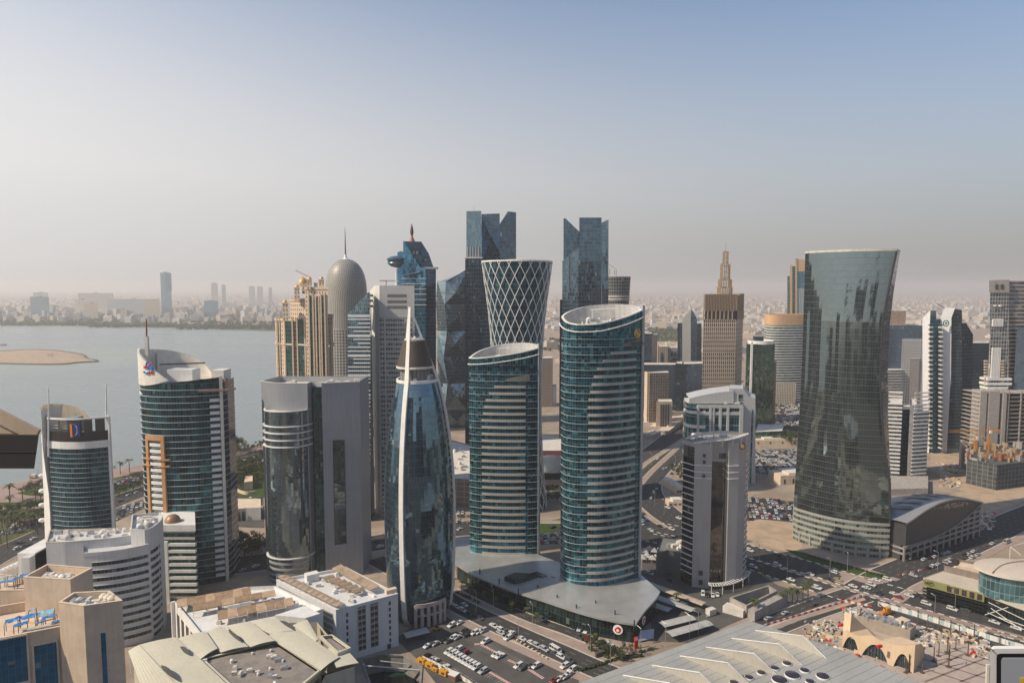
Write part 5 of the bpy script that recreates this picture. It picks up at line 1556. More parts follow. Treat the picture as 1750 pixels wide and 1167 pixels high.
# ---------------- tall dark flaring tower
def dark_tower():
 zt = 186.0
 T = Thing('dark_glass_tower','tall dark mirrored tower with flared top and banded stone base','tower',(XX(1445,415,0),425))
 Lp = [(430,1382.5),(520,1380),(600,1377.5),(700,1373),(780,1368),(870,1362.5),(935,1364)]
 Rp = [(430,1531.5),(500,1517),(550,1508),(610,1504.5),(660,1504),(720,1507),(780,1512.5),(830,1520),(965,1520)]
 Sp = [(430,1538),(500,1527),(560,1520),(640,1517),(720,1518),(790,1520.5),(830,1523),(965,1523)]
 YL,YR = 434.0,405.0
 def plan(z):
  def pxat(tab,yy):
   py = 490 + (H - z) * FPX / yy
   return XX(interp(tab,py),yy,z)
  l = (pxat(Lp,YL),YL); r = (pxat(Rp,YR),YR); s = (pxat(Sp,YR + 18),YR + 18)
  pts = []
  for k in range(25):
   f = k / 24
   bx,by = l[0] + (r[0] - l[0]) * f,l[1] + (r[1] - l[1]) * f
   bul = 7.5 * math.sin(math.pi * f) ** .9
   pts.append((bx - bul * .48,by - bul * .87))
  pts = [(l[0] + 1.5,l[1] + 9),(l[0] - .6,l[1] + 4)] + pts
  return pts + [s,(s[0] - 6,s[1] + 22),(l[0] + 18,l[1] + 26)]
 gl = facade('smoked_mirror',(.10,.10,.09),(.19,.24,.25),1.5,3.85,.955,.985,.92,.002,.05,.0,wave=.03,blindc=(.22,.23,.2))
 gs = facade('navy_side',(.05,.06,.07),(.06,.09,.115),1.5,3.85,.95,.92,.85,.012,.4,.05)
 zb = 21.6
 n = 43
 pit = (zt - zb) / n
 rings = [plan(zb + pit * k) for k in range(n + 1)]
 nf = 27
 ledge = plain('tan_ledge',(.12,.12,.105),.5,amt=.1)
 for k in range(n):
  za,zc = zb + pit * k,zb + pit * (k + 1)
  a,b = rings[k],rings[k + 1]
  w = MB()
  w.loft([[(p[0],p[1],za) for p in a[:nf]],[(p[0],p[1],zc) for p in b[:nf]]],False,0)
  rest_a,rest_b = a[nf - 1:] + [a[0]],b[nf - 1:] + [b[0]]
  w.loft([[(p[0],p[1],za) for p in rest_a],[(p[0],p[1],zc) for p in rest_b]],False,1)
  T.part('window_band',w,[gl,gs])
  w = MB(); w.ring(a,za - .1,za + .12,.10); T.part('floor_ledge',w,ledge)
 top = rings[-1]
 w = MB(); w.ring(top,zt,zt + 1.3,.3,inner=.6); T.part('rim',w,plain('pale_rim',(.5,.48,.42),.5))
 w = MB(); w.cap(top,zt - 1); T.part('roof',w,concrete)
 rooftop_plant(T,[(p[0] * .9 + 20,p[1] + 5) for p in (top[3],top[24],top[-2],top[-1])],zt - 1,8,61,2.6)
 w = MB()
 col = [rings[k][nf - 1] for k in range(n + 1)]
 w.loft([[(p[0] - .3,p[1] - .5,zb + pit * k),(p[0] + .7,p[1] - .5,zb + pit * k),(p[0] + .7,p[1] + .6,zb + pit * k),(p[0] - .3,p[1] + .6,zb + pit * k)] for k,p in enumerate(col)]); T.part('corner_pier',w,darkm)
 base = plan(zb)
 st = plain('base_stone',(.33,.32,.29),.6,amt=.1,grid=(2.2,0,.06,.7))
 bgl = facade('base_window',(.25,.26,.23),(.15,.22,.19),2.0,40,.90,1,.6,.02,.8,.15,blindc=(.04,.05,.05))
 pb = 3.6
 for k in range(6):
  z = k * pb
  w = MB(); w.wall(base,z,z + pb); T.part('window_band',w,bgl)
  w = MB(); w.ring(base,z + 1.95,z + pb,.45); T.part('stone_band',w,st)
 for k in range(3,26,3):
  p = base[k]; w = MB(); w.obox((p[0] - .2,p[1] - .3),.2,.5,.6,0,6); T.part('pier',w,st)
dark_tower()
# ---------------- vaulted hall beside it
def vault_hall():
 c = Vector(G(1546,960)); r = Vector(G(1674,917)); l = Vector(G(1500,944))
 d = (r - c); L = d.length; d /= L; nn = Vector((d.y,-d.x))
 if nn.y > 0: nn = -nn
 bk = -nn
 T = Thing('vault_hall','dark ribbed hall with curved grey roof beside the tall dark tower','building',(c.x,c.y,0))
 dep = (l - c)
 rib = plain('ribbed_dark',(.07,.07,.075),.5,.2,amt=.08,grid=(1.2,0,.25,.35))
 def P(u,v=0): q = c + d * u + bk * v; return (q.x,q.y)
 def ztop(u): f = u / L; return 22.0 + 9.5 * math.sin(math.pi * min(1,f * .92 + .08) * .95) ** 1.0 + 0 * f
 def zlow(u): f = u / L; return 9.5 + max(0,(f - .25)) ** 2 * 24
 N = 20
 us = [L * k / N for k in range(N + 1)]
 ln = [P(u) for u in us]
 zt = [ztop(u) for u in us]; zl = [min(zlow(u),ztop(u) - .5) for u in us]
 w = MB(); w.wall(ln,zl,zt,False); T.part('ribbed_wall',w,rib)
 ll = [(l.x,l.y),(c.x,c.y)]
 w = MB(); w.wall(ll,9.5,[22.0,ztop(0)],False); T.part('ribbed_wall',w,rib)
 w = MB()
 for i in range(N): w.beam((ln[i][0] + nn.x * .4,ln[i][1] + nn.y * .4,zl[i]),(ln[i + 1][0] + nn.x * .4,ln[i + 1][1] + nn.y * .4,zl[i + 1]),.7,.9)
 T.part('swoop_trim',w,plain('trim_grey',(.20,.20,.20),.5))
 w = MB(); ui = [k for k in range(N + 1) if .28 <= k / N <= .86]
 of = [(P(us[k])[0] + nn.x * .15,P(us[k])[1] + nn.y * .15) for k in ui]
 w.wall(of,[zt[k] - 2.2 - 3.6 * math.sin(math.pi * (k / N - .28) / .58) ** .6 for k in ui],[zt[k] - 2.0 for k in ui],False)
 T.part('lens_window',w,facade('lens_glass',(.12,.11,.10),(.10,.10,.085),1.6,2.2,.9,.9,.5,.03,.9,.35,blindc=(.4,.36,.26)))
 back = 34.0
 w = MB(); rings = []
 for v,dz in ((-1.2,.3),(4,.6),(14,.5),(24,-1.5),(back,-4)):
  rings.append([(*P(u - (2 if u == 0 else 0),v),ztop(u) * (1 - v / 300) + dz) for u in us])
 ext = []
 for ring_,v in zip(rings,(-1.2,4,14,24,back)):
  ext.append([(l.x + bk.x * v - d.x * 6,l.y + bk.y * v - d.y * 6,22.2)] + ring_ if False else ring_)
 for i in range(len(ext) - 1):
  a,b = ext[i],ext[i + 1]
  for k in range(len(a) - 1): w.face([a[k],a[k + 1],b[k + 1],b[k]],0,[(a[k][0],a[k][1]),(a[k + 1][0],a[k + 1][1]),(b[k + 1][0],b[k + 1][1]),(b[k][0],b[k][1])])
 low = [(p[0],p[1],p[2] - 1.0) for p in ext[0]]
 for k in range(len(low) - 1): w.face([low[k],low[k + 1],ext[0][k + 1],ext[0][k]])
 roof = T.part('curved_roof',w,plain('zinc_roof',(.36,.36,.36),.42,.4,amt=.08,scale=.05,grid=(.9,0,.06,.8)),smooth=40)
 q = [(l.x,l.y),(c.x,c.y),P(0,back),(l.x + bk.x * back,l.y + bk.y * back)]
 w = MB(); w.cap(ccw(q),22.0); T.part('flat_roof',w,MATS['zinc_roof'])
 for k in range(6):
  u0 = L * (.16 + k * .12)
  w = MB(); zq = ztop(u0) + .9
  w.face([(*P(u0,6),zq),(*P(u0 + 4.2,6),ztop(u0 + 4.2) + .9),(*P(u0 + 1.5,22),ztop(u0 + 1.5) * (1 - 22 / 300) - .3),(*P(u0 - 2.5,22),ztop(u0) * (1 - 22 / 300) - .3)])
  T.part('roof_light',w,plain('rooflight_dark',(.06,.065,.07),.3,.3,amt=.2),roof)
 w = MB(); w.wall([P(L),P(L,back),(l.x + bk.x * back,l.y + bk.y * back),(l.x,l.y)],0,[zt[-1] - .6,20,20,22],False); T.part('rear_wall',w,concrete)
 dk = plain('deck_concrete',(.30,.28,.26),.8,amt=.15)
 for k in range(7):
  z = .6 + k * 3.3
  um = L
  us2 = [u for u in us if zlow(u) > z + 1.6]
  if not us2: continue
  ln2 = [P(u,.4) for u in us2]
  if len(ln2) > 1 and k: w = MB(); w.ring(ln2,z,z + 1.15,.2,closed=False,inner=.5); T.part('deck_band',w,dk)
  if k and k < 3: w = MB(); w.ring([(l.x,l.y),(c.x,c.y)],z,z + 1.15,.2,closed=False,inner=.5); T.part('deck_band',w,dk)
 for k in range(13):
  u = L * k / 12
  w = MB(); w.obox(P(u,.6),0,.5,.5,0,max(1,min(zlow(u),ztop(u) - .5))); T.part('deck_column',w,dk)
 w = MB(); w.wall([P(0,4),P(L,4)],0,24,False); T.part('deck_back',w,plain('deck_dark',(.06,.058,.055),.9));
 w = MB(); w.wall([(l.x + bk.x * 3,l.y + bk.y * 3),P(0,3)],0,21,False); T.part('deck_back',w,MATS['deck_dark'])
vault_hall()
# ---------------- mall with a disc roof and a banner
def mall():
 z = 12.0
 T = Thing('disc_roof_mall','low mall with pale flat roof, oval disc roof and yellow-green banner','building',(*G(1680,1000,z),0))
 q = ccw([G(1578,986,z),G(1634,966,z),G(1700,955,z),G(1860,950,z),G(1860,1075,z),G(1790,1052,z),G(1735,1033,z),G(1684,1014,z)])
 pale = plain('pale_membrane',(.52,.45,.37),.8,amt=.10,scale=.08)
 w = MB(); w.wall(q,z - 1.4,z); w.cap(q,z - .5); T.part('roof',w,pale)
 wi = offset(q,-1.2)
 w = MB(); w.wall(wi,0,z - 1.2); T.part('wall',w,facade('mall_glass',(.05,.055,.055),(.020,.032,.032),1.5,3.2,.93,.9,.6,.02,.5,.05))
 w = MB(); w.cap(q,z - 1.4,0,True); T.part('soffit',w,darkm)
 a,b = Vector(G(1578,986,z)),Vector(G(1684,1014,z)); d = (b - a); L = d.length; d /= L; nn = Vector((d.y,-d.x)); nn = nn if nn.y < 0 else -nn
 an = math.atan2(d.y,d.x)
 def strip(s0,s1,z0,z1,off,m,nm,under=None):
  w = MB(); p,r = a + d * L * s0 + nn * off,a + d * L * s1 + nn * off
  w.wall([(p.x,p.y),(r.x,r.y)],z0,z1,False); w.wall([(r.x,r.y),(p.x,p.y)],z0,z1,False)
  return T.part(nm,w,m,under)
 bn = strip(.02,.99,z - 4.4,z - .3,.35,plain('banner_lime',(.46,.47,.20),.6,amt=.06),'banner',None)
 bn['label'] = 'long pale lime banner with dark pictures'
 for k in range(5): strip(.40 + k * .12,.40 + k * .12 + .075,z - 3.9,z - .9,.5,plain('banner_picture',(.12,.075,.085),.6,amt=.85,scale=.9),'picture',bn)
 w = MB(); c0 = a + d * L * .13 + nn * .5
 for k in range(10):
  t0,t1 = 2 * math.pi * k / 10,2 * math.pi * (k + 1) / 10
  w.beam((c0.x + d.x * 1.6 * math.cos(t0),c0.y + d.y * 1.6 * math.cos(t0),z - 2.3 + 1.1 * math.sin(t0)),(c0.x + d.x * 1.6 * math.cos(t1),c0.y + d.y * 1.6 * math.cos(t1),z - 2.3 + 1.1 * math.sin(t1)),.18,.22)
 w.beam((c0.x - d.x * 4,c0.y - d.y * 4,z - 1.3),(c0.x,c0.y,z - 2.6),.5,.25); w.beam((c0.x - d.x * 3,c0.y - d.y * 3,z - 3),(c0.x + d.x,c0.y + d.y,z - 1.6),.4,.25)
 T.part('banner_lettering',w,plain('banner_dark',(.05,.06,.03),.6),bn)
 for k in range(3): strip(.0,.995,z - 6.2 - k * 1.7,z - 5.2 - k * 1.7,.2,plain('black_louvre',(.03,.032,.035),.5,amt=.15),'louvre')
 e0,e1 = Vector(G(1690,1017,z)),Vector(G(1790,1052,z)); dd = (e1 - e0); n2 = Vector((dd.y,-dd.x)).normalized(); n2 = n2 if n2.y < 0 else -n2
 for s0,z0,s1,z1 in ((.0,8.5,1,5),(.0,3.2,.9,.8),(.35,9.6,-.05,1.5),(.05,6,.6,1.0),(.2,3,1,3.6)):
  p,r = e0 + dd * s0 + n2 * .1,e0 + dd * s1 + n2 * .1
  w = MB(); w.beam((p.x,p.y,z0),(r.x,r.y,z1),.25,.25); T.part('light_rail',w,white)
 c = Vector(G(1737,972,24)); rx,ry = 19.5,14.0
 def ell(f,zz): return [(c.x + rx * f * math.cos(2 * math.pi * k / 48),c.y + ry * f * math.sin(2 * math.pi * k / 48),zz) for k in range(48)]
 w = MB(); w.loft([ell(.93,22.9),ell(1,23.6),ell(.985,24.1),ell(.7,25.0),ell(.35,25.5),ell(.02,25.7)]); w.face(ell(.93,22.9)[::-1]); ds = T.part('disc_roof',w,pale,smooth=50)
 w = MB()
 pth = crv([(c.x - rx * .85,c.y - ry * .45,24.75),(c.x - rx * .3,c.y + ry * .1,25.7),(c.x + rx * .4,c.y + ry * .45,25.6),(c.x + rx * .9,c.y + ry * .5,24.5)],6)
 for p,r in zip(pth,pth[1:]): w.beam(p,r,.28,.28)
 T.part('roof_seam',w,plain('seam_brown',(.25,.13,.09),.7),ds)
 w = MB(); w.wall([(p[0],p[1]) for p in ell(.86,0)],z - .5,23.2); T.part('drum',w,facade('drum_glass',(.3,.35,.36),(.12,.28,.32),2,5,.94,.95,.7,.015,.3))
 qq = ccw([G(1613,975,z),G(1660,986,z),G(1713,1001,z),G(1735,988,z),G(1695,975,z),G(1637,964,z)])
 w = MB(); w.wall(qq,z - .5,z + 3.0); w.wall(offset(qq,-.4)[::-1],z - .5,z + 3.0); T.part('plant_screen',w,plain('screen_brown',(.22,.18,.16),.8,amt=.15,grid=(1.5,0,.1,.6)))
 w = MB(); w.prism(ccw([G(1637,966,z + 4),G(1675,973,z + 4),G(1680,967,z + 4),G(1642,960,z + 4)]),z,z + 4); T.part('plant_house',w,sandst)
 rooftop_plant(T,offset(qq,-2),z - .5,40,71,2.6,sc=.9)
 w = MB()
 for k in range(5):
  p = G(1693 + k * 8,977 + k * 3.2,z); w.obox(p,.3,.35,.8,z,z + 7)
  T.part('buttress',w,pale); w = MB()
 w = MB(); g0,g1,g2 = A(1727,934,400),A(1765,924,405),A(1727,945,400)
 w.beam(g0,g1,.4,.4); w.beam(g0,(g0.x,g0.y,0),.4,.4); w.beam(g0,A(1745,948,396),.4,.4); T.part('portal',w,offwhite)
mall()
# ---------------- exhibition hall roof in the foreground
def expo_roof():
 z = 25.0
 T = Thing('exhibition_hall','huge pale ribbed sheet roof with triangular fins and round skylights','building',(*G(1280,1100,z),0))
 q = ccw([G(1280,1060,z),G(940,1184,z),G(900,1330,z),G(1640,1330,z),G(1625,1188,z),G(1445,1112,z)])
 rm = plain('expo_sheet',(.40,.395,.37),.45,.15,amt=.16,scale=.04,fine=.10,grid=(.55,0,.05,.72))
 e = Vector(G(1280,1060,z)) - Vector(G(985,1167,z)); ea = e.normalized(); eb = Vector((ea.y,-ea.x))
 w = MB()
 pts = [(p[0],p[1],z) for p in q]
 w.face(pts,0,[(p[0] * eb.x + p[1] * eb.y,p[0] * ea.x + p[1] * ea.y) for p in pts])
 T.part('roof_sheet',w,rm)
 w = MB(); w.wall(q,z - 1.6,z - .003); T.part('fascia',w,plain('expo_fascia',(.5,.48,.44),.5))
 w = MB(); w.wall(offset(q,-3),0,z - 1.6); T.part('wall',w,facade('expo_glass',(.2,.2,.2),(.05,.07,.08),3,5,.94,.94,.7))
 w = MB()
 o0 = Vector(G(1280,1060,z))
 for k in range(1,26):
  p0 = o0 + eb * (k * 3.4) - ea * 0; p1 = o0 + eb * (k * 3.4) - ea * 130
  w = MB()
  hits = []
  for (x1,y1),(x2,y2) in zip(q,q[1:] + q[:1]):
   dx,dy = x2 - x1,y2 - y1
   den = ea.x * dy - ea.y * dx
   if abs(den) < 1e-6: continue
   t = ((x1 - p0.x) * dy - (y1 - p0.y) * dx) / den; s = ((x1 - p0.x) * ea.y - (y1 - p0.y) * ea.x) / den
   if 0 <= s <= 1: hits.append(t)
  if len(hits) >= 2:
   a,b = p0 + ea * min(hits),p0 + ea * max(hits)
   w.beam((a.x,a.y,z + .04),(b.x,b.y,z + .04),.16,.1)
   T.part('standing_seam',w,rm)
 fins = [((1291,1076.6),(1373,1086),(1412,1124)),((1250,1090),(1332.5,1100),(1371,1136)),((1206.6,1105),(1289,1116),(1327,1152)),((1162,1120),(1243.6,1131.6),(1281,1168)),((1114.5,1136),(1196,1148.5),(1234,1185)),((1065,1153),(1145,1166.5),(1184,1204))]
 fm = plain('lit_fin_sheet',(.56,.53,.47),.5,.1,amt=.05,scale=.05,grid=(1.1,0,.07,.7))  # fins kept lighter than the roof, sunlight on their faces put into colour
 for t,k,en in fins:
  hk = 6.0
  tt = Vector((*G(*t,z),z + .01)); ee = Vector((*G(*en,z),z + .01)); kk = Vector((*G(*k,z + hk),z + hk))
  w = MB(); w.face([tt,ee,kk]);
  bb = tt.lerp(ee,.80) + Vector((eb.x,eb.y,0)) * 5.5 + Vector((ea.x,ea.y,0)) * 1.0
  w.face([tt,kk,bb]); w.face([kk,ee,bb])
  f_ = T.part('fin',w,fm)
  w = MB(); w.beam(tt,kk,.3,.3); w.beam(kk,ee,.3,.3); T.part('fin_ridge',w,white,f_)
 sk = plain('skylight_dark',(.045,.04,.06),.15,.3,amt=.2,grid=(1.1,1.1,.08,2.0))
 for px,py,r in ((1345,1134,1.6),(1324,1142,1.5),(1375,1146,1.6),(1354,1154,2.6),(1280,1158,1.5),(1301,1150,1.5),(1332,1162,2.6),(1384,1165,1.5),(1406,1156,2.2),(1254,1167,1.5),(1404,1158,.5)):
  c = G(px,py,z); w = MB(); w.lathe(c,[(r + .12,z),(r + .12,z + .4),(r,z + .45)],24); s_ = T.part('skylight_rim',w,white)
  w = MB(); w.lathe(c,[(r,z + .5),(r * .6,z + .75),(.02,z + .85)],24,0,cap=False); T.part('skylight',w,sk,s_,smooth=60)
expo_roof()
# ---------------- shell-roofed station
def station():
 T = Thing('shell_station','cream shell station with three wide arches on the plaza','building',(*G(1500,1118),0))
 m = plain('cream_shell',(.62,.47,.31),.7,amt=.07,scale=.15,grid=(2.2,1.6,.04,.85))
 a,b = Vector(G(1440,1106)),Vector(G(1562,1148))
 d = (b - a); L = d.length; d /= L; n2 = Vector((d.y,-d.x)); n2 = n2 if n2.y < 0 else -n2
 top = [(0,8.2),(.06,9.2),(.10,8.4),(.22,8.0),(.40,10.3),(.55,9.2),(.72,9.0),(1.0,12.2)]
 arch = [(.005,.25),(.29,.66),(.735,.965)]
 N = 96
 def zarch(s):
  for s0,s1 in arch:
   if s0 < s < s1:
    f = (s - s0) / (s1 - s0); return 6.6 * (1 - abs(2 * f - 1) ** 2.2)
  return 0.0
 def lean(z): return n2 * (-.10 * z) + n2 * 1.2
 w = MB()
 def pt(s,z,off=0):
  p = a + d * L * s + lean(z) + n2 * off
  return (p.x,p.y,z)
 for i in range(N):
  s0,s1 = i / N,(i + 1) / N
  f = [pt(s0,zarch(s0)),pt(s1,zarch(s1)),pt(s1,interp(top,s1)),pt(s0,interp(top,s0))]
  w.face(f,0,[(s0 * L,f[0][2]),(s1 * L,f[1][2]),(s1 * L,f[2][2]),(s0 * L,f[3][2])])
  if zarch(s0) > 0 or zarch(s1) > 0:
   w.face([pt(s1,zarch(s1)),pt(s0,zarch(s0)),pt(s0,zarch(s0),-1.6),pt(s1,zarch(s1),-1.6)])
 T.part('arched_front',w,m,smooth=25)
 w = MB()
 nodes = [0,.06,.10,.22,.40,.55,.72,1.0]
 ridge = []
 for s in nodes:
  z = interp(top,s)
  p = a + d * L * s + lean(z) - n2 * (9 + 4 * math.sin(s * 9))
  ridge.append((p.x,p.y,z - 1.6 + 2.4 * math.sin(s * 11 + .6)))
 back = [(Vector((r[0],r[1])) - n2 * 7,r) for r in ridge]
 for i in range(len(nodes) - 1):
  f0,f1 = pt(nodes[i],interp(top,nodes[i])),pt(nodes[i + 1],interp(top,nodes[i + 1]))
  for tri in ((f0,f1,ridge[i + 1]),(f0,ridge[i + 1],ridge[i])): w.face(list(tri))
  b0,b1 = back[i],back[i + 1]
  w.face([ridge[i],ridge[i + 1],(b1[0].x,b1[0].y,3.0),(b0[0].x,b0[0].y,3.0)])
  w.face([(b0[0].x,b0[0].y,3.0),(b1[0].x,b1[0].y,3.0),(b1[0].x,b1[0].y,0),(b0[0].x,b0[0].y,0)])
 h0 = pt(.0,8.2); hp = a + d * L * .07 - n2 * 4
 w.face([pt(0,0),pt(0,8.2),(ridge[0][0],ridge[0][1],ridge[0][2])])
 w.face([h0,pt(.10,8.4),(hp.x,hp.y,15.2),(hp.x - d.x * 3.0,hp.y - d.y * 3.0,15.4)])
 w.face([pt(.10,8.4),(ridge[3][0],ridge[3][1],ridge[3][2]),(hp.x,hp.y,15.2)])
 w.face([h0,(hp.x - d.x * 3.0,hp.y - d.y * 3.0,15.4),ridge[0]])
 w.face([(hp.x - d.x * 3.0,hp.y - d.y * 3.0,15.4),(hp.x,hp.y,15.2),ridge[1]])
 w.face([pt(1,0),(back[-1][0].x,back[-1][0].y,0),(back[-1][0].x,back[-1][0].y,3.0),ridge[-1],pt(1,12.2)])
 T.part('folded_roof',w,m)
 for s0,s1 in arch:
  w = MB(); p,r = pt(s0,0,-1.7),pt(s1,0,-1.7)
  w.wall([(p[0],p[1]),(r[0],r[1])],0,5.4,False); gw = T.part('arch_glazing',w,facade('station_glass',(.10,.12,.13),(.07,.12,.15),1.2,2.6,.94,.95,.75,.02,.4))
  for k in range(1,8):
   q = Vector(p).lerp(Vector(r),k / 8); f = k / 8; zz = 5.5 * (1 - abs(2 * f - 1) ** 2.4)
   w = MB(); w.beam((q.x + n2.x * .2,q.y + n2.y * .2,0),(q.x + n2.x * .2,q.y + n2.y * .2,zz),.14,.2); T.part('mullion',w,darkm,gw)
 q = G(1503,1104,9); w = MB(); w.obox(q,.3,1.2,.5,8.6,9.6); T.part('red_crate',w,m_red)
station()
def plaza_bits():
 q = ccw([G(1466,1046,7),G(1556,1071,7),G(1566,1062,7),G(1478,1038,7)])
 T = Thing('plant_building','long sand coloured box with rooftop machines behind the shell station','building',(*centre(q),0))
 w = MB(); w.wall(q,0,5.5); w.cap(q,4.6); T.part('walls',w,plain('plant_wall',(.34,.29,.24),.8,amt=.12,grid=(3,0,.06,.7)))
 rooftop_plant(T,offset(q,-1.0),4.6,26,81,1.8,sc=.7,mat=steel)
 p,r = Vector(G(1545,1081)),Vector(G(1548,1082))
 w = MB(); w.obox(tuple(Vector(G(1542,1082))),.5,2.6,2.2,0,7); T.part('stair_tower',w,sandst)
 w = MB(); w.obox(tuple(Vector(G(1541,1087))),.5,.5,.3,6.2,7.6); T.part('opening',w,darkm)
 q = ccw([G(1247,1024,5),G(1313,1003,5),G(1328,1012,5),G(1276,1038,5)])
 T = Thing('walled_court','low concrete walled court with a palm row beside the grey tower','building',(*centre(q),0))
 w = MB(); w.wall(q,0,6); w.wall(offset(q,-.6)[::-1],0,6); w.ring(q,5.9,6.1,.1,inner=.7); T.part('wall',w,concrete)
 q2 = ccw([G(1278,1040,5),G(1330,1014,5),G(1345,1018,5),G(1290,1046,5)])
 w = MB(); w.wall(q2,0,5.2); w.cap(q2,5.0); T.part('lower_room',w,concrete)
 for k in range(4):
  c = G(1283 + k * 11,1044 - k * 5.6); w = MB(); w.obox((c[0],c[1] - .4),.9,.7,.3,1.2,3.6); T.part('window',w,darkm)
 q3 = ccw([G(1235,1036,3),G(1270,1046,3),G(1276,1040,3),G(1243,1030,3)])
 w = MB(); w.prism(q3,0,3.5); T.part('store',w,offwhite)
 c = G(1215,1040,3); w = MB(); w.obox(c,.5,2.2,1.5,.3,3.2);
 single('site_cabin',w,offwhite,'small white site cabin in the yard beside the walled court','cabin')
plaza_bits()
# ================================================================== towers of the middle distance
def cyl_poly(cx,cy,rx,ry,n=32): return [(cx + rx * math.cos(2 * math.pi * k / n),cy + ry * math.sin(2 * math.pi * k / n)) for k in range(n)]
def fpoly(pairs,py=650):
 """plan outline from (photograph column, depth) pairs, read at row py"""
 return [(A(px,py,Y).x,Y) for px,Y in pairs]
def block(T,pairs,top,mat,name='block',z0=0.0,roof=None,py=650,par=1.2,under=None):
 q = ccw(fpoly(pairs,py)); zt = ZZ(top,pairs[0][1]) if top > 250 else top
 w = MB(); w.wall(q,z0,zt); w.cap(q,zt - par,1)
 o = T.part(name,w,[mat,roof or offwhite],under)
 if par:
  w = MB(); w.wall(offset(q,-.5)[::-1],zt - par,zt); T.part('parapet',w,roof or offwhite,under)
 return q,zt
def front_shape(T,pts,Y,depth,mat,name,under=None,side=None,turn=0.0):
 """outline measured in the photograph on an upright plane, given real depth behind it"""
 xa,xb = min(p[0] for p in pts),max(p[0] for p in pts)
 v = [A(px,py,Y + turn * (xb - px) / (xb - xa)) for px,py in pts]
 ar = sum(a.x * b.z - b.x * a.z for a,b in zip(v,v[1:] + v[:1]))
 if ar < 0: v.reverse()
 w = MB()
 ex = depth * (sum(p.x for p in v) / len(v)) / Y
 w.face([tuple(p) for p in v],0,[(p.x,p.z) for p in v])
 w.face([(p.x + ex,p.y + depth,p.z) for p in v[::-1]],0,[(p.x,p.z) for p in v[::-1]])
 for a,b in zip(v,v[1:] + v[:1]):
  w.face([tuple(a),(a.x + ex,a.y + depth,a.z),(b.x + ex,b.y + depth,b.z),tuple(b)],1 if side else 0,[(0,a.z),(depth,a.z),(depth,b.z),(0,b.z)] if abs(a.x - b.x) < abs(a.z - b.z) else [(a.x,0),(a.x,depth),(b.x,depth),(b.x,0)])
 return T.part(name,w,[mat,side] if side else mat,under)
# ---------------- ornate beige tower with gilded domes
def dome_tower():
 Y = 560.0
 T = Thing('domed_tower','ornate beige stepped tower with green glass strips and gilded domes','tower',(A(522,600,Y).x,Y))
 st = facade('ornate_stone',(.64,.51,.39),(.06,.05,.045),2.4,3.6,.34,.45,.2,.01,.3,.0,.2,.75)
 gg = facade('bottle_glass',(.05,.08,.08),(.025,.085,.080),1.2,3.6,.92,.9,.7,.015,.5,.05)
 gold = plain('gilded',(.55,.36,.16),.45,.2,amt=.15)
 vols = [((473,500),545,0,26),((499,526),512,3,30),((525,563),492,-3,34),((561,571),540,6,20)]
 yo = lambda px: max(0,532 - px) * .28 + max(0,563 - px) * .06
 for (x0,x1),top,dy,dep in vols:
  q,zt = block(T,[(x0,Y + dy + yo(x0)),(x1,Y + dy + yo(x1)),(x1,Y + dy + dep),(x0,Y + dy + dep + 4)],top,st,'shaft',roof=sandst)
  w = MB(); w.ring(q,zt - 1.2,zt + .6,.6,inner=.6); T.part('cornice',w,sandst)
  w = MB(); w.ring(q,ZZ(592,Y) ,ZZ(592,Y) + 1.2,.7,inner=.1); T.part('cornice',w,sandst)
 for x0,x1,top,dy in ((530,537,505,-3.5),(541.5,547,509,-3.5),(550.5,557,505,-3.5),(488,501,545,-.5),(509,522,546,2.5),(475,479,545,-.5),(564,567,560,5.5)):
  a,b = A(x0,600,Y + dy + yo(x0)),A(x1,600,Y + dy + yo(x1))
  w = MB(); w.wall([(a.x,a.y - .15),(b.x,b.y - .15)],0,ZZ(top,Y + dy),False); T.part('glass_strip',w,gg)
  for p in (a,b):
   w = MB(); w.box(p.x - .55,p.x + .55,p.y - 1.1,p.y + .4,0,ZZ(top - 3,Y + dy)); T.part('pier',w,sandst)
 for x0,x1,top,bot,dy in ((524.5,533,478,493,-2),(545,554,478,493,-2),(537,543,484,493,0),(503,512,492,512,3),(516,524,486,500,5),(482,492,518,545,1)):
  q = ccw(fpoly([(x0,Y + dy),(x1,Y + dy),(x1,Y + dy + 6),(x0,Y + dy + 6)],500)); zb,zt = ZZ(bot,Y),ZZ(top,Y)
  w = MB(); w.wall(q,zb - 1,zt); w.cap(q,zt); tr = T.part('turret',w,st)
  w = MB(); w.ring(q,zt - .6,zt + .4,.5,inner=.3); T.part('turret_cornice',w,sandst,tr)
 for px,py,r,dy in ((528.7,478,4.0,0),(549.3,478,4.0,0),(507.5,491.5,4.0,6),(486.8,518,4.2,3),(517.5,485,8.0,12),(519.5,480,4,12)):
  p = A(px,py,Y + dy + 2); rr = r * .48
  w = MB(); w.lathe((p.x,p.y),[(rr * .95,p.z - rr * .5),(rr,p.z),(rr * .92,p.z + rr * .5),(rr * .65,p.z + rr * .95),(rr * .25,p.z + rr * 1.25),(.05,p.z + rr * 1.7)],16); T.part('gilded_dome',w,gold,smooth=40)
 p,q = A(505,462,Y + 15),A(530,474,Y + 15)
 w = MB(); w.beam(p,q,.5,.7); w.beam(q,(q.x,q.y,q.z - 6),.6,.6); T.part('roof_crane',w,plain('crane_buff',(.5,.35,.2),.6))
dome_tower()
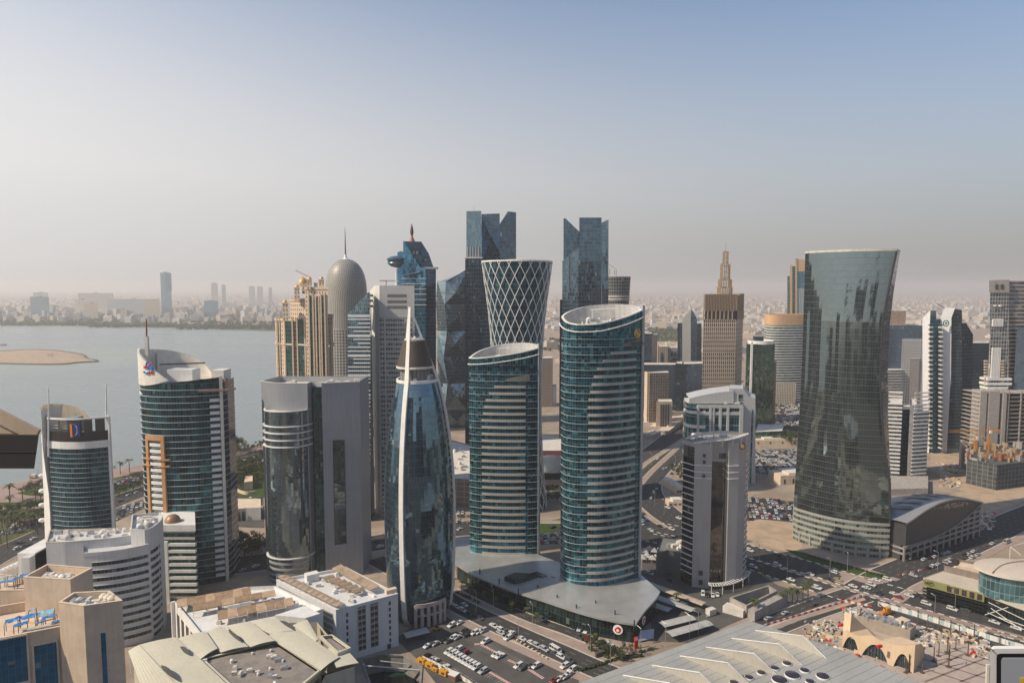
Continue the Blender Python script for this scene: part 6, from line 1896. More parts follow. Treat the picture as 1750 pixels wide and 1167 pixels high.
# ---------------- bullet-shaped latticed tower with a needle
def bullet():
 Y = 760.0
 c = (A(592,520,Y).x,Y)
 T = Thing('bullet_tower','bullet shaped latticed grey tower with domed top and needle spire','tower',c)
 s = Y / FPX
 prof = [(35.5 * s,0),(35.5 * s,ZZ(560,Y)),(35.3 * s,ZZ(520,Y)),(34.5 * s,ZZ(492,Y)),(33.2 * s,ZZ(480,Y)),(30.8 * s,ZZ(469,Y)),(26.5 * s,ZZ(459,Y)),(20 * s,ZZ(450.5,Y)),(12 * s,ZZ(445,Y)),(6 * s,ZZ(443,Y))]
 lat = facade('lattice_screen',(.36,.34,.31),(.03,.035,.04),3.3,3.3,.62,.62,.3,.0,.5,.0,.3,.5)
 pc = crv(prof,4)
 zs = sorted(set(p[1] for p in pc))
 bands = 14
 zmax = pc[-1][1]
 cut = [zmax * (k / bands) for k in range(bands + 1)]
 def rz(z):
  for a,b in zip(pc,pc[1:]):
   if a[1] - 1e-6 <= z <= b[1] + 1e-6: return a[0] + (b[0] - a[0]) * ((z - a[1]) / max(1e-6,b[1] - a[1]))
  return pc[-1][0]
 w = MB(); w.lathe(c,pc[:5],40); T.part('lattice_shaft',w,lat,smooth=30)
 w = MB(); w.lathe(c,pc[4:],40); T.part('lattice_dome',w,facade('fine_lattice',(.34,.32,.28),(.06,.06,.058),2.4,2.4,.55,.5,.2,0,.3,0,.4,.5),smooth=30)
 zt = ZZ(443,Y)
 w = MB(); w.lathe(c,[(6 * s,zt - .3),(4 * s,zt + .8),(2.4 * s,zt + 2),(1.6 * s,zt + 5)],16); T.part('needle_base',w,white,smooth=30)
 w = MB(); w.lathe(c,[(1.5 * s,zt + 4),(1.3 * s,zt + 12),(.25 * s,ZZ(387,Y))],10); T.part('needle',w,plain('needle_grey',(.18,.17,.17),.4,.5),smooth=30)
bullet()
# ---------------- glass wedge and its white neighbour
def wedge():
 Y = 470.0
 T = Thing('wedge_tower','pale blue banded glass wedge tower with slanted top','tower',(A(615,700,Y).x,Y))
 gl = facade('pale_blue_glass',(.28,.36,.40),(.13,.22,.27),1.4,2.75,.93,.93,.8,.012,.3,.08,blindc=(.3,.36,.38))
 nv = facade('wedge_navy',(.06,.08,.10),(.045,.07,.10),1.5,2.75,.94,.94,.8,.01,.3,.04)
 w = MB()
 zs = [0,ZZ(900,Y),ZZ(535,Y)]
 P_ = lambda px,py,yy=Y: tuple(A(px,py,yy))
 w.face([P_(594,905),P_(633,905),P_(632,500),P_(629,500),P_(594,536)],0)
 w.face([P_(633,905),P_(641,900,Y + 16),P_(634,500,Y + 16),P_(632,500)],1)
 w.face([P_(594,905,Y + 22),P_(594,905),P_(594,536),P_(594,536,Y + 22)],0)
 w.face([P_(594,536),P_(629,500),P_(634,500,Y + 16),P_(600,532,Y + 18)],0)
 w.face([P_(629,500),P_(632,500),P_(634,500,Y + 16)],1)
 T.part('glass_body',w,[gl,nv])
 k = 0
 z = ZZ(536,Y) - .8
 rr = random.Random(3)
 while z > 3:
  a,b = A(594.5,0,Y),A(632.5,0,Y)
  xa,xb = XX(594.5,Y,z),XX(633,Y,z)
  big = k % 5 == 0
  w = MB(); x0 = xa if big else xa + (xb - xa) * rr.choice((0,.25,.45)); x1 = xb if big or k % 2 else xa + (xb - xa) * rr.choice((.55,.8,1))
  if x1 - x0 < 2: x1 = xb
  w.box(x0,x1,Y - .35,Y + .2,z - (1.5 if big else .75),z); T.part('white_band',w,white)
  z -= 2.75; k += 1
 w = MB(); q = [P_(633,905),P_(632,500)]
wedge()
def white_slab():
 Y = 482.0
 T = Thing('white_slab_tower','grey white slab tower with three roof vents and dark office windows','tower',(A(672,700,Y).x,Y))
 wp = plain('shaded_white_clad',(.44,.44,.43),.6,amt=.06,scale=.05,grid=(1.2,3.2,.06,.75))  # white cladding darkened here for the shade on the front
 of = facade('office_grid',(.40,.40,.38),(.07,.085,.085),1.7,3.4,.78,.72,.5,.02,.9,.25,blindc=(.45,.44,.36))
 w = MB(); P_ = lambda px,py,yy=Y: tuple(A(px,py,yy))
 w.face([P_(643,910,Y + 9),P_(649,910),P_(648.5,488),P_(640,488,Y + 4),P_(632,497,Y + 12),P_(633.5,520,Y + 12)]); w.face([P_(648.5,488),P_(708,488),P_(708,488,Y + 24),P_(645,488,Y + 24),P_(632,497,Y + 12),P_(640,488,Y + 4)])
 T.part('leaning_side',w,plain('lit_white',(.62,.61,.58),.6,amt=.06))  # side painted whiter than the front because the sun falls on it
 w = MB(); w.face([P_(649,910),P_(710,910),P_(708,488),P_(648.5,488)]); w.face([P_(710,910),P_(710,910,Y + 24),P_(708,488,Y + 24),P_(708,488)]); T.part('front_wall',w,wp)
 for py in (505.5,515.5,525):
  a,b = A(662,py + 2.7,Y - .05),A(695,py - 2.7,Y - .05); w = MB(); w.box(a.x,b.x,Y - .1,Y + .3,a.z,b.z); T.part('vent',w,plain('vent_grey',(.11,.11,.11),.7,grid=(0,.5,.15,2)))
 for (x0,x1) in ((661.5,695),(651.5,659.5),(699,707)):
  a,b = A(x0,902,Y),A(x1,541,Y); w = MB(); w.wall([(XX(x0,Y,60),Y - .12),(XX(x1,Y,60),Y - .12)],2,b.z,False); T.part('window_column',w,of)
 for k in range(43):
  z = ZZ(541,Y) - k * 3.4
  if z < 2: break
  w = MB(); w.box(XX(650.5,Y,60),XX(708,Y,60),Y - .35,Y,z - .5,z); T.part('floor_ledge',w,wp)
 for px,y0,y1 in ((636.5,503,507),(636.5,512,516),(636.5,521,525)):
  a = A(px,(y0 + y1) / 2,Y + 7.5); w = MB(); w.obox((a.x,a.y),.9,2.2,.4,a.z - .8,a.z + .8); T.part('vent',w,MATS['vent_grey'])
 a,b = A(649,480,Y + 10),A(681,480,Y + 10)
 w = MB(); w.beam(a,b,.8,1.1); w.beam(A(660,480,Y + 10),A(660,489,Y + 10),.8,.8); T.part('roof_gantry',w,greyp)
 w = MB(); w.tube(A(677.5,489,Y + 4),A(677.5,459,Y + 4),.55,8); T.part('mast',w,white)
white_slab()
# ---------------- blue tower with a saucer
def saucer_tower():
 Y = 640.0
 T = Thing('saucer_tower','blue glass tower with sloped crown, flame finial and saucer on its side','tower',(A(715,600,Y).x,Y))
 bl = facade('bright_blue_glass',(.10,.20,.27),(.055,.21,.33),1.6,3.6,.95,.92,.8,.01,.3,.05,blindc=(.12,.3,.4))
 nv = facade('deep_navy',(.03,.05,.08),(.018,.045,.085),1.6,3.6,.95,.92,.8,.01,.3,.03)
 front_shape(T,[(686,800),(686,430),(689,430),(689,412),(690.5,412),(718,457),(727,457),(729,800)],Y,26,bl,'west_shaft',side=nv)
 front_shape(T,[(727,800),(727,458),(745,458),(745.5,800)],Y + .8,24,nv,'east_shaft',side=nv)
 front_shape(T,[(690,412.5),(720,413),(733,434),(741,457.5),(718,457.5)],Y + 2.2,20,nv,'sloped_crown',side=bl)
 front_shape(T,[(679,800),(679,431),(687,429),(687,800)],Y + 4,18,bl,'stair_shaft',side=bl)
 w = MB(); a,b = A(726,459.5,Y - .5),A(746.5,456.5,Y - .5); w.box(a.x,b.x,Y - .6,Y + 12,a.z,b.z); T.part('cornice',w,greyp)
 w = MB(); zt = ZZ(413,Y); c = (A(704,413,Y + 10).x,Y + 10)
 w.lathe(c,[(4.2,zt - 1),(2.6,zt + 1.5),(1.2,zt + 5),(.9,zt + 6)],10); T.part('finial_base',w,plain('copper_red',(.32,.12,.09),.5),smooth=40)
 w = MB(); w.lathe(c,[(.7,zt + 5),(1.7,zt + 9),(1.3,zt + 13),(.15,zt + 17.5)],10); T.part('finial',w,plain('finial_dark',(.10,.05,.05),.5),smooth=40)
 p = A(677,449,Y + 2); s = Y / FPX
 w = MB(); w.lathe((p.x,p.y),[(.5,p.z - 4.6),(9 * s,p.z - 3.4),(15 * s,p.z - .6),(13.8 * s,p.z + .4),(13.6 * s,p.z + 2.0),(16.5 * s,p.z + 3.2),(16 * s,p.z + 3.6),(9 * s,p.z + 5.6),(.4,p.z + 6.4)],28); sc_ = T.part('saucer',w,plain('saucer_blue',(.10,.17,.22),.35,.5,grid=(2,0,.2,.5)),smooth=30)
 w = MB(); w.lathe((p.x,p.y),[(14.3 * s,p.z + .6),(14.3 * s,p.z + 1.7)],28); T.part('saucer_window',w,nv,sc_)
 for k in range(6):
  z = ZZ(476 + k * 9,Y); w = MB(); w.box(A(686.5,500,Y).x,A(728.5,500,Y).x,Y - .4,Y + .3,z - .3,z + .3); T.part('white_line',w,offwhite)
 w = MB(); w.beam(A(691,470,Y - 1),A(718,464,Y - 1),.6,.9); T.part('sun_blade',w,greyp)
saucer_tower()
# ---------------- faceted crystal tower
def crystal():
 Y = 790.0
 T = Thing('faceted_tower','faceted dark crystal tower with slanted top behind the pointed tower','tower',(A(772,600,Y).x,Y))
 lt = facade('ice_glass',(.26,.34,.37),(.26,.34,.37),2,4,.95,.95,.85,.015,.3,.1)
 dk = facade('crystal_dark',(.08,.11,.13),(.11,.16,.20),2,4,.95,.95,.85,.012,.4,.08,blindc=(.22,.25,.26))
 rows = [742,700,655,610,565,520,480]
 w = MB()
 lx = [752,749,751,747,748,745,747]; mx = [764,760,765,758,764,760,762]; rx = [798] * 7
 for i in range(6):
  t = (lambda r,j: (r[j]))
  a = [A(lx[i],rows[i],Y + 8),A(mx[i],rows[i],Y),A(rx[i],rows[i],Y + 4)]
  b = [A(lx[i + 1],rows[i + 1],Y + 8),A(mx[i + 1],rows[i + 1],Y + (3 if i % 2 else 0)),A(rx[i + 1],rows[i + 1] - (18 if i == 5 else 0),Y + 4)]
  w.face([a[0],a[1],b[0]],0); w.face([a[1],b[1],b[0]],0)
  m1 = A((mx[i] + rx[i]) / 2,(rows[i] + rows[i + 1]) / 2,Y - .5)
  for tri in ((a[1],a[2],m1),(a[2],b[2],m1),(b[2],b[1],m1),(b[1],a[1],m1)): w.face(list(tri),1)
 w.wall([(A(752,742,Y).x,Y + 8),(A(768,742,Y).x,Y),(A(798,742,Y).x,Y + 4)],0,ZZ(741,Y),False,1)
 tl,tr_ = A(748,480,Y + 8),A(798,460,Y + 4)
 w.face([tuple(tl),tuple(A(766,480,Y)),tuple(tr_),(tr_.x,Y + 34,tr_.z),(tl.x,Y + 34,tl.z)],1)
 w.wall([(tr_.x,Y + 4),(tr_.x,Y + 34),(tl.x,Y + 34),(tl.x,Y + 8)],0,[tr_.z,tr_.z,tl.z,tl.z],False,1)
 T.part('facets',w,[lt,dk])
crystal()
# ---------------- two dark cruciform towers with cut corners
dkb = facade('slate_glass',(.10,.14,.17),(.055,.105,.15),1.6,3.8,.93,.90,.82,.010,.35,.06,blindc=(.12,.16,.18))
dkb2 = facade('slate_dark',(.06,.085,.11),(.036,.070,.105),1.6,3.8,.90,.92,.8,.010,.4,.04)  # darkest of the three slate glass tones
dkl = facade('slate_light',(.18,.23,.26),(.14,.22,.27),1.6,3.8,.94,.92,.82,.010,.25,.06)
louv = plain('white_louvre',(.10,.12,.13),.5,grid=(2.6,0,.8,5.0))
def cruciform_a():
 Y = 655.0
 T = Thing('notched_tower','dark slate glass tower with deep V notch beside the latticed tower','tower',(A(838,600,Y).x,Y + 18))
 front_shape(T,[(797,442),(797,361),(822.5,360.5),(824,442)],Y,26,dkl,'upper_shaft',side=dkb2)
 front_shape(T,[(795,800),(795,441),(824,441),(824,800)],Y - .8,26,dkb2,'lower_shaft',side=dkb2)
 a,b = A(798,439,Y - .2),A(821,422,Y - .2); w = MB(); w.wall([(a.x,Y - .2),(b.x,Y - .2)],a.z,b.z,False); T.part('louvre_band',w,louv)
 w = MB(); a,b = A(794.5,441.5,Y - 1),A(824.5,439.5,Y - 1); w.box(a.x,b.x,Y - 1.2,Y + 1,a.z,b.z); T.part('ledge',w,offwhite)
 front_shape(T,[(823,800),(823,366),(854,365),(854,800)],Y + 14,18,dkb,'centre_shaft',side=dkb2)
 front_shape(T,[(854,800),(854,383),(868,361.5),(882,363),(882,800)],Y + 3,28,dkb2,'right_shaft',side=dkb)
 w = MB()
 w.face([A(824,800,Y),A(870,800,Y + 2),A(866,450,Y + 2),A(839,405,Y + 13),A(824,450,Y)]); w.face([A(824,450,Y),A(839,405,Y + 13),A(824,372,Y + 14)]); w.face([A(839,405,Y + 13),A(866,450,Y + 2),A(855,385,Y + 13)])
 T.part('sloping_prow',w,dkb)
 w = MB(); w.tube(A(810,361,Y + 10),A(810,352,Y + 10),.15,5); T.part('antenna',w,steel)
cruciform_a()
def cruciform_b():
 Y = 662.0
 T = Thing('notched_tower','dark slate glass tower with broad flat middle shaft behind the taller twin','tower',(A(1000,600,Y).x,Y + 18))
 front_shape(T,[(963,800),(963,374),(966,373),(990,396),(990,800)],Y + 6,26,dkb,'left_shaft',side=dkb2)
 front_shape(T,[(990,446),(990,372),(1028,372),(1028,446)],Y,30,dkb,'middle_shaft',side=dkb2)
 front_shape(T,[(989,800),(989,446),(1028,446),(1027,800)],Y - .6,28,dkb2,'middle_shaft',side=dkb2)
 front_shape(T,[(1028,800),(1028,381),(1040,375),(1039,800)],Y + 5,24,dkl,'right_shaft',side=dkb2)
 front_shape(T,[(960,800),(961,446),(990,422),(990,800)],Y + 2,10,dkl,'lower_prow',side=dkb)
 a,b = A(972.5,493,Y + 1.6),A(974.5,438,Y + 1.6); w = MB(); w.box(a.x,b.x,Y + 1.4,Y + 2.2,a.z,b.z); T.part('dark_slot',w,darkm)
 front_shape(T,[(955,800),(957,512),(963,512),(963,800)],Y + 12,10,dkb2,'rear_shaft')
cruciform_b()
# ---------------- hourglass tower wrapped in a white diagrid
def hourglass():
 base = G(884,872); Y = base[1] + 12
 xc = A(883.5,600,Y).x
 T = Thing('hourglass_tower','teal hourglass tower wrapped in white diagonal lattice','tower',(xc,Y))
 tab = sorted((ZZ(py,Y),h * Y / FPX) for py,h in ((448,60.0),(480,56),(520,50.5),(560,46.5),(600,44),(640,42.5),(680,42),(720,42.5),(770,44.5),(820,48),(870,53)))
 tab[0] = (0.0,tab[0][1])
 zt = tab[-1][0]
 rz = lambda z: interp(tab,z)
 n = 24
 pc = [(rz(zt * k / n) - .9,zt * k / n) for k in range(n + 1)]
 gl = facade('lattice_teal',(.05,.09,.12),(.03,.105,.15),2.0,3.8,.94,.92,.75,.015,.6,.10,blindc=(.1,.2,.22))
 for k in range(n):
  w = MB(); w.lathe((xc,Y),pc[k:k + 2],48,cap=False); T.part('window_band',w,gl,smooth=30)
 w = MB(); w.cap(cyl_poly(xc,Y,pc[-1][0],pc[-1][0],48),zt - .5); T.part('roof',w,offwhite)
 w = MB(); P_ = cyl_poly(xc,Y,rz(zt),rz(zt),48); w.ring(P_,zt - .3,zt + .7,.2,inner=1.2); T.part('rim',w,white)
 w = MB(); c2 = (A(890,447,Y - 4).x,Y - 4); w.lathe(c2,[(11,zt),(12,zt + 1.2),(11.5,zt + 1.5),(.1,zt + 1.7)],28); T.part('helipad',w,offwhite,smooth=30)
 NB = 21; seg = 24; tw = 2 * math.pi * .58
 zlo = 0
 for dirn in (1,-1):
  for b in range(NB):
   w = MB()
   pr = None
   for k in range(seg + 1):
    z = zt * k / seg
    a = 2 * math.pi * b / NB + dirn * tw * k / seg
    p = Vector((xc + rz(z) * math.cos(a),Y + rz(z) * math.sin(a),z))
    if pr is not None: w.tube(pr,p,.28,5)
    pr = p
   T.part('diagrid_tube',w,white)
hourglass()
# ---------------- unfinished cylinder behind
def cylinder_site():
 Y = 830.0
 c = (A(1057,490,Y).x,Y)
 T = Thing('unfinished_cylinder_tower','unfinished dark flared cylinder tower with a small crane on top','tower',c)
 s = Y / FPX
 prof = [(17 * s,0),(17 * s,ZZ(560,Y)),(18.5 * s,ZZ(512,Y)),(20.5 * s,ZZ(473,Y))]
 w = MB(); w.lathe(c,prof,28); T.part('shell',w,facade('unfinished_shell',(.16,.16,.16),(.03,.035,.04),3,4,.8,.75,.3,.02,.6,.1),smooth=30)
 for py in (512,507): w = MB(); z = ZZ(py,Y); w.lathe(c,[(19 * s,z),(19.5 * s,z),(19.5 * s,z + 1.2),(19 * s,z + 1.2)],28); T.part('edge_band',w,offwhite)
 for px,h in ((1042,8),(1050,6)):
  p = A(px,470,Y); w = MB(); w.beam(p,p + Vector((0,0,h)),.8,.8); T.part('core_stub',w,concrete)
 p = A(1053,473,Y); w = MB(); w.beam(p,p + Vector((0,0,9)),.6,.6); w.beam(p + Vector((0,0,9)),p + Vector((-12,0,17)),.5,.5); T.part('site_crane',w,plain('crane_grey',(.3,.28,.25),.6))
cylinder_site()
# ---------------- beige grid tower with a lattice spire
def spire_tower():
 Y = 800.0
 T = Thing('lattice_spire_tower','brown beige gridded tower with tall openwork spire','tower',(A(1232,600,Y).x,Y + 14))
 gs = facade('bronze_grid',(.48,.39,.31),(.055,.045,.042),2.35,4.9,.50,.74,.4,.01,.4,.0,.2,.7)
 q = [(1202,Y),(1258,Y),(1269.5,Y + 26),(1214,Y + 30)]
 poly = ccw(fpoly(q,560))
 zt,zb,zm = ZZ(503,Y),ZZ(531,Y),ZZ(547,Y)
 w = MB(); w.wall(poly,0,zm); T.part('gridded_shaft',w,gs)
 w = MB(); w.wall(offset(poly,-1.0),zm,zb); T.part('open_storey',w,plain('dark_storey',(.04,.042,.05),.4))
 brn = plain('bronze_fin',(.36,.26,.17),.6,amt=.12)
 w = MB(); w.wall(offset(poly,-.6),zb,zt); w.cap(offset(poly,-.6),zt - 3); T.part('crown_wall',w,plain('crown_brown',(.20,.145,.095),.7))
 ang = math.atan2(poly[1][1] - poly[0][1],poly[1][0] - poly[0][0])
 edges = [(poly[i],poly[(i + 1) % 4]) for i in range(4)]
 for i,(a,b) in enumerate(edges):
  if (b[0] - a[0]) < 0 and i > 1: continue
  L = math.hypot(b[0] - a[0],b[1] - a[1]); n = int(L / 1.75)
  for k in range(n + 1):
   x,y = a[0] + (b[0] - a[0]) * k / n,a[1] + (b[1] - a[1]) * k / n
   w = MB(); w.obox((x,y),math.atan2(b[1] - a[1],b[0] - a[0]),.28,.5,zb - .5,zt + .6); T.part('crown_fin',w,brn)
  for k in range(9):
   x,y = a[0] + (b[0] - a[0]) * k / 8,a[1] + (b[1] - a[1]) * k / 8
   w = MB(); w.obox((x,y),0,.6,.6,zm,zb); T.part('storey_post',w,MATS['bronze_fin'])
 for py in (547,598,609.5): z = ZZ(py,Y); w = MB(); w.ring(poly,z - .5,z + .8,.3); T.part('belt',w,plain('belt_stone',(.40,.32,.26),.7))
 cx,cy = A(1238.5,500,Y + 14).x,Y + 14
 s = Y / FPX
 for (r,p0,p1,bars) in ((10.0,503,492,8),(8.8,492,478,7),(6.4,478,452,5),(3.6,452,428,3)):
  z0,z1 = ZZ(p0,Y),ZZ(p1,Y); rr = r * s
  for i in range(bars):
   for j in range(bars):
    if 0 < i < bars - 1 and 0 < j < bars - 1: continue
    x,y = cx - rr + 2 * rr * i / (bars - 1),cy - rr + 2 * rr * j / (bars - 1)
    w = MB(); w.box(x - .3,x + .3,y - .3,y + .3,z0,z1 + rnd.uniform(-.5,2)); T.part('spire_bar',w,brn)
  for f in (.15,.5,.9):
   z = z0 + (z1 - z0) * f; w = MB(); w.ring([(cx - rr,cy - rr),(cx + rr,cy - rr),(cx + rr,cy + rr),(cx - rr,cy + rr)],z,z + .6,.25,inner=.25); T.part('spire_ring',w,brn)
 w = MB(); w.tube((cx,cy,ZZ(430,Y)),(cx,cy,ZZ(413,Y)),.35,6,0,.12); T.part('mast',w,brn)
spire_tower()
# ---------------- teal and white stepped office
def teal_office():
 Y = 560.0
 T = Thing('teal_white_office','white and teal office with curved roof behind the ministry tower','building',(A(1235,740,Y).x,Y))
 tg = facade('teal_strip',(.30,.38,.38),(.04,.17,.21),2,7.2,.95,.92,.75,.02,.4,.06,wave=.02)
 pw = plain('pale_clad',(.45,.46,.47),.6,amt=.06,grid=(1.4,1.4,.06,.75))
 zr = ZZ(690,Y)
 fr = crv([(A(1176.5,720,Y).x,Y + 14),(A(1179,720,Y).x,Y + 4),(A(1192,720,Y).x,Y),(A(1205,720,Y).x,Y - 1)],5)
 q = fr + [(A(1268,720,Y).x,Y - 1),(A(1268,720,Y + 30).x,Y + 34),(A(1185,720,Y).x,Y + 34)]
 w = MB(); w.wall(q,0,zr); w.cap(q,zr - .5,1); T.part('glass_body',w,[tg,offwhite])
 for py in (705,729,760): z = ZZ(py,Y); w = MB(); w.ring(fr,z - 1.2,z + 1.2,.5,closed=False); T.part('white_belt',w,white)
 for x0,x1 in ((1192,1195),(1212,1216),(1218,1221),(1229,1233),(1242,1246),(1264,1270)):
  a,b = A(x0,720,Y - 2),A(x1,720,Y - 2); w = MB(); w.box(a.x,b.x,Y - 2.2,Y + .5,0,ZZ(694,Y)); T.part('white_pier',w,pw)
 for py in (694,706): z = ZZ(py,Y); w = MB(); w.box(A(1190,720,Y).x,A(1268,720,Y).x,Y - 1.8,Y,z - 1.3,z + 1.3); T.part('white_belt',w,pw)
 w = MB(); n = 14
 top = [A(1178 + 76 * k / n,interp([(0,681),(.25,676),(.6,671),(1,667.5)],k / n),Y + 2) for k in range(n + 1)]
 for a,b in zip(top,top[1:]):
  w.face([(a.x,a.y,zr),(b.x,b.y,zr),b,a]); w.face([a,b,(b.x + 2,b.y + 20,b.z + 1.2),(a.x + 2,a.y + 20,a.z + 1.2)])
 T.part('roof_shell',w,pw)
 front_shape(T,[(1246,840),(1246,664),(1270,664.5),(1281,678),(1291,681),(1291,840)],Y + 3,22,pw,'taller_slab')
 for y0,y1 in ((674,684),(687,694)):
  a,b = A(1262,y1,Y + 2.8),A(1269,y0,Y + 2.8); w = MB(); w.box(a.x,b.x,Y + 2.7,Y + 3.2,a.z,b.z); T.part('window',w,tg)
 a,b = A(1281,838,Y + 2.5),A(1289,700,Y + 2.5); w = MB(); w.wall([(a.x,Y + 2.6),(XX(1289,Y,60),Y + 2.6)],0,b.z,False); T.part('glass_strip',w,tg)
 rooftop_plant(T,[(A(1218,690,Y).x,Y + 2),(A(1262,690,Y).x,Y + 2),(A(1262,690,Y).x,Y + 14),(A(1218,690,Y).x,Y + 14)],zr - .5,18,91,2.0)
teal_office()
def green_tower():
 Y = 755.0
 T = Thing('green_mirror_tower','dark green mirrored tower with white strip and white rooftop ring','tower',(A(1298,660,Y).x,Y))
 gm = facade('green_mirror',(.05,.08,.06),(.10,.17,.13),1.8,3.6,.95,.96,.85,.03,.5,.05,wave=.03)
 q = ccw(fpoly([(1274,Y + 8),(1283,Y),(1322,Y + 4),(1323,Y + 26),(1278,Y + 28)]))
 zt = ZZ(588,Y)
 w = MB(); w.wall(q,0,zt); w.cap(q,zt - .5,1); T.part('glass_body',w,[gm,offwhite])
 a = A(1283.5,640,Y - .3); w = MB(); w.box(a.x - .9,a.x + 1.2,Y - .8,Y + 1,0,ZZ(584,Y)); T.part('white_strip',w,white)
 c = (A(1300,585,Y + 13).x,Y + 13); w = MB(); w.lathe(c,[(14,zt - .5),(14.2,zt + 3.4),(13.4,zt + 3.4),(13.2,zt)],24,cap=False); T.part('roof_ring',w,white,smooth=30)
 a,b = A(1290,582,Y + 10),A(1304,575,Y + 10); w = MB(); w.box(a.x,b.x,Y + 8,Y + 16,zt,b.z); T.part('plant_room',w,dkb2)
 q2 = ccw(fpoly([(1322,Y + 6),(1326,Y + 10),(1326,Y + 24),(1322,Y + 24)])); zt2 = ZZ(620,Y)
 w = MB(); w.prism(q2,0,zt2); T.part('balcony_stack',w,facade('balcony_stack',(.10,.09,.08),(.03,.03,.03),5,3,1,.6,.2))
 q3 = ccw([G(1290,757),G(1336,755),G(1340,743),G(1295,742)]); w = MB(); w.wall(q3,0,12); w.cap(q3,11.6,1); T.part('podium',w,[gm,offwhite])
green_tower()
def orange_crown():
 Y = 960.0
 T = Thing('orange_crown_block','broad white striped block with curved orange stone crown','building',(A(1348,620,Y).x,Y))
 ss = facade('white_stripe',(.62,.60,.55),(.06,.13,.14),4,3.75,1.0,.58,.5,.015,.5,.1)
 fr = crv([(A(1308,620,Y + 16).x,Y + 16),(A(1313,620,Y + 6).x,Y + 6),(A(1330,620,Y).x,Y),(A(1360,620,Y + 2).x,Y + 2),(A(1392,620,Y + 10).x,Y + 10)],5)
 q = fr + [(A(1392,620,Y + 10).x,Y + 40),(A(1315,620,Y + 16).x,Y + 40)]
 zt = ZZ(556,Y); n = int(zt / 3.75)
 w = MB(); w.wall(q,0,zt); T.part('striped_body',w,ss)
 w = MB(); w.wall(offset(q,.3),zt,ZZ(538,Y)); w.wall(offset(q,-1)[::-1],zt,ZZ(538,Y)); w.cap(offset(q,-.5),zt + 2); T.part('stone_crown',w,plain('orange_crown',(.58,.37,.20),.75,amt=.08))
 q2 = fpoly([(1324,Y - 6),(1360,Y - 6)],670)
 w = MB(); w.wall(q2,0,ZZ(653,Y),False); T.part('pattern_screen',w,facade('pattern_screen',(.60,.50,.40),(.10,.12,.13),2.4,2.4,.6,.6,.2))
orange_crown()
def orange_blue():
 Y = 1050.0
 T = Thing('orange_blue_tower','teal tower with orange stone fins beside the dark mirrored tower','tower',(A(1366,520,Y).x,Y))
 tg = facade('mid_teal',(.22,.30,.32),(.05,.16,.21),2.2,3.8,.92,.9,.7,.01,.3,.06)
 pt = facade('pattern_teal',(.42,.46,.46),(.05,.14,.18),2.6,2.6,.55,.55,.5,.01,.3)
 os_ = plain('orange_fin',(.60,.40,.24),.75,amt=.08)
 front_shape(T,[(1345.5,700),(1345.5,472),(1350.5,472),(1350.5,700)],Y + 10,20,tg,'rear_shaft')
 front_shape(T,[(1350,700),(1350,453),(1354,452),(1354,700)],Y + 2,24,os_,'stone_fin')
 front_shape(T,[(1354,700),(1354,455),(1359.5,455),(1359.5,700)],Y + 4,20,tg,'glass_shaft')
 front_shape(T,[(1359,700),(1359,441.5),(1362,441.5),(1362,700)],Y,26,os_,'stone_fin')
 front_shape(T,[(1361,464),(1361,441.5),(1392,448),(1392,464)],Y + 1,24,os_,'stone_crown')
 front_shape(T,[(1361,494),(1361,464),(1392,464),(1392,494)],Y + 1.5,22,tg,'glass_shaft')
 front_shape(T,[(1361,700),(1361,493),(1376,493),(1376,700)],Y + 1.2,22,pt,'patterned_shaft')
 front_shape(T,[(1376,700),(1376,493),(1392,493),(1392,700)],Y + 1.6,22,tg,'glass_shaft')
orange_blue()
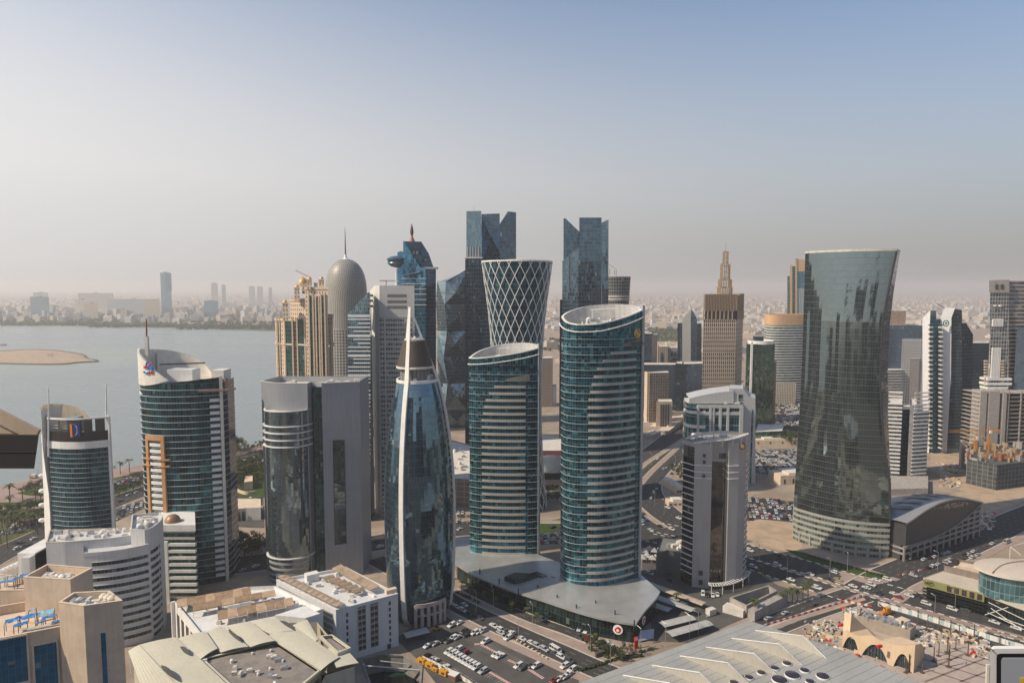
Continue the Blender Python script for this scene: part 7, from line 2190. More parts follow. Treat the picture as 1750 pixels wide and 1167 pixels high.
# ---------------- smaller blocks seen between the towers (centre right)
def misc():
 bw = facade('beige_window_grid',(.42,.34,.27),(.07,.065,.06),3.0,3.4,.5,.5,.3,.01,.4,.05,.2,.7)
 T = Thing('sail_tower','pale sail shaped tower with curved edge and dark glass flank','tower',(A(1180,600,1000).x,1000))
 front_shape(T,[(1166,700),(1166,545),(1180,528),(1181,700)],1000,20,plain('sail_pale',(.50,.48,.43),.6,amt=.05),'pale_sail')
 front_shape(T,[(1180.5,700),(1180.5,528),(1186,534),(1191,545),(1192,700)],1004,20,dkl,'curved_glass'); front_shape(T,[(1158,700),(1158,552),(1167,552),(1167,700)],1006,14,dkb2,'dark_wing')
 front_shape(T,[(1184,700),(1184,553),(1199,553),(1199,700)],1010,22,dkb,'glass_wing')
 T = Thing('arched_block','cream block with tall pointed arch beside grey arcaded wing','building',(A(1144,610,1050).x,1050))
 block(T,[(1124,1050),(1141,1050),(1141,1080),(1124,1080)],592,bw,'cream_wing',py=610); block(T,[(1141,1056),(1165.5,1056),(1165.5,1085),(1141,1085)],594,plain('arcade_grey',(.30,.28,.26),.7),'arcade_wing',py=610)  # windowed cream wing next to a plain grey arcaded one
 def arch(px,y0,y1,hw,Y,m,nm='arch'):
  a,b = A(px - hw,y0,Y),A(px + hw,y1,Y); w = MB()
  P_ = [(a.x,Y,a.z),(b.x,Y,a.z)] + [(a.x + (b.x - a.x) * (.5 + .5 * math.cos(t)),Y,a.z + (b.z - a.z) * (.62 + .38 * math.sin(t))) for t in [math.pi * k / 8 for k in range(9)]]
  w.face(P_); T.part(nm,w,m)
 ag = plain('arch_glass',(.05,.09,.10),.3,.3,amt=.2)
 arch(1131.5,640,601,3.3,1049.8,ag); arch(1152.5,640,611,8,1055.8,ag)
 for px in (1148.5,1154,1159.5): arch(px,609,600.5,2.2,1055.7,ag,'small_arch')
 T = Thing('grey_glass_tower','slim grey glass tower with white fin left of the arched block','tower',(A(1112,600,950).x,950))
 block(T,[(1100,950),(1114,950),(1114,975),(1100,975)],570,dkb,'glass_shaft',py=600); block(T,[(1114,948),(1123,952),(1123,978),(1114,975)],572,bw,'stone_shaft',py=600)
 T = Thing('blue_glass_block','wide low blue glass office behind the small beige block','building',(A(1150,645,905).x,905))
 bg_ = facade('matte_blue_glass',(.07,.10,.14),(.06,.095,.14),1.8,3.6,.95,.95,.5,.01,.2,.03)
 block(T,[(1088,905),(1160,905),(1160,930),(1088,930)],623,bg_,'glass_block'); block(T,[(1154,900),(1166,898),(1166,925),(1154,925)],621,dkb2,'corner_tower'); block(T,[(1166,899),(1201,905),(1201,935),(1166,930)],622,bg_,'glass_block')
 T = Thing('beige_grid_block','boxy beige gridded block with darkened shaded front and lightened sunlit side wall','building',(A(1122,670,800).x,800))
 q = ccw(fpoly([(1101.5,812),(1109,800),(1143.5,803),(1140,826)],665)); zt = ZZ(637,800)
 w = MB(); w.wall(q,0,zt); w.cap(q,zt - 1,1); T.part('gridded_wall',w,[facade('shaded_beige_grid',(.34,.29,.25),(.10,.085,.08),2.9,3.4,.86,.88,.3,.01,.3,.0,.3),offwhite])  # beige front coloured darker for the shade it stands in
 a,b = A(1101,690,812.2),A(1109.2,690,799.6); w = MB(); w.wall([(a.x - .3,812),(b.x,799.6)],0,zt + .5,False); T.part('lit_blank_side',w,sandst)  # side wall coloured lighter than the front for the sun on it
 T = Thing('stone_pavilion','small sandstone pavilion with tall slots beside the curved avenue','building',(A(1135,695,780).x,780))
 q,zt = block(T,[(1121.5,775),(1149,778),(1147,795),(1123,795)],686.5,sandst,'pavilion',py=695)
 for k in range(4):
  a = A(1130 + k * 4.4,696,775); w = MB(); w.box(a.x - .7,a.x + .7,774.6 + k * .5,777.5,1,zt - 3); T.part('slot_window',w,darkm)
 T = Thing('residence_tower','plain beige apartment tower between the twin towers','tower',(A(934,660,930).x,930))
 block(T,[(924,930),(944.5,933),(944.5,955),(924,955)],612,bw,'block',py=650); block(T,[(944,940),(951,941),(951,960),(944,960)],660,white,'side_block',py=680)
 T = Thing('dark_curved_mall','dark curved roof hall with maroon fascia between the twin towers','building',(*G(940,830),0))
 q = ccw([G(918,838),G(965,838),G(966,800),G(918,800)])
 w = MB(); w.wall(q,0,9); T.part('base',w,plain('dark_base',(.12,.11,.11),.7)); c = G(941,815)
 w = MB(); w.lathe(c,[(20,9),(18,13),(13,16),(6,18),(.1,18.5)],24); T.part('dome_roof',w,plain('dome_grey',(.10,.12,.13),.4,.3),smooth=40)
 q = ccw([G(916,795),G(966,795),G(966,765),G(916,765)]); w = MB(); w.wall(q,0,14); w.cap(q,13.5,1); T.part('rear_hall',w,[plain('maroon_fascia',(.20,.07,.07),.7),offwhite])
 T = Thing('shop_row','low beige shop block with flat roof beside the pointed tower','building',(*G(785,845),0))
 q = ccw([G(766,866),G(803,868),G(803,800),G(768,790)]); w = MB(); w.wall(q,0,22); w.cap(q,21,1); T.part('block',w,[plain('shop_brown',(.22,.18,.16),.8,amt=.15,grid=(6,4,.8,1.8)),offwhite])
 rooftop_plant(T,offset(q,-4),21,10,13,2.5)
misc()
# ---------------- right edge group
def right_group():
 T = Thing('white_stepped_tower','white banded apartment block with stepped top beside dark mirrored tower','tower',(A(1552,760,575).x,575))
 wb = facade('white_balcony',(.55,.54,.51),(.10,.13,.15),1.8,3.3,.95,.55,.5,.02,.6,.2)
 block(T,[(1516,575),(1540,572),(1540,600),(1516,600)],688,wb,'left_wing',py=740); block(T,[(1540,580),(1556,582),(1556,605),(1540,605)],700,dkb,'recess',py=740); block(T,[(1553,571),(1565,572),(1565,605),(1553,605)],692,plain('white_core',(.52,.51,.48),.7),'core',py=740); block(T,[(1560,568),(1586,572),(1586,605),(1560,600)],703,wb,'right_wing',py=740)
 q = ccw([G(1516,838,4),G(1586,836,4),G(1586,815,4),G(1516,815,4)]); w = MB(); w.wall(q,0,5); w.cap(q,5); T.part('podium',w,concrete)
 for k in range(22):
  for (x0,x1,yy) in ((1516,1540,572),(1560,1586,568)):
   z = 6 + k * 3.3
   if z > 80: continue
   w = MB(); a = fpoly([(x0,yy + (3 if x0 < 1550 else 0)),(x1,yy + (0 if x0 < 1550 else 4))],740); w.ring(a,z,z + 1.2,.5,closed=False); T.part('balcony',w,white)
 T = Thing('framed_office','grey box office with inner white gridded frame behind apartment block','building',(A(1548,620,860).x,860))
 block(T,[(1515,862),(1577,860),(1577,890),(1515,890)],556,facade('grey_blue_glass',(.12,.15,.19),(.09,.14,.20),1.8,3.6,.95,.95,.5,.01,.2,.03),'glass_box',py=600)
 block(T,[(1541,856),(1578,855),(1578,862),(1541,862)],580,facade('white_dot_grid',(.48,.48,.48),(.08,.09,.10),3.2,3.6,.45,.45,.3),'gridded_frame',py=600,par=0)
 block(T,[(1555,854),(1570,853.5),(1570,856),(1555,856)],612,plain('inner_wall',(.30,.28,.26),.7),'inner_wall',py=640,par=0)
 block(T,[(1516,850),(1541,851),(1541,862),(1516,862)],632,facade('striped_low',(.45,.45,.44),(.08,.09,.1),3,3.4,1,.5,.3),'low_wing',py=660,par=0)
 block(T,[(1520,870),(1548,868),(1548,885),(1520,885)],531,plain('brown_cap',(.30,.22,.17),.7),'roof_cap',py=540,z0=ZZ(556,865))
 Y = 668.0
 T = Thing('white_fin_tower','tall white twin slab tower with blue slot and round green emblem','tower',(A(1618,660,Y).x,Y))
 wf = plain('white_clad',(.66,.66,.67),.55,amt=.05,grid=(2,3.4,.06,.8))
 bs = facade('blue_slot',(.08,.16,.20),(.03,.12,.17),1.6,3.4,.9,.9,.7,.02,.4,.06)
 gg = facade('grey_flank',(.16,.19,.22),(.10,.15,.19),2,3.4,.94,.92,.7,.01,.3,.05)
 front_shape(T,[(1577,790),(1576.5,545),(1590,531),(1589,560),(1587.5,790)],Y,26,wf,'left_slab',side=wf,turn=9)
 front_shape(T,[(1588.5,790),(1589,531),(1600,531),(1600,790)],Y + 4,22,gg,'left_flank')
 front_shape(T,[(1590,790),(1590,548),(1607,545),(1607,790)],Y + 2.2,20,bs,'blue_slot_glazing')
 front_shape(T,[(1606,790),(1607,543),(1614,527),(1632,527),(1626,543),(1625,640),(1617,790)],Y - 3,24,wf,'right_slab',side=wf,turn=7)
 front_shape(T,[(1617,790),(1625,640),(1626,543),(1632,527.5),(1644,530),(1644,790)],Y + 1,20,gg,'right_flank',side=gg)
 front_shape(T,[(1640,790),(1640,552),(1651,552),(1663,572),(1661,640),(1655,790)],Y + 6,22,gg,'rear_wing',side=gg)
 for k in range(66):
  z = ZZ(556,Y) - k * 2.3
  if z < 4: break
  for px,wd in ((1589.5,2.4),(1605.5,1.6)):
   x = XX(px - (k * .02),Y,z); w = MB(); w.box(x - wd * .5,x + wd * .7,Y - 2.2 if px < 1600 else Y - 4.2,Y + 1,z,z + 1.0); T.part('balcony',w,white if k % 2 else darkm)
 c = A(1616.5,552.5,Y - 3.1); w = MB(); r_ = 2.7
 for k in range(12):
  t0,t1 = 2 * math.pi * k / 12,2 * math.pi * (k + 1) / 12
  w.beam((c.x + r_ * math.cos(t0),Y - 3.3,c.z + r_ * math.sin(t0)),(c.x + r_ * math.cos(t1),Y - 3.3,c.z + r_ * math.sin(t1)),.5,.9)
 w.beam((c.x - 1,Y - 3.3,c.z),(c.x + 1,Y - 3.3,c.z + .4),.6,1.4); w.beam((c.x - .6,Y - 3.3,c.z - .9),(c.x + .8,Y - 3.3,c.z - .5),.5,.6)
 T.part('green_emblem',w,plain('emblem_green',(.05,.22,.16),.5,amt=.1))
 p = A(1616,528,Y + 8); w = MB(); w.beam(p,p + Vector((-9,0,6)),.5,.5); T.part('roof_jib',w,darkm)
 T = Thing('navy_tower','plain dark navy tower between white fin tower and construction site','tower',(A(1672,680,730).x,730))
 block(T,[(1650,730),(1687,730),(1687,755),(1650,755)],586,facade('navy_flat',(.05,.075,.10),(.035,.065,.095),1.8,3.6,.94,.94,.6,.01,.2,.03),'glass_shaft',py=660)
 Y = 640.0
 T = Thing('tower_under_construction','half-clad brown tower under construction at right edge','tower',(A(1725,640,Y).x,Y))
 bf = facade('brown_floor',(.36,.27,.21),(.06,.10,.14),4,3.7,1.0,.58,.6,.02,.5,.1)
 front_shape(T,[(1692,665),(1692,480),(1724,479),(1722,665)],Y,24,facade('raw_frame',(.34,.31,.28),(.05,.08,.11),2.6,3.7,.7,.7,.3,.02,.6,.2),'service_face',side=darkm)
 front_shape(T,[(1723,665),(1724,480),(1775,480),(1775,665)],Y + 3,26,bf,'clad_face',side=bf)
 front_shape(T,[(1690.5,500),(1690.5,479),(1725,478),(1725,500)],Y - 1,26,concrete,'crown_frame')
 for x0 in (1701,1710):
  a,b = A(x0,494,Y - 1.2),A(x0 + 5,486,Y - 1.2); w = MB(); w.box(a.x,b.x,Y - 1.5,Y,a.z,b.z); T.part('crown_opening',w,darkm)
 for x0,x1,y0,y1 in ((1699,1703,521,524),(1708,1712,521,524),(1697,1713,545,558),(1694,1707,594,645)):
  if x1 - x0 > 8:
   n = 6
   for k in range(n):
    px = x0 + (x1 - x0) * k / (n - 1); a,b = A(px,y1,Y - 1),A(px,y0,Y - 1); w = MB(); w.box(a.x - .55,a.x + .55,Y - 1.3,Y - .2,a.z,b.z); T.part('white_riser',w,white)
  else:
   a,b = A(x0,y1,Y - 1),A(x1,y0,Y - 1); w = MB(); w.box(a.x,b.x,Y - 1.2,Y,a.z,b.z); T.part('white_panel',w,white)
 for k in range(9):
  for px in (1685,1713):
   a = A(px,617 + k * 5,Y - .8); w = MB(); w.box(a.x - 1.6,a.x + 1.6,Y - 1.2,Y,a.z - .7,a.z + .7); T.part('tan_panel',w,sandst)
 front_shape(T,[(1760,665),(1766,510),(1790,480),(1790,665)],Y - 2,20,bf,'sloping_face')
 w = MB(); w.wall([(A(1735,600,Y).x,Y - .5),(A(1752,600,Y).x,Y - 1)],ZZ(668,Y),ZZ(560,Y),False); T.part('blue_net',w,plain('blue_net',(.10,.14,.18),.9,amt=.3))
 for py,x0,x1 in ((648,1687,1729),(656,1686,1729),(663,1687,1722),(668,1688,1720)):
  a,b = A(x0,py + 2,Y - 2.5),A(x1,py - 2,Y - 2.5); w = MB(); w.box(a.x,b.x,Y - 3,Y + 8,a.z,b.z); T.part('white_screen',w,white)
 T = Thing('concrete_skeleton','raw concrete frame of open floors under the half-clad tower','building',(A(1715,740,618).x,618))
 Y = 618.0
 for x0,x1,t in ((1673,1684,668),(1688,1706,668),(1712,1718,670)):
  a,b = A(x0,730,Y),A(x1,730,Y); w = MB(); w.box(a.x,b.x,Y,Y + 12,0,ZZ(t,Y)); T.part('shear_wall',w,plain('raw_concrete',(.36,.33,.30),.9,amt=.15,grid=(2,1.8,.08,.7)))
 for k in range(18):
  z = ZZ(672,Y) - k * 3.75
  if z < 3: break
  w = MB(); a,b = A(1671,730,Y),A(1790,730,Y); w.box(a.x,b.x,Y + 1,Y + 24,z - .45,z); T.part('floor_slab',w,concrete)
 for px in (1672,1685,1709,1720,1741,1765):
  a = A(px,730,Y + 2); w = MB(); w.box(a.x - .5,a.x + .5,Y + .8,Y + 2,0,ZZ(668,Y)); T.part('column',w,concrete)
 a,b = A(1671,730,Y + 10),A(1790,730,Y + 10); w = MB(); w.box(a.x,b.x,Y + 12,Y + 14,0,ZZ(675,Y)); T.part('core',w,plain('core_dark',(.05,.05,.05),.9))
 T = Thing('netted_building_site','scaffolded low block in dark netting with rusty formwork on top','building',(*G(1690,832),0))
 q = ccw([G(1650,826),G(1702,838),G(1762,830),G(1750,800),G(1655,800)])
 w = MB(); w.wall(q,0,21); w.cap(q,20); T.part('netting',w,plain('dark_net',(.06,.065,.065),.9,amt=.5,scale=.25,grid=(4,3.6,.5,3.2)))
 rr = random.Random(2)
 for k in range(80):
  p = G(rr.uniform(1650,1745),rr.uniform(800,830),0); w = MB(); w.obox(p,rr.uniform(0,3),rr.uniform(.8,3),rr.uniform(.3,.8),20,20 + rr.uniform(1,7)); T.part('formwork',w,rr.choice((plain('rust_form',(.24,.10,.05),.9,amt=.3),plain('ply_form',(.36,.24,.13),.9,amt=.3),concrete)))
 for px,py in ((1643,800),(1655,792),(1665,792)):
  p = G(px,py); w = MB(); w.obox(p,0,1.6,1.6,0,26 if px == 1643 else 18); T.part('concrete_core',w,concrete)
right_group()
def tower_crane(label,px,py0,zc,jib_px,jib_py,col,Yd):
 base = A(px,py0,Yd); x,y = base.x,base.y
 T = Thing('tower_crane',label,'crane',(x,y,0))
 m = plain(col,{'crane_orange': (.55,.22,.06),'crane_yellow': (.62,.36,.08)}[col],.6,amt=.15)
 w = MB(); s = .8
 for sx in (-s,s):
  for sy in (-s,s): w.beam((x + sx,y + sy,0),(x + sx,y + sy,zc),.28,.28)
 k = 0
 while k * 1.7 < zc - 1.7:
  z0,z1 = k * 1.7,(k + 1) * 1.7
  w.beam((x - s,y - s,z0),(x + s,y - s,z1),.16,.16); w.beam((x - s,y + s,z1),(x - s,y - s,z0),.16,.16); w.beam((x + s,y - s,z0),(x + s,y + s,z1),.16,.16); k += 1
 T.part('mast',w,m)
 e = A(jib_px,jib_py,y); j0,j1 = Vector((x,y,zc)),Vector((e.x,y - 6,zc + .5)); d = (j1 - j0); n = max(6,int(d.length / 2.2))
 def lattice(a,b,nm):
  w = MB(); dd = b - a; up = Vector((0,0,1.5)); sd = Vector((-dd.y,dd.x,0)).normalized() * .7
  w.beam(a + sd,b + sd,.22,.22); w.beam(a - sd,b - sd,.22,.22); w.beam(a + up,b + up,.22,.22)
  for i in range(n):
   p,q = a + dd * (i / n),a + dd * ((i + 1) / n); w.beam(p + sd,q.lerp(p,.5) + up,.14,.14); w.beam(q.lerp(p,.5) + up,q - sd,.14,.14)
  T.part(nm,w,m)
 lattice(j0,j1,'jib'); lattice(j0,j0 - d.normalized() * 11,'counter_jib')
 p = j0 - d.normalized() * 9.5; w = MB(); w.box(p.x - 1.5,p.x + 1.5,p.y - .8,p.y + .8,zc - 2.2,zc - .2); T.part('counterweight',w,concrete)
 w = MB(); w.box(x - 1,x + 1,y - 2.0,y - .9,zc - 1.6,zc + .9); T.part('cab',w,white)
 w = MB(); w.beam((x,y,zc),(x,y,zc + 5),.5,.5); w.beam((x,y,zc + 5),j0 + d * .7 + Vector((0,0,1.5)),.12,.12); w.beam((x,y,zc + 5),p,.12,.12); T.part('tower_head',w,m)
tower_crane('orange tower crane with long jib reaching left over the building site',1688,790,40,1614,750,'crane_orange',585)
tower_crane('yellow tower crane with short jib among the building site formwork',1666,790,33,1638,764,'crane_yellow',592)
# ---------------- white arcaded pavilion between the left towers
def arcade():
 T = Thing('arcaded_pavilion','white arcaded pavilion with flat sand roof near the bay road','building',(*G(405,890),0))
 q = ccw([G(380,893),G(421,889),G(446,888),G(446,872),G(380,872)])
 w = MB(); w.wall(q,0,9); w.cap(q,8.6,1); T.part('block',w,[white,sandst])
 f0,f1 = Vector(G(380,893)),Vector(G(421,889)); d = f1 - f0
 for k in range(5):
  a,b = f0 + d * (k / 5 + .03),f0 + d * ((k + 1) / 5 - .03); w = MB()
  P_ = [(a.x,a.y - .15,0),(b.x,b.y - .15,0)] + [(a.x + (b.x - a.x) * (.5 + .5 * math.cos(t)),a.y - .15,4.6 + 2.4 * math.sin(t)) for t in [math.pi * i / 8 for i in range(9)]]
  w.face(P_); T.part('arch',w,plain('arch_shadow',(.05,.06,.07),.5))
 T = Thing('gate_house','small sandstone house with curved forecourt wall near the bay','building',(*G(425,836),0))
 q = ccw([G(417,838),G(432,836),G(432,826),G(419,827)]); w = MB(); w.wall(q,0,7); w.cap(q,6.7); T.part('block',w,sandst)
 w = MB(); w.ring(crv([G(400,832),G(406,840),G(420,845),G(436,843)],5),0,2.4,.4,closed=False,inner=.4); T.part('curved_wall',w,sandst)
arcade()
# ================================================================== far city, trees
def far_city():
 r = random.Random(11)
 tones = [(.56,.46,.36),(.62,.55,.46),(.50,.42,.34),(.66,.64,.60),(.48,.45,.42),(.42,.44,.46),(.58,.52,.45)]
 tn = dict(zip(range(7),('sand','cream','buff','white','grey','slate','stone')))
 mats = [facade('far_wall_%s' % n,c,(.10,.10,.10),3.2,3.4,.40,.42,.2,0,.3,0,.4,.8) for n,c in zip(('sand','cream','buff','white','grey','slate','stone'),tones)]
 blue = facade('far_blue',(.20,.28,.34),(.16,.24,.31),2.5,3.8,.9,.9,.5,0,.2,0)
 def bld(px,Y,wd,dp,h,m,rot,T=None,label=None,group=None,name='far_building'):
  x = A(px,520,Y).x
  w = MB(); w.obox((x,Y),rot,wd / 2,dp / 2,0,h)
  ux = math.cos(rot)
  w.obox((x + r.uniform(-.25,.25) * wd,Y + r.uniform(-.2,.2) * dp),rot,wd * .16,dp * .2,h,h + r.uniform(2.5,4.5))
  if wd > 26: w.obox((x + wd * .30,Y),rot,wd * .14,dp * .3,h,h + r.uniform(2,5))
  return single(name,w,m,label,'building',group,loc=(x,Y,0))
 cnt = 0
 for k in range(260):
  px = r.uniform(-20,480) if k < 215 else r.uniform(600,790); Y = 3150 + 1500 * r.random() ** 1.5
  h = r.uniform(13,34) if r.random() < .8 else r.uniform(34,50); mi = r.randrange(7); wd = r.uniform(16,48)
  bld(px,Y,wd,r.uniform(14,30),h,mats[mi],r.uniform(-.5,.5),label='%s %s %s block across the bay %s' % (tn[mi],'low' if h < 20 else 'mid-rise' if h < 34 else 'taller','narrow' if wd < 30 else 'wide','by the left edge' if px < 120 else 'left of the bank tower masts' if px < 240 else 'near the blue tower' if px < 400 else 'near the domed tower' if px < 560 else 'behind the towers'),group='city blocks across the bay')
 for k in range(130):
  px = r.uniform(880,1800); Y = 1250 + 1600 * r.random()
  if 1110 < px < 1180 and Y > 2000: continue
  mi = r.randrange(7)
  bld(px,Y,r.uniform(14,36),r.uniform(12,28),r.choice((5,7,8,11,14,20)),mats[mi],r.uniform(-.5,.5),label='%s low house in the flat district %s' % (tn[mi],'between the twin towers' if px < 960 else 'right of the taller twin' if px < 1200 else 'around the spire tower' if px < 1400 else 'behind the white fin tower' if px < 1680 else 'at the right edge'),group='low houses behind the towers')
 w = MB()
 for k in range(5200):
  left = r.random() < .38
  px = r.uniform(-60,800) if left else r.uniform(760,1830)
  Y = (4600 if left else 2700) + 9000 * r.random() ** 1.6
  x = A(px,510,Y).x
  h = r.choice((5,6,8,9,12,16,24)) * r.uniform(.8,1.3)
  w.obox((x,Y),r.uniform(-.5,.5),r.uniform(7,26),r.uniform(7,18),0,h,r.randrange(len(mats)))
 o = single('distant_city',w,mats,'pale low city spreading to the hazy horizon','city',kind='stuff')
 def ft(px0,px1,top,Y,m,label):
  T = Thing('distant_tower',label,'tower',(A((px0 + px1) / 2,500,Y).x,Y))
  q,zt = block(T,[(px0,Y),(px1,Y),(px1,Y + 40),(px0,Y + 40)],top,m,'shaft',py=500,par=2)
  w = MB(); c = centre(q); w.obox(c,0,8,6,zt - 2,zt + 5); T.part('plant_room',w,concrete)
  return T,zt
 T,zt = ft(275,293,466,3700,blue,'tall blue slab tower standing alone beyond the bay')
 w = MB(); q = fpoly([(283,3698),(293.5,3698)],490); w.wall(q,ZZ(497,3700),ZZ(467,3700),False); T.part('dark_panel',w,facade('far_navy',(.10,.15,.21),(.10,.16,.23),3,4,.95,.9,.5,0,.2,0))
 for a,b,t,Y,l in ((361,372.5,484,5200,'left of two slim grey towers on the far skyline'),(379,386,487.5,5300,'right of two slim grey towers on the far skyline'),(425.5,436,489.5,5600,'leftmost of three far grey towers near the domed tower'),(439.5,449.5,490,5600,'middle of three far grey towers near the domed tower'),(459,465,492,5700,'rightmost of three far grey towers near the domed tower')): ft(a,b,t,Y,mats[5],l)
 for a,b,t,Y,m,l in ((57,82,500,4400,mats[5],'wide blue office block on the far left shore'),(51,83,507,3500,blue,'blue glass block at the park edge across the bay'),(128,150,512,3450,mats[1],'white apartment slab at the park edge across the bay'),(144,166,518,3400,mats[0],'tan apartment slab at the park edge across the bay'),(246,272,514,3400,mats[0],'sand apartment slab in front of the blue tower'),(348,372,514,3450,blue,'blue gridded block right of the blue tower across the bay'),(133,194,501,4500,mats[4],'long grey office slab on the far skyline'),(183,272,511,3900,mats[5],'long low pale hall behind the apartments')): ft(a,b,t,Y,m,l)
far_city()
m_leaf = None
def leaf_mat(name,a,b):
 if name in MATS: return MATS[name]
 m,n,l,p = node_mat(name)
 f = noise_fac(n,l,.9,3)
 l.new(mixc(n,l,f,a,b),p.inputs['Base Color'])
 p.inputs['Roughness'].default_value = .7
 p.inputs['Specular IOR Level'].default_value = .2
 MATS[name] = m
 return m
lf1 = leaf_mat('dark_leaf',(.018,.035,.012),(.060,.080,.026)); lf2 = leaf_mat('olive_leaf',(.035,.045,.015),(.085,.090,.035)); lfp = leaf_mat('palm_leaf',(.030,.045,.014),(.090,.100,.040))
m_bark = plain('bark',(.16,.11,.075),.9,amt=.3,scale=2)
def crown_mesh(seed,rx,rz,n,leaf,mat):
 """loose crown: leaf-sized faces in clumps with gaps"""
 r = random.Random(seed); w = MB()
 clumps = [(Vector((r.gauss(0,.55),r.gauss(0,.55),r.uniform(-.5,.7))),r.uniform(.22,.46)) for _ in range(15)]
 for c,cr in clumps:
  for k in range(n // 15):
   d = Vector((r.gauss(0,1),r.gauss(0,1),r.gauss(0,1))).normalized() * cr * r.random() ** .35
   p = c + d; p = Vector((p.x * rx,p.y * rx,p.z * rz))
   nn = (d + Vector((0,0,.12)) + Vector((r.gauss(0,.2),r.gauss(0,.2),r.gauss(0,.2)))).normalized()
   t = nn.orthogonal().normalized() * leaf * r.uniform(.6,1.3); b = nn.cross(t).normalized() * leaf * r.uniform(.4,.9)
   w.face([p - t,p + b * .6,p + t,p - b * .6])
 return w.mesh('crown',mat)
def trunk_mesh(h,r0,seed):
 r = random.Random(seed); w = MB()
 w.tube((0,0,0),(.1,0,h * .6),r0,7,0,r0 * .6)
 for k in range(5):
  a = k * 1.26 + r.random(); w.tube((.08,0,h * (.45 + .1 * (k % 3))),(math.cos(a) * h * .32,math.sin(a) * h * .32,h * r.uniform(.75,.95)),r0 * .4,5,0,r0 * .12)
 return w.mesh('trunk',m_bark)
CROWNS = [crown_mesh(s,3.6,2.6,620,.42,lf1 if s % 2 else lf2) for s in range(4)]
TRUNKS = [trunk_mesh(3.2,.25,s) for s in range(2)]
def tree(px,py,s,k,label,group=None):
 p = G(px,py)
 T = Thing('broadleaf_tree',label,'tree',(p[0],p[1],0),group)
 T.o.scale = (s,s,s * .95); T.o.rotation_euler = (0,0,k * 1.7)
 T.rep('trunk',TRUNKS[k % 2]); T.rep('crown',CROWNS[k % 4],(0,0,4.0))
def trees(lst,where,s=1.0):
 r = random.Random(len(where))
 for i,(px,py) in enumerate(sorted(lst)): tree(px,py,s * r.uniform(.85,1.2),r.randrange(8),'%s tree %s' % (nth(i),where),'broadleaf trees ' + where)
trees([(398,948),(407,953),(418,950),(429,953),(441,949),(412,938),(425,936),(437,940),(447,944),(402,934)],'from left in the roadside clump right of the crowned tower',1.6)
trees([(392,828),(399,820),(407,825),(414,816),(422,822),(430,812),(437,818),(444,806),(402,808),(418,806),(393,812),(428,802),(410,832),(446,792)],'in the park below the bay road',1.9)
trees([(390,774),(397,770),(404,773),(393,780)],'at the water edge right of the crowned tower',2.6)
trees([(412,778),(424,774),(436,770),(446,765),(454,763)],'along the bay promenade',1.2)
trees([(1150,690),(1156,697),(1163,690),(1170,695),(1158,684),(1142,706)],'behind the curved avenue',2.0)
trees([(1330,758),(1342,752),(1352,760),(1364,754),(1376,760),(1340,742),(1360,744)],'beyond the crowded car parks',1.8)
trees([(1165,802),(1160,812),(1168,822),(1152,806)],'on the sand verge inside the curved avenue',1.1)
trees([(924,835),(935,845),(946,842),(930,860),(952,858)],'on the ground between the twin towers',1.1)
trees([(1010,1106),(1022,1112),(1032,1115),(1044,1122),(1060,1128),(1075,1120)],'in the hedge garden before the podium',.8)
trees([(66,838),(70,846),(60,845),(52,842)],'on the promenade lawn',1.3)
trees([(3,880),(12,884),(22,880),(33,877),(46,874),(58,873),(70,870),(30,898),(8,896),(66,893),(54,896)],'in the dry park left of the bank tower',1.3)
trees([(192,848),(204,845),(216,842),(228,838),(240,835)],'on the verge behind the bank tower',1.1)
trees([(236,818),(243,822),(228,820)],'by the promenade car park',1.0)
def palm_crown(seed,n=16,L=2.9):
 r = random.Random(seed); w = MB()
 for k in range(n):
  a = 2 * math.pi * k / n + r.uniform(-.15,.15); el = r.uniform(.1,1.1); ln = L * r.uniform(.85,1.15)
  d = Vector((math.cos(a),math.sin(a),0)); sd = Vector((-math.sin(a),math.cos(a),0)); pr = None
  for i in range(6):
   t = i / 5
   p = d * ln * t * math.cos(el * (1 - t * .6)) + Vector((0,0,ln * (math.sin(el) * t - .75 * t * t)))
   wd = .42 * math.sin(math.pi * (t * .85 + .12))
   cur = (p + sd * wd - Vector((0,0,wd * .5)),p,p - sd * wd - Vector((0,0,wd * .5)))
   if pr: w.face([pr[0],pr[1],cur[1],cur[0]]); w.face([pr[1],pr[2],cur[2],cur[1]])
   pr = cur
 return w.mesh('crown',lfp)
def palm_trunk(h):
 w = MB(); n = 6
 for i in range(n): w.tube((.12 * math.sin(i * .5),0,h * i / n),(.12 * math.sin((i + 1) * .5),0,h * (i + 1) / n),.26 - .015 * i,7,0,.25 - .015 * i)
 return w.mesh('trunk',m_bark)
PCS = [palm_crown(s) for s in range(3)]; PT = palm_trunk(7.0)
def palms(lst,where,s=1.0,order='left'):
 r = random.Random(3)
 for i,(px,py) in enumerate(sorted(lst)):
  p = G(px,py)
  T = Thing('palm_tree','%s palm from the left %s' % (nth(i),where),'palm tree',(p[0],p[1],0),'palms ' + where)
  k = s * r.uniform(.85,1.15); T.o.scale = (k,k,k); T.o.rotation_euler = (0,0,r.uniform(0,6))
  T.rep('trunk',PT); T.rep('crown',PCS[i % 3],(0,0,7.0))
palms([(17.6,856),(17,871),(39,859),(47,883),(62,864),(70,859),(14,905),(26,902),(43,902),(61,907),(64,913),(12,936),(2,931),(52,908),(5,912),(33,905)],'in the park left of the bank tower',1.5)
palms([(206,810),(221,807),(193,817)],'on the promenade between the bank tower and crowned tower',1.5)
palms([(777,1003),(789,1008),(803,1019),(828,1026),(846,1037),(875,1047.6),(901.6,1057),(916,1066)],'along the pavement before the podium',.72)
palms([(1336,1034),(1345,1031),(1354,1029),(1363,1027),(1372,1024),(1381,1021)],'in the row beside the walled court',1.0)
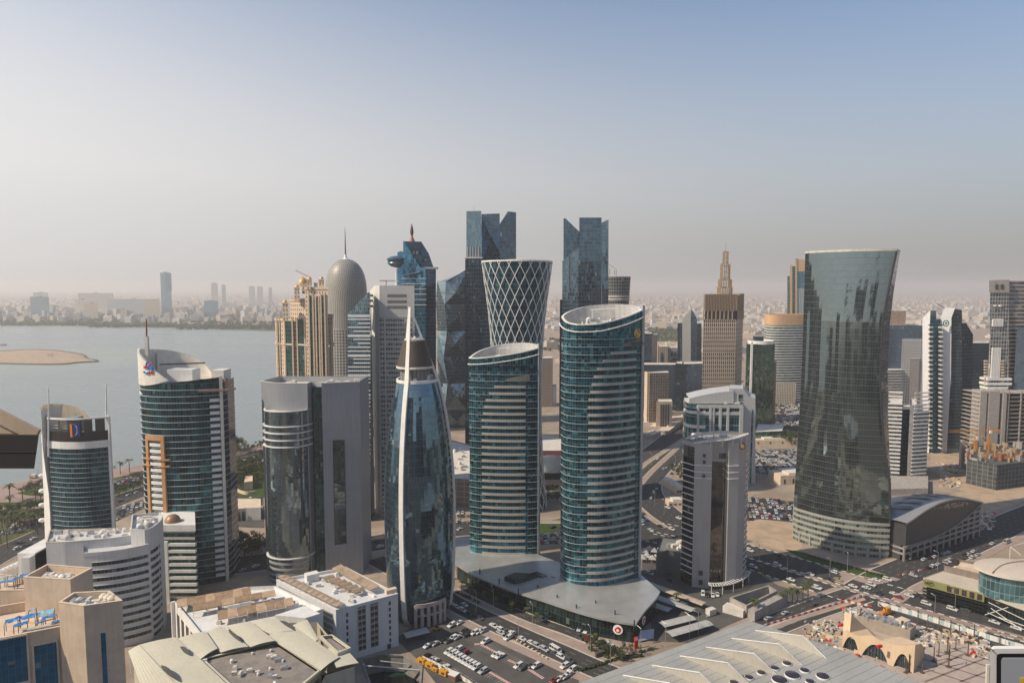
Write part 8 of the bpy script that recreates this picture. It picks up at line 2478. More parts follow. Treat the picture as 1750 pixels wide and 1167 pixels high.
palms([(1301,990),(1289,1053),(1161,999),(1157,1038)],'around the grey ministry tower',1.15)
palms([(1016,1102)],'in the garden before the podium corner',.8)
w = MB(); w.tube((0,0,0),(.05,0,5.2),.30,7,0,.26); bt = w.mesh('trunk',plain('wrapped_trunk',(.12,.075,.05),.9,amt=.3,scale=2))
w = MB()
for k in range(7):
 a = k * .9; w.tube((0,0,0),(math.cos(a) * .28,math.sin(a) * .28,2.4 + .25 * (k % 3)),.14,5,0,.03)
bc = w.mesh('tied_crown',plain('tied_frond',(.075,.062,.030),.9,amt=.3,scale=2))
w = MB(); w.lathe((0,0),[(1.3,.02),(1.2,.12),(.3,.2)],10); bp_ = w.mesh('planting_pit',plain('pit_soil',(.10,.06,.04),.95))
for i,(px,py) in enumerate(sorted([(1568,1066),(1585,1073),(1604,1077),(1624,1083.5),(1639,1088.6),(1664.5,1089),(1708,1107),(1619,1115),(1633,1109),(1654,1119.5),(1622,1127),(1621,1139),(1604,1120.5),(1595.6,1130),(1576,1149),(1553,1147),(1548,1149),(1455,1066),(1470,1063)])):
 p = G(px,py); T = Thing('young_palm','%s newly planted bare palm from the left on the plaza' % nth(i),'palm tree',(p[0],p[1],.08),'bare palms on the plaza')
 s = rnd.uniform(.8,1.05); T.o.scale = (s,s,s)
 T.rep('trunk',bt); T.rep('tied_crown',bc,(0,0,5.0)); T.rep('planting_pit',bp_)
def scrub(name,label,polys,n,leaf,mat,zmax,kind='stuff',cat='trees'):
 r = random.Random(9); w = MB()
 for (x0,y0,x1,y1),k in zip(polys,n):
  for _ in range(k):
   px,py = r.uniform(x0,x1),r.uniform(y0,y1); c = G(px,py); h = zmax * r.uniform(.5,1.0)
   for q in range(16):
    d = Vector((r.gauss(0,1),r.gauss(0,1),r.gauss(0,.8))).normalized()
    p = Vector((c[0],c[1],h * .55)) + Vector((d.x * h * .6,d.y * h * .6,d.z * h * .48)) * r.uniform(.6,1)
    t = d.orthogonal().normalized() * leaf * r.uniform(.6,1.3); b = d.cross(t).normalized() * leaf * r.uniform(.6,1.1)
    w.face([p - t,p + b,p + t,p - b])
 single(name,w,mat,label,cat,kind=kind)
scrub('far_trees','dark green trees of the park across the bay',[(-20,540,520,553),(-20,545,200,555),(330,540,480,556),(600,545,760,565),(0,553,160,556.5),(150,555,320,559.5),(300,557,480,563)],[420,150,260,120,220,240,240],4.0,lf1,11)
scrub('far_trees','green patch of trees on the plain beyond the sail tower',[(1095,552,1170,582),(925,580,965,600)],[300,60],3.2,lf2,8)
for poly in ([(-30,553),(-30,541),(75,541),(90,546),(70,554)],[(96,553),(120,543),(300,545),(300,556)],[(90,556),(300,560),(480,565.5),(600,569.5),(600,556),(300,553)],[(-200,553),(0,555.5),(90,556.5),(90,553),(-200,550)]): sheet('lawn',poly,m_lawn,.1)
sheet('lawn',[(1095,584),(1095,556),(1170,556),(1170,584)],m_grass,.1)
sheet('sand_lot',[(1090,600),(1090,584),(1200,584),(1200,600)],m_sand,.1)
w = MB()
r_ = random.Random(5)
for (xa,ya),(xb,yb),n in (((985,1148),(1120,1108),150),((1005,1108),(1040,1124),60),((1380,950),(1520,988),160),((1062,1128),(1098,1120),50),((780,1012),(820,1032),40)):
 for k in range(n):
  f = r_.random(); c = G(xa + (xb - xa) * f + r_.uniform(-2,2),ya + (yb - ya) * f + r_.uniform(-1,1))
  for q in range(5):
   d = Vector((r_.gauss(0,1),r_.gauss(0,1),abs(r_.gauss(0,1)))).normalized(); p = Vector((c[0],c[1],.4)) + d * .7
   t = d.orthogonal().normalized() * .4; b = d.cross(t).normalized() * .4; w.face([p - t,p + b,p + t,p - b])
single('hedge_shrubbery',w,lf1,'clipped green hedges along verges and gardens','hedge',kind='stuff')
# ================================================================== vehicles, lamps, street things
CARCOL = {'white': (.62,.62,.60),'silver': (.42,.43,.44),'black': (.015,.015,.018),'grey': (.07,.075,.08),'red': (.22,.012,.016),'gold': (.34,.26,.14),'blue': (.03,.06,.14)}
def paint(c):
 n = 'paint_' + c.replace(' ','_')
 if n in MATS: return MATS[n]
 m = plain(n,CARCOL[c],.28,.0,amt=.04,spec=.6)
 return m
cglass = plain('car_glass',(.012,.015,.018),.08,.0,amt=.1,spec=.8); tyre = plain('tyre',(.02,.02,.02),.9,amt=.1); lampm = plain('lamp_lens',(.75,.74,.70),.2,amt=.05); tailm = plain('tail_lens',(.35,.02,.02),.3,amt=.05); rimm = plain('wheel_rim',(.4,.4,.4),.4,.6,amt=.05)
PROFILES = {
 'saloon car': (4.7,1.82,[(-2.35,.45),(-2.3,.86),(-1.75,.98),(-1.2,1.0),(1.0,.98),(2.15,.82),(2.35,.62),(2.35,.38)],[(-1.75,.98),(-1.05,1.42),(.25,1.45),(1.05,.97)]),
 'off-roader': (4.9,1.95,[(-2.45,.5),(-2.45,1.1),(-2.38,1.14),(1.0,1.12),(2.3,1.0),(2.45,.8),(2.45,.45)],[(-2.36,1.14),(-2.15,1.80),(.35,1.82),(1.15,1.11)]),
 'pickup truck': (5.3,1.9,[(-2.65,.5),(-2.65,1.05),(-.5,1.05),(1.3,1.08),(2.5,1.0),(2.65,.8),(2.65,.45)],[(-.55,1.05),(-.4,1.72),(.65,1.74),(1.4,1.07)]),
 'minibus': (6.6,2.1,[(-3.3,.5),(-3.3,1.35),(2.6,1.35),(3.2,1.2),(3.3,.9),(3.3,.45)],[(-3.28,1.35),(-3.2,2.5),(2.2,2.52),(2.75,1.34)]),
}
BODY = {}
def body_meshes(kind):
 if kind in BODY: return BODY[kind]
 L,W,low,cab = PROFILES[kind]; hw = W / 2
 def extr(w,prof,hw0,hw1,zsplit,m=0,close=True):
  l = [(x,-(hw0 if z < zsplit else hw1),z) for x,z in prof]; r = [(x,(hw0 if z < zsplit else hw1),z) for x,z in prof]
  return l,r
 def shell(w,prof,taper,m=0):
  zs = [z for _,z in prof]; zm = max(zs); z0 = min(zs)
  wd = lambda z: hw * (1 - taper * ((z - z0) / max(.01,zm - z0)) ** 1.5)
  l = [(x,-wd(z),z) for x,z in prof]; r = [(x,wd(z),z) for x,z in prof]
  w.face(l,m); w.face(r[::-1],m)
  n = len(prof)
  for i in range(n):
   j = (i + 1) % n; w.face([l[j],l[i],r[i],r[j]],m)
 b = MB(); shell(b,low,.03)
 x0,z0 = cab[0]; x1,z1 = cab[1]; x2,z2 = cab[2]; x3,z3 = cab[3]; tw = hw * .80
 b.face([(x1,-tw,z1),(x2,-tw,z2),(x2,tw,z2),(x1,tw,z1)]); b.face([(x1,-tw,z1 - .09),(x1,tw,z1 - .09),(x2,tw,z2 - .09),(x2,-tw,z2 - .09)])
 b.face([(x1,-tw - .02,z1 - .12),(x2,-tw - .02,z2 - .12),(x2,-tw,z2),(x1,-tw,z1)]); b.face([(x2,tw + .02,z2 - .12),(x1,tw + .02,z1 - .12),(x1,tw,z1),(x2,tw,z2)])
 bw = hw * .95
 for s in (-1,1):
  b.beam((x1,s * tw,z1 - .06),(x0,s * bw,z0),.12,.1); b.beam((x2,s * tw,z2 - .06),(x3,s * bw,z3),.12,.08); xm = (x1 + x2) / 2; b.beam((xm,s * tw,z1 - .06),(xm,s * bw,z0),.12,.06)
 if kind == 'minibus':
  for s in (-1,1):
   for xm in (-1.6,.0,1.3): b.beam((xm,s * tw,z1 - .06),(xm,s * bw,z0),.14,.06)
 g = MB(); gw = tw * .985; gb = bw * .985
 g.face([(x0,-gb,z0),(x3,-gb,z3),(x2,-gw,z2 - .07),(x1,-gw,z1 - .07)]); g.face([(x3,gb,z3),(x0,gb,z0),(x1,gw,z1 - .07),(x2,gw,z2 - .07)])
 g.face([(x3,-gb,z3),(x3,gb,z3),(x2,gw,z2 - .07),(x2,-gw,z2 - .07)]); g.face([(x0,gb,z0),(x0,-gb,z0),(x1,-gw,z1 - .07),(x1,gw,z1 - .07)])
 wh = MB(); ww = .2
 for s in (-1,1):
  pass
 wh.tube((0,-.11,0),(0,.11,0),.34,12);
 rim = MB(); rim.tube((0,-.125,0),(0,.125,0),.2,8)
 lm = MB(); lm.box(-.04,.05,-.2,.2,-.07,.07)
 BODY[kind] = (b,g,wh.mesh('wheel',tyre),rim.mesh('rim',rimm),lm)
 return BODY[kind]
MESHC = {}
def car_mesh(kind,col,parts):
 key = (kind,col,parts)
 if key in MESHC: return MESHC[key]
 b,g,wh,rim,lm = body_meshes(kind)
 if parts:
  me = b.mesh('body',paint(col),(0,0,0))
 else:
  c = MB(); c.v = b.v + g.v; c.f = b.f + [tuple(i + len(b.v) for i in f) for f in g.f]; c.uv = b.uv + g.uv; c.mi = [0] * len(b.f) + [1] * len(g.f)
  me = c.mesh('car',[paint(col),cglass])
 MESHC[key] = me
 return me
GL = {}
LM = {}
NAMES = {'saloon car': 'saloon_car','off-roader': 'off_roader','pickup truck': 'pickup_truck','minibus': 'minibus'}
def car(px,py,ax,label,kind='saloon car',col='white',parts=True,group=None,z=.12,world=None):
 """ax: heading in radians, or a photograph offset (dx, dy) along the car's length"""
 p = world or G(px,py)
 if isinstance(ax,tuple):
  q = G(px + ax[0],py + ax[1]); ax = math.atan2(q[1] - p[1],q[0] - p[0])
 L = PROFILES[kind][0]; W = PROFILES[kind][1]
 if not parts:
  o = bpy.data.objects.new(NAMES[kind],car_mesh(kind,col,False)); COL.objects.link(o); o.location = (p[0],p[1],z - .16); o.rotation_euler = (0,0,ax)
  return tag(o,label,'car',group)
 T = Thing(NAMES[kind],label,'bus' if kind == 'minibus' else 'car',(p[0],p[1],z),group)
 T.o.rotation_euler = (0,0,ax)
 T.rep('body',car_mesh(kind,col,True))
 if kind not in GL:
  GL[kind] = body_meshes(kind)[1].mesh('windows',cglass); LM[kind] = body_meshes(kind)[4].mesh('headlight',lampm),body_meshes(kind)[4].mesh('tail_light',tailm)
 T.rep('windows',GL[kind])
 for sx in (-.31,.30):
  for sy in (-1,1):
   w = T.rep('wheel',body_meshes(kind)[2],(sx * L,sy * (W / 2 - .10),.34)); T.rep('rim',body_meshes(kind)[3],(0,0,0),w)
 for sy in (-.62,.62):
  T.rep('headlight',LM[kind][0],(L / 2 - .03,sy * W / 2,.68)); T.rep('tail_light',LM[kind][1],(-L / 2 + .01,sy * W / 2,.82))
 return T
S,O,K,M_ = 'saloon car','off-roader','pickup truck','minibus'
def zp(x,y): return (740 + x / 9.72,1060 + y / 9.72)
for i in range(9):
 x,y = zp(262 + i * 57.5,540 + i * 32.5)
 car(x,y,(-6,3.6),'%s white off-roader from the far end of the long row in the open car park' % nth(i),O,'white',group='white row in the open car park')
lone = [(425,500,O,'white','white off-roader beside the red one in the open car park'),(522,566,O,'red','red off-roader parked behind the long white row'),(832,862,O,'silver','silver off-roader at the near end of the long white row'),(1052,588,K,'white','farther of two white pickups side by side on the red strip'),(1112,612,K,'white','nearer of two white pickups side by side on the red strip'),(872,372,O,'white','white off-roader alone at the head of the red strip'),(690,222,O,'white','leftmost white off-roader of the group by the street'),(765,208,S,'white','white saloon in the middle of the group by the street'),(832,190,O,'silver','silver off-roader right in the group by the street'),(553,256,O,'black','black off-roader left of the white group by the street'),(335,312,O,'white','white off-roader beside a white saloon near the grey sun shade'),(398,298,S,'white','white saloon beside the off-roader near the grey sun shade'),(170,352,S,'black','black saloon near the grey sun shade'),(255,360,S,'grey','dark grey saloon right of the black one near the sun shade'),(1248,308,O,'white','white off-roader on the sand patch at the street corner'),(1420,776,O,'white','white off-roader beside the grey van on the second red strip'),(1492,803,O,'grey','dark grey van beside the white off-roader on the red strip'),(1640,768,S,'grey','dark saloon at the far side of the second red strip'),(1712,776,O,'white','white off-roader at the far side of the second red strip'),(40,402,S,'silver','silver saloon near the parking block corner'),(-40,420,S,'grey','dark saloon by the parking block corner'),(-90,440,S,'white','white saloon by the parking block corner'),(35,690,S,'white','white saloon beside the white hoarding'),(-20,665,S,'silver','silver saloon beside the white hoarding'),(190,802,K,'white','white pickup parked along the white hoarding'),(-110,610,S,'black','black saloon beside the pit')]
for x,y,k,c,l in lone:
 px,py = zp(x,y); car(px,py,(-6,3.4),l,k,c)
for i,(x,y,k,c) in enumerate([(1010,110,K,'white'),(1140,180,O,'white'),(1120,222,S,'silver'),(1215,205,S,'grey'),(1330,235,K,'white'),(1370,262,S,'grey'),(1480,322,S,'white'),(1632,388,S,'white'),(1725,440,O,'silver')]):
 px,py = zp(x,y); car(px,py,(7,4),'%s car from the left along the near kerb before the podium' % nth(i),k,c,group='cars along the near kerb before the podium')
def z3(x,y): return (640 + x / 4.167,960 + y / 4.167)
for i,(x,y,k,c) in enumerate([(1210,630,O,'silver'),(1285,660,S,'grey'),(1330,685,O,'white'),(1390,712,O,'grey'),(1355,750,O,'white'),(1408,775,O,'white'),(1385,805,S,'white'),(1360,825,S,'white'),(1320,840,S,'white'),(1280,852,S,'red')]):
 px,py = z3(x,y); car(px,py,(7,4) if i < 4 else (-5,3),'%s car from the far end queued beside the sand strip' % nth(i),k,c,group='cars beside the sand strip')
px,py = z3(1290,637); car(px,py,(7,4.2),'white minibus driving past the open car park',M_,'white')
for i,(x,y,k,c) in enumerate([(545,300,S,'silver'),(640,312,S,'white'),(585,328,S,'white'),(630,352,O,'white'),(675,370,S,'black'),(750,405,S,'grey'),(550,458,O,'white'),(605,440,S,'white'),(640,500,S,'black')]):
 px,py = z3(x,y); car(px,py,(7,4) if y < 420 else (-6,3.5),'%s car from the left in the street beside the pointed tower' % nth(i),k,c,group='cars beside the pointed tower')
for i,(x,y,c) in enumerate([(1425,476,'black'),(1462,486,'silver'),(1508,500,'white'),(1545,510,'black'),(1585,516,'black')]):
 px,py = z3(x,y); car(px,py,(-3,4),'%s car from the left in the bay below the round sign' % nth(i),O if i % 2 else S,c,group='cars below the round sign')
for i,(x,y,c,k) in enumerate([(1195,415,'grey',O),(1460,543,'grey',O),(1525,566,'red',S),(1595,576,'white',S),(1670,590,'white',S)]):
 px,py = z3(x,y); car(px,py,(6,3),'%s car from the left on the drive before the podium' % nth(i),k,c,group='cars on the drive before the podium')
def zh(x,y): return (1380 + x / 4.37,900 + y / 4.37)
hw = [(20,360,S,'white'),(195,345,O,'white'),(228,400,S,'gold'),(155,400,S,'black'),(340,450,S,'white'),(440,462,S,'white'),(475,440,O,'white'),(515,404,S,'white'),(598,400,O,'white'),(65,462,S,'white'),(525,500,S,'black'),(648,508,S,'white'),(675,532,S,'red'),(760,520,S,'white'),(815,522,S,'black'),(888,582,O,'white'),(1062,570,K,'white'),(1080,622,O,'white'),(1185,626,S,'grey'),(1410,686,O,'white'),(1395,720,S,'white'),(1500,690,O,'red'),(1558,766,S,'white'),(895,680,S,'white'),(1175,770,S,'white'),(790,370,S,'silver')]
for i,(x,y,k,c) in enumerate(sorted(hw)):
 px,py = zh(x,y); car(px,py,(8,2.6) if i % 3 else (-8,-2.6),'%s car from the left on the wide highway' % nth(i),k,c,group='cars on the highway')
def z8(x,y): return (1050 + x / 4.726,920 + y / 4.726)
for i,(x,y,k,c) in enumerate([(1095,104,O,'white'),(1120,236,O,'white'),(1315,220,O,'white'),(1335,145,S,'black'),(1425,340,S,'white'),(1580,295,S,'white'),(1640,405,O,'white')]):
 px,py = z8(x,y); car(px,py,(8,2.8),'%s car from the left on the highway behind the grey ministry tower' % nth(i),k,c,group='cars behind the ministry tower')
for i,(x,y,k,c,a) in enumerate([(715,455,O,'white',(0,4)),(750,462,S,'black',(0,4)),(795,466,S,'white',(0,4)),(832,460,S,'white',(0,4)),(490,498,S,'silver',(6,3)),(285,290,O,'silver',(6,2)),(450,350,S,'black',(6,3)),(600,596,S,'white',(6,-2)),(580,676,S,'white',(6,-2)),(470,680,S,'silver',(6,-2))]):
 px,py = z8(x,y); car(px,py,a,'%s car from the left in the shaded yard of the ministry tower' % nth(i),k,c,group='cars in the ministry yard')
for i,(x,y,k,c) in enumerate([(1240,655,S,'silver'),(1380,610,S,'silver'),(1610,540,S,'grey')]):
 px,py = z8(x,y); car(px,py,(7,-3),'%s car from the left on the street past the exhibition hall' % nth(i),k,c,group='cars past the exhibition hall')
cross = [(870,250,S,'white'),(915,240,S,'black'),(950,230,S,'white'),(1020,206,S,'white'),(1050,198,S,'white'),(1060,250,S,'white'),(1035,268,O,'silver'),(1065,280,O,'white'),(905,312,S,'black'),(938,302,O,'white'),(975,288,S,'white'),(1200,212,S,'white'),(1230,236,O,'white'),(1180,214,S,'black'),(1350,155,O,'grey'),(1380,132,S,'white'),(1120,270,S,'white'),(1150,246,S,'grey'),(1240,190,S,'white'),(1270,215,S,'silver')]
for i,(x,y,k,c) in enumerate(sorted(cross)):
 px,py = zh(x,y); car(px,py,(7,-3.2),'%s car from the left queuing in the side street by the vaulted hall' % nth(i),k,c,group='cars in the side street by the vaulted hall')
px,py = zh(1490,120); car(px,py,(8,-3.5),'long grey bus in the side street by the vaulted hall',M_,'silver')
for i,(x,y) in enumerate([(1113,852),(1122,836),(1117,843),(1131,818),(1128,826),(1139,800),(1152,795),(1148,810),(1160,886),(1134,802),(1141,868),(1128,900),(1148,905),(1112,906)]):
 car(x,y,(5,-7) if y < 860 else (8,3),'%s car on the curved avenue counted from its near bend' % nth(i),S if i % 3 else O,['white','silver','white','black'][i % 4],False,'cars on the curved avenue')
for i,(x,y) in enumerate([(403,960),(437,968),(415,975),(640,926),(650,935),(632,918),(786,905),(930,915),(945,902),(220,846),(400,793),(420,786),(438,781),(206,857),(233,842),(58,921),(30,938),(1100,740),(1140,745),(1150,728),(1125,785)]):
 car(x,y,(8,-3),'%s car in the scattered traffic on the rear avenues' % nth(i),S if i % 4 else O,['white','white','silver','black','white'][i % 5],False,'cars on the rear avenues')
STUFF = MB()
CARMATS = [paint(c) for c in CARCOL] + [cglass]
def lot(poly,where,n_ind,step,rowgap,ang,seed,fill=.88):
 """rows of parked cars inside a ground outline; the first ones are single cars, the rest one mass"""
 r = random.Random(seed); P_ = [G(*q) for q in poly]
 def inside(x,y):
  c = False
  for (x1,y1),(x2,y2) in zip(P_,P_[1:] + P_[:1]):
   if (y1 > y) != (y2 > y) and x < (x2 - x1) * (y - y1) / (y2 - y1) + x1: c = not c
  return c
 ux,uy = math.cos(ang),math.sin(ang); cx,cy = centre(P_); spots = []
 for i in range(-40,41):
  for j in range(-60,61):
   x,y = cx + ux * j * step - uy * i * rowgap,cy + uy * j * step + ux * i * rowgap
   if inside(x,y) and r.random() < fill: spots.append((x,y,i))
 spots.sort(key=lambda s: s[1])
 rows = {}
 for x,y,i in spots: rows.setdefault(i,[]).append((x,y))
 for v in rows.values(): v.sort()
 for k,(x,y,i) in enumerate(spots):
  kind = r.choice((S,S,O,O,K)); col = r.choice(['white'] * 5 + ['silver'] * 3 + ['black'] * 2 + ['grey'] * 3 + ['red','gold','blue']); a = ang + math.pi / 2 + (math.pi if i % 2 else 0) + r.uniform(-.05,.05)
  if k < n_ind: car(0,0,a,'%s %s, %s in the %s row %s' % (col,kind,nth(rows[i].index((x,y))),nth(sorted(rows).index(i)),where),kind,col,False,'cars parked ' + where,world=(x + r.uniform(-.2,.2),y + r.uniform(-.4,.4)))
  else:
   b,g = body_meshes(kind)[:2]; off = len(STUFF.v); ca,sa = math.cos(a),math.sin(a)
   for src,mi in ((b,list(CARCOL).index(col)),(g,len(CARCOL))):
    o_ = len(STUFF.v); STUFF.v += [(x + vx * ca - vy * sa,y + vx * sa + vy * ca,vz - .04) for vx,vy,vz in src.v]; STUFF.f += [tuple(q + o_ for q in f) for f in src.f]; STUFF.uv += src.uv; STUFF.mi += [mi] * len(src.f)
lot([(1266,852),(1290,852),(1374,860),(1376,893),(1300,886),(1266,890)],'of the packed sand yard lot',60,2.7,6.2,-.25,1)
lot([(1292,770),(1378,768),(1378,813),(1325,811),(1284,804)],'of the farther packed lot',20,2.7,6.2,-.1,2)
lot([(1324,692),(1384,692),(1384,729),(1324,733)],'in the distant lot',0,3.2,7,0,3)
lot([(189,827),(210,819),(244,815),(244,827),(189,841)],'of the promenade lot beside the crowned tower',34,2.8,6.5,.45,4)
lot([(190,874),(244,856),(246,866),(191,892)],'of the bay road lot',22,2.8,6.5,.45,5)
lot([(2,907),(30,893),(73,883),(73,891),(50,901),(2,918)],'of the palm shaded lot',24,2.8,6.5,.4,6)
lot([(390,852),(448,852),(448,868),(390,866)],'near the arcaded pavilion',10,3.2,7.5,.3,7,.6)
lot([(1080,876),(1098,878),(1108,895),(1092,905),(1078,900)],'at the foot of the curved avenue',16,2.8,6.5,.2,8)
lot([(920,916),(958,912),(958,926),(920,930)],'behind the podium between the twin towers',12,2.9,6.5,.1,9)
lot([(778,872),(802,866),(802,895),(780,898)],'behind the pointed tower',12,2.9,6.5,.1,10,.7)
single('distant_parked_cars',STUFF,CARMATS,'packed rows of distant parked cars','cars',kind='stuff')
w = MB()
def dash(a,b,wd=.12,z=.085,mb=None):
 p,q = Vector(G(*a)),Vector(G(*b)); d = (q - p)
 if d.length < .01: return
 n = Vector((-d.y,d.x)).normalized() * wd / 2; (mb or w).face([(p.x - n.x,p.y - n.y,z),(q.x - n.x,q.y - n.y,z),(q.x + n.x,q.y + n.y,z),(p.x + n.x,p.y + n.y,z)][::1])
for (x0,y0),(x1,y1),n,side in (((780,400),(1560,790),22,1),((780,400),(1560,790),22,-1),((230,560),(1400,1230),30,1),((920,850),(1300,1060),10,-1),((1330,330),(1900,640),16,-1)):
 for k in range(n):
  x,y = x0 + (x1 - x0) * k / n,y0 + (y1 - y0) * k / n
  dash(zp(x,y),zp(x + side * 95,y - side * 48))
for k in range(9): dash(zp(160 + k * 90,680 + k * 56),zp(230 + k * 90,725 + k * 56),.2)
single('bay_markings',w,m_mark,kind='structure')
w = MB(); w2 = MB()
for (x0,y0),(x1,y1),n in (((680,395),(800,385),4),((790,390),(1050,530),9),((1240,650),(1440,740),8),((1560,790),(1830,960),10),((930,850),(1280,1050),12)):
 for k in range(n):
  a,b = (x0 + (x1 - x0) * k / n,y0 + (y1 - y0) * k / n),(x0 + (x1 - x0) * (k + .5) / n,y0 + (y1 - y0) * (k + .5) / n); c = (x0 + (x1 - x0) * (k + 1) / n,y0 + (y1 - y0) * (k + 1) / n)
  dash(zp(*a),zp(*b),1.5,.09,w); dash(zp(*b),zp(*c),1.5,.09,w2)
single('strip_markings',w,plain('strip_red',(.36,.10,.08),.8,amt=.25,scale=1),kind='structure'); single('strip_markings',w2,plain('strip_white',(.60,.52,.48),.8,amt=.25,scale=1),kind='structure')
q = [zp(1060,330),zp(1150,285),zp(1350,320),zp(1620,490),zp(1900,660),zp(2350,900),zp(2300,960),zp(1800,650),zp(1480,470),zp(1300,350),zp(1100,355)]
sheet('sand_strip',q,m_sand,.12)
for k in range(9):
 c = G(*zp(1400 + k * 62,335 + k * 38)); b_ = MB(); b_.obox(c,.5,.5,.35,.1,.75); single('concrete_block',b_,sandst,'%s small concrete block on the sand strip from its corner' % nth(k),'block','blocks on the sand strip',loc=(c[0],c[1],.1))
def shade_roof(label,a,b,depth,z,n,mat,slope=.6):
 p,q = Vector(G(*a,z)),Vector(G(*b,z)); d = q - p; nn = Vector((d.y,-d.x)).normalized(); nn = nn if nn.y < 0 else -nn
 T = Thing('car_shade',label,'car shade',(*p.lerp(q,.5),0))
 for k in range(n):
  s,e = p + d * (k / n),p + d * ((k + .985) / n); w = MB(); N = 4
  for i in range(N):
   t0,t1 = i / N,(i + 1) / N; za,zb = z + slope * math.sin(math.pi * (.15 + .7 * t0)),z + slope * math.sin(math.pi * (.15 + .7 * t1))
   f = [(s.x + nn.x * depth * t0,s.y + nn.y * depth * t0,za),(s.x + nn.x * depth * t1,s.y + nn.y * depth * t1,zb),(e.x + nn.x * depth * t1,e.y + nn.y * depth * t1,zb),(e.x + nn.x * depth * t0,e.y + nn.y * depth * t0,za)]
   w.face(f); w.face([(x,y,zz - .06) for x,y,zz in f[::-1]])
  T.part('roof_sheet',w,mat)
  w = MB(); m = s + nn * depth * .15; w.beam((m.x,m.y,0),(m.x,m.y,z + slope * .6),.16,.16); T.part('post',w,darkm)
sh = plain('shade_sheet',(.40,.40,.38),.6,amt=.1); shb = plain('shade_sheet_sand',(.46,.38,.29),.7,amt=.1)
shade_roof('long sand coloured car shade along the lane behind the podium',(1094,988),(1208,1030),5,3.0,10,shb)
shade_roof('grey car shade in the second row behind the podium',(1110,1012),(1190,1040),5,3.0,7,sh)
shade_roof('grey car shade in the third row behind the podium',(1120,1030),(1150,1040),5,3.0,3,sh)
shade_roof('upper of two arched car shades right of the podium corner',(1124,1064),(1178,1051),5.5,3.0,6,sh,.9)
shade_roof('lower of two arched car shades right of the podium corner',(1136,1080),(1206,1060),5.5,3.0,7,sh,.9)
shade_roof('small grey car shade beside the white parking block',(688,1082),(728,1072),5.5,2.8,4,sh)
for i,(x,y) in enumerate(((1102,949),(1110,945),(1118,948),(1106,957),(1115,961),(1124,958),(1098,960))):
 c = G(x,y); w = MB()
 for k in range(4):
  a0,a1 = k * math.pi / 2 + .6,(k + 1) * math.pi / 2 + .6; f = [(c[0] + 3.2 * math.cos(a0),c[1] + 3.2 * math.sin(a0),2.6),(c[0] + 3.2 * math.cos(a1),c[1] + 3.2 * math.sin(a1),2.6),(c[0],c[1],5.0)]
  w.face(f); w.face(f[::-1])
 T = Thing('tent_shade','%s white peaked tent shade from the left behind the ministry annex' % nth(i),'tent',(*c,0),'tent shades behind the annex'); T.part('canopy',w,white)
 for k in range(4): a0 = k * math.pi / 2 + .6; w = MB(); w.beam((c[0] + 3.1 * math.cos(a0),c[1] + 3.1 * math.sin(a0),0),(c[0] + 3.1 * math.cos(a0),c[1] + 3.1 * math.sin(a0),2.6),.12,.12); T.part('post',w,steel)
for i,(a,b,dp) in enumerate((((1098,728),(1122,712),14),((1110,735),(1142,712),14),((1124,742),(1166,710),12),((1098,748),(1112,742),12))):
 p,q = Vector(G(*a)),Vector(G(*b)); d = q - p; nn = Vector((d.y,-d.x)).normalized(); w = MB(); P_ = ccw([tuple(p),tuple(q),tuple(q + nn * dp),tuple(p + nn * dp)]); w.wall(P_,0,4.5); w.cap(P_,4.6,1)
 o = single('long_shed',w,[concrete,sandst],'%s long low shed from the left beside the far avenue' % nth(i),'shed','sheds beside the far avenue',loc=(p.x,p.y,0))
 for k in range(3): w = MB(); c = p.lerp(q,.2 + .3 * k) + nn * dp * .5; w.obox(tuple(c),.4,1.5,1.0,4.6,6); rv = single('roof_vent',w,offwhite,loc=(p.x,p.y,0)); rv.location = (0,0,0); rv.parent = o
for px,py,l,hx,hy,h,an in ((1150,835,'small pitched house on the sand verge inside the avenue bend',4,14,5,.25),(1155,862,'flat sandy pavilion at the near end of the avenue verge',7,4,3.5,.1),(1352,822,'pale sand house with rounded hall beside the packed lot',16,9,8,.2),(1322,757,'low cream canopy hall before the green tower',26,7,5,.05)):
 c = G(px,py); w = MB(); w.obox(c,an,hx,hy,0,h); T = Thing('small_house',l,'house',(*c,0)); T.part('walls',w,sandst)
 w = MB(); w.obox(c,an,hx * .5,hy * .9,h,h + 1.5); T.part('roof_room',w,offwhite)
 for k in range(4): a_ = an + math.pi / 2; w = MB(); x = c[0] + math.cos(an) * (-hx + hx * 2 * (k + .5) / 4) + math.sin(an) * (hy + .05); y = c[1] + math.sin(an) * (-hx + hx * 2 * (k + .5) / 4) - math.cos(an) * (hy + .05); w.obox((x,y),an,.8,.08,1,h * .6); T.part('window',w,darkm)
w = MB(); w.tube((0,0,0),(0,0,11),.14,6,0,.08); lp = w.mesh('pole',steel)
w = MB(); w.tube((0,0,11),(1.8,0,11.5),.06,5); la = w.mesh('arm',steel)
w = MB(); w.box(1.6,2.5,-.16,.16,11.42,11.58); lh = w.mesh('lamp_head',offwhite)
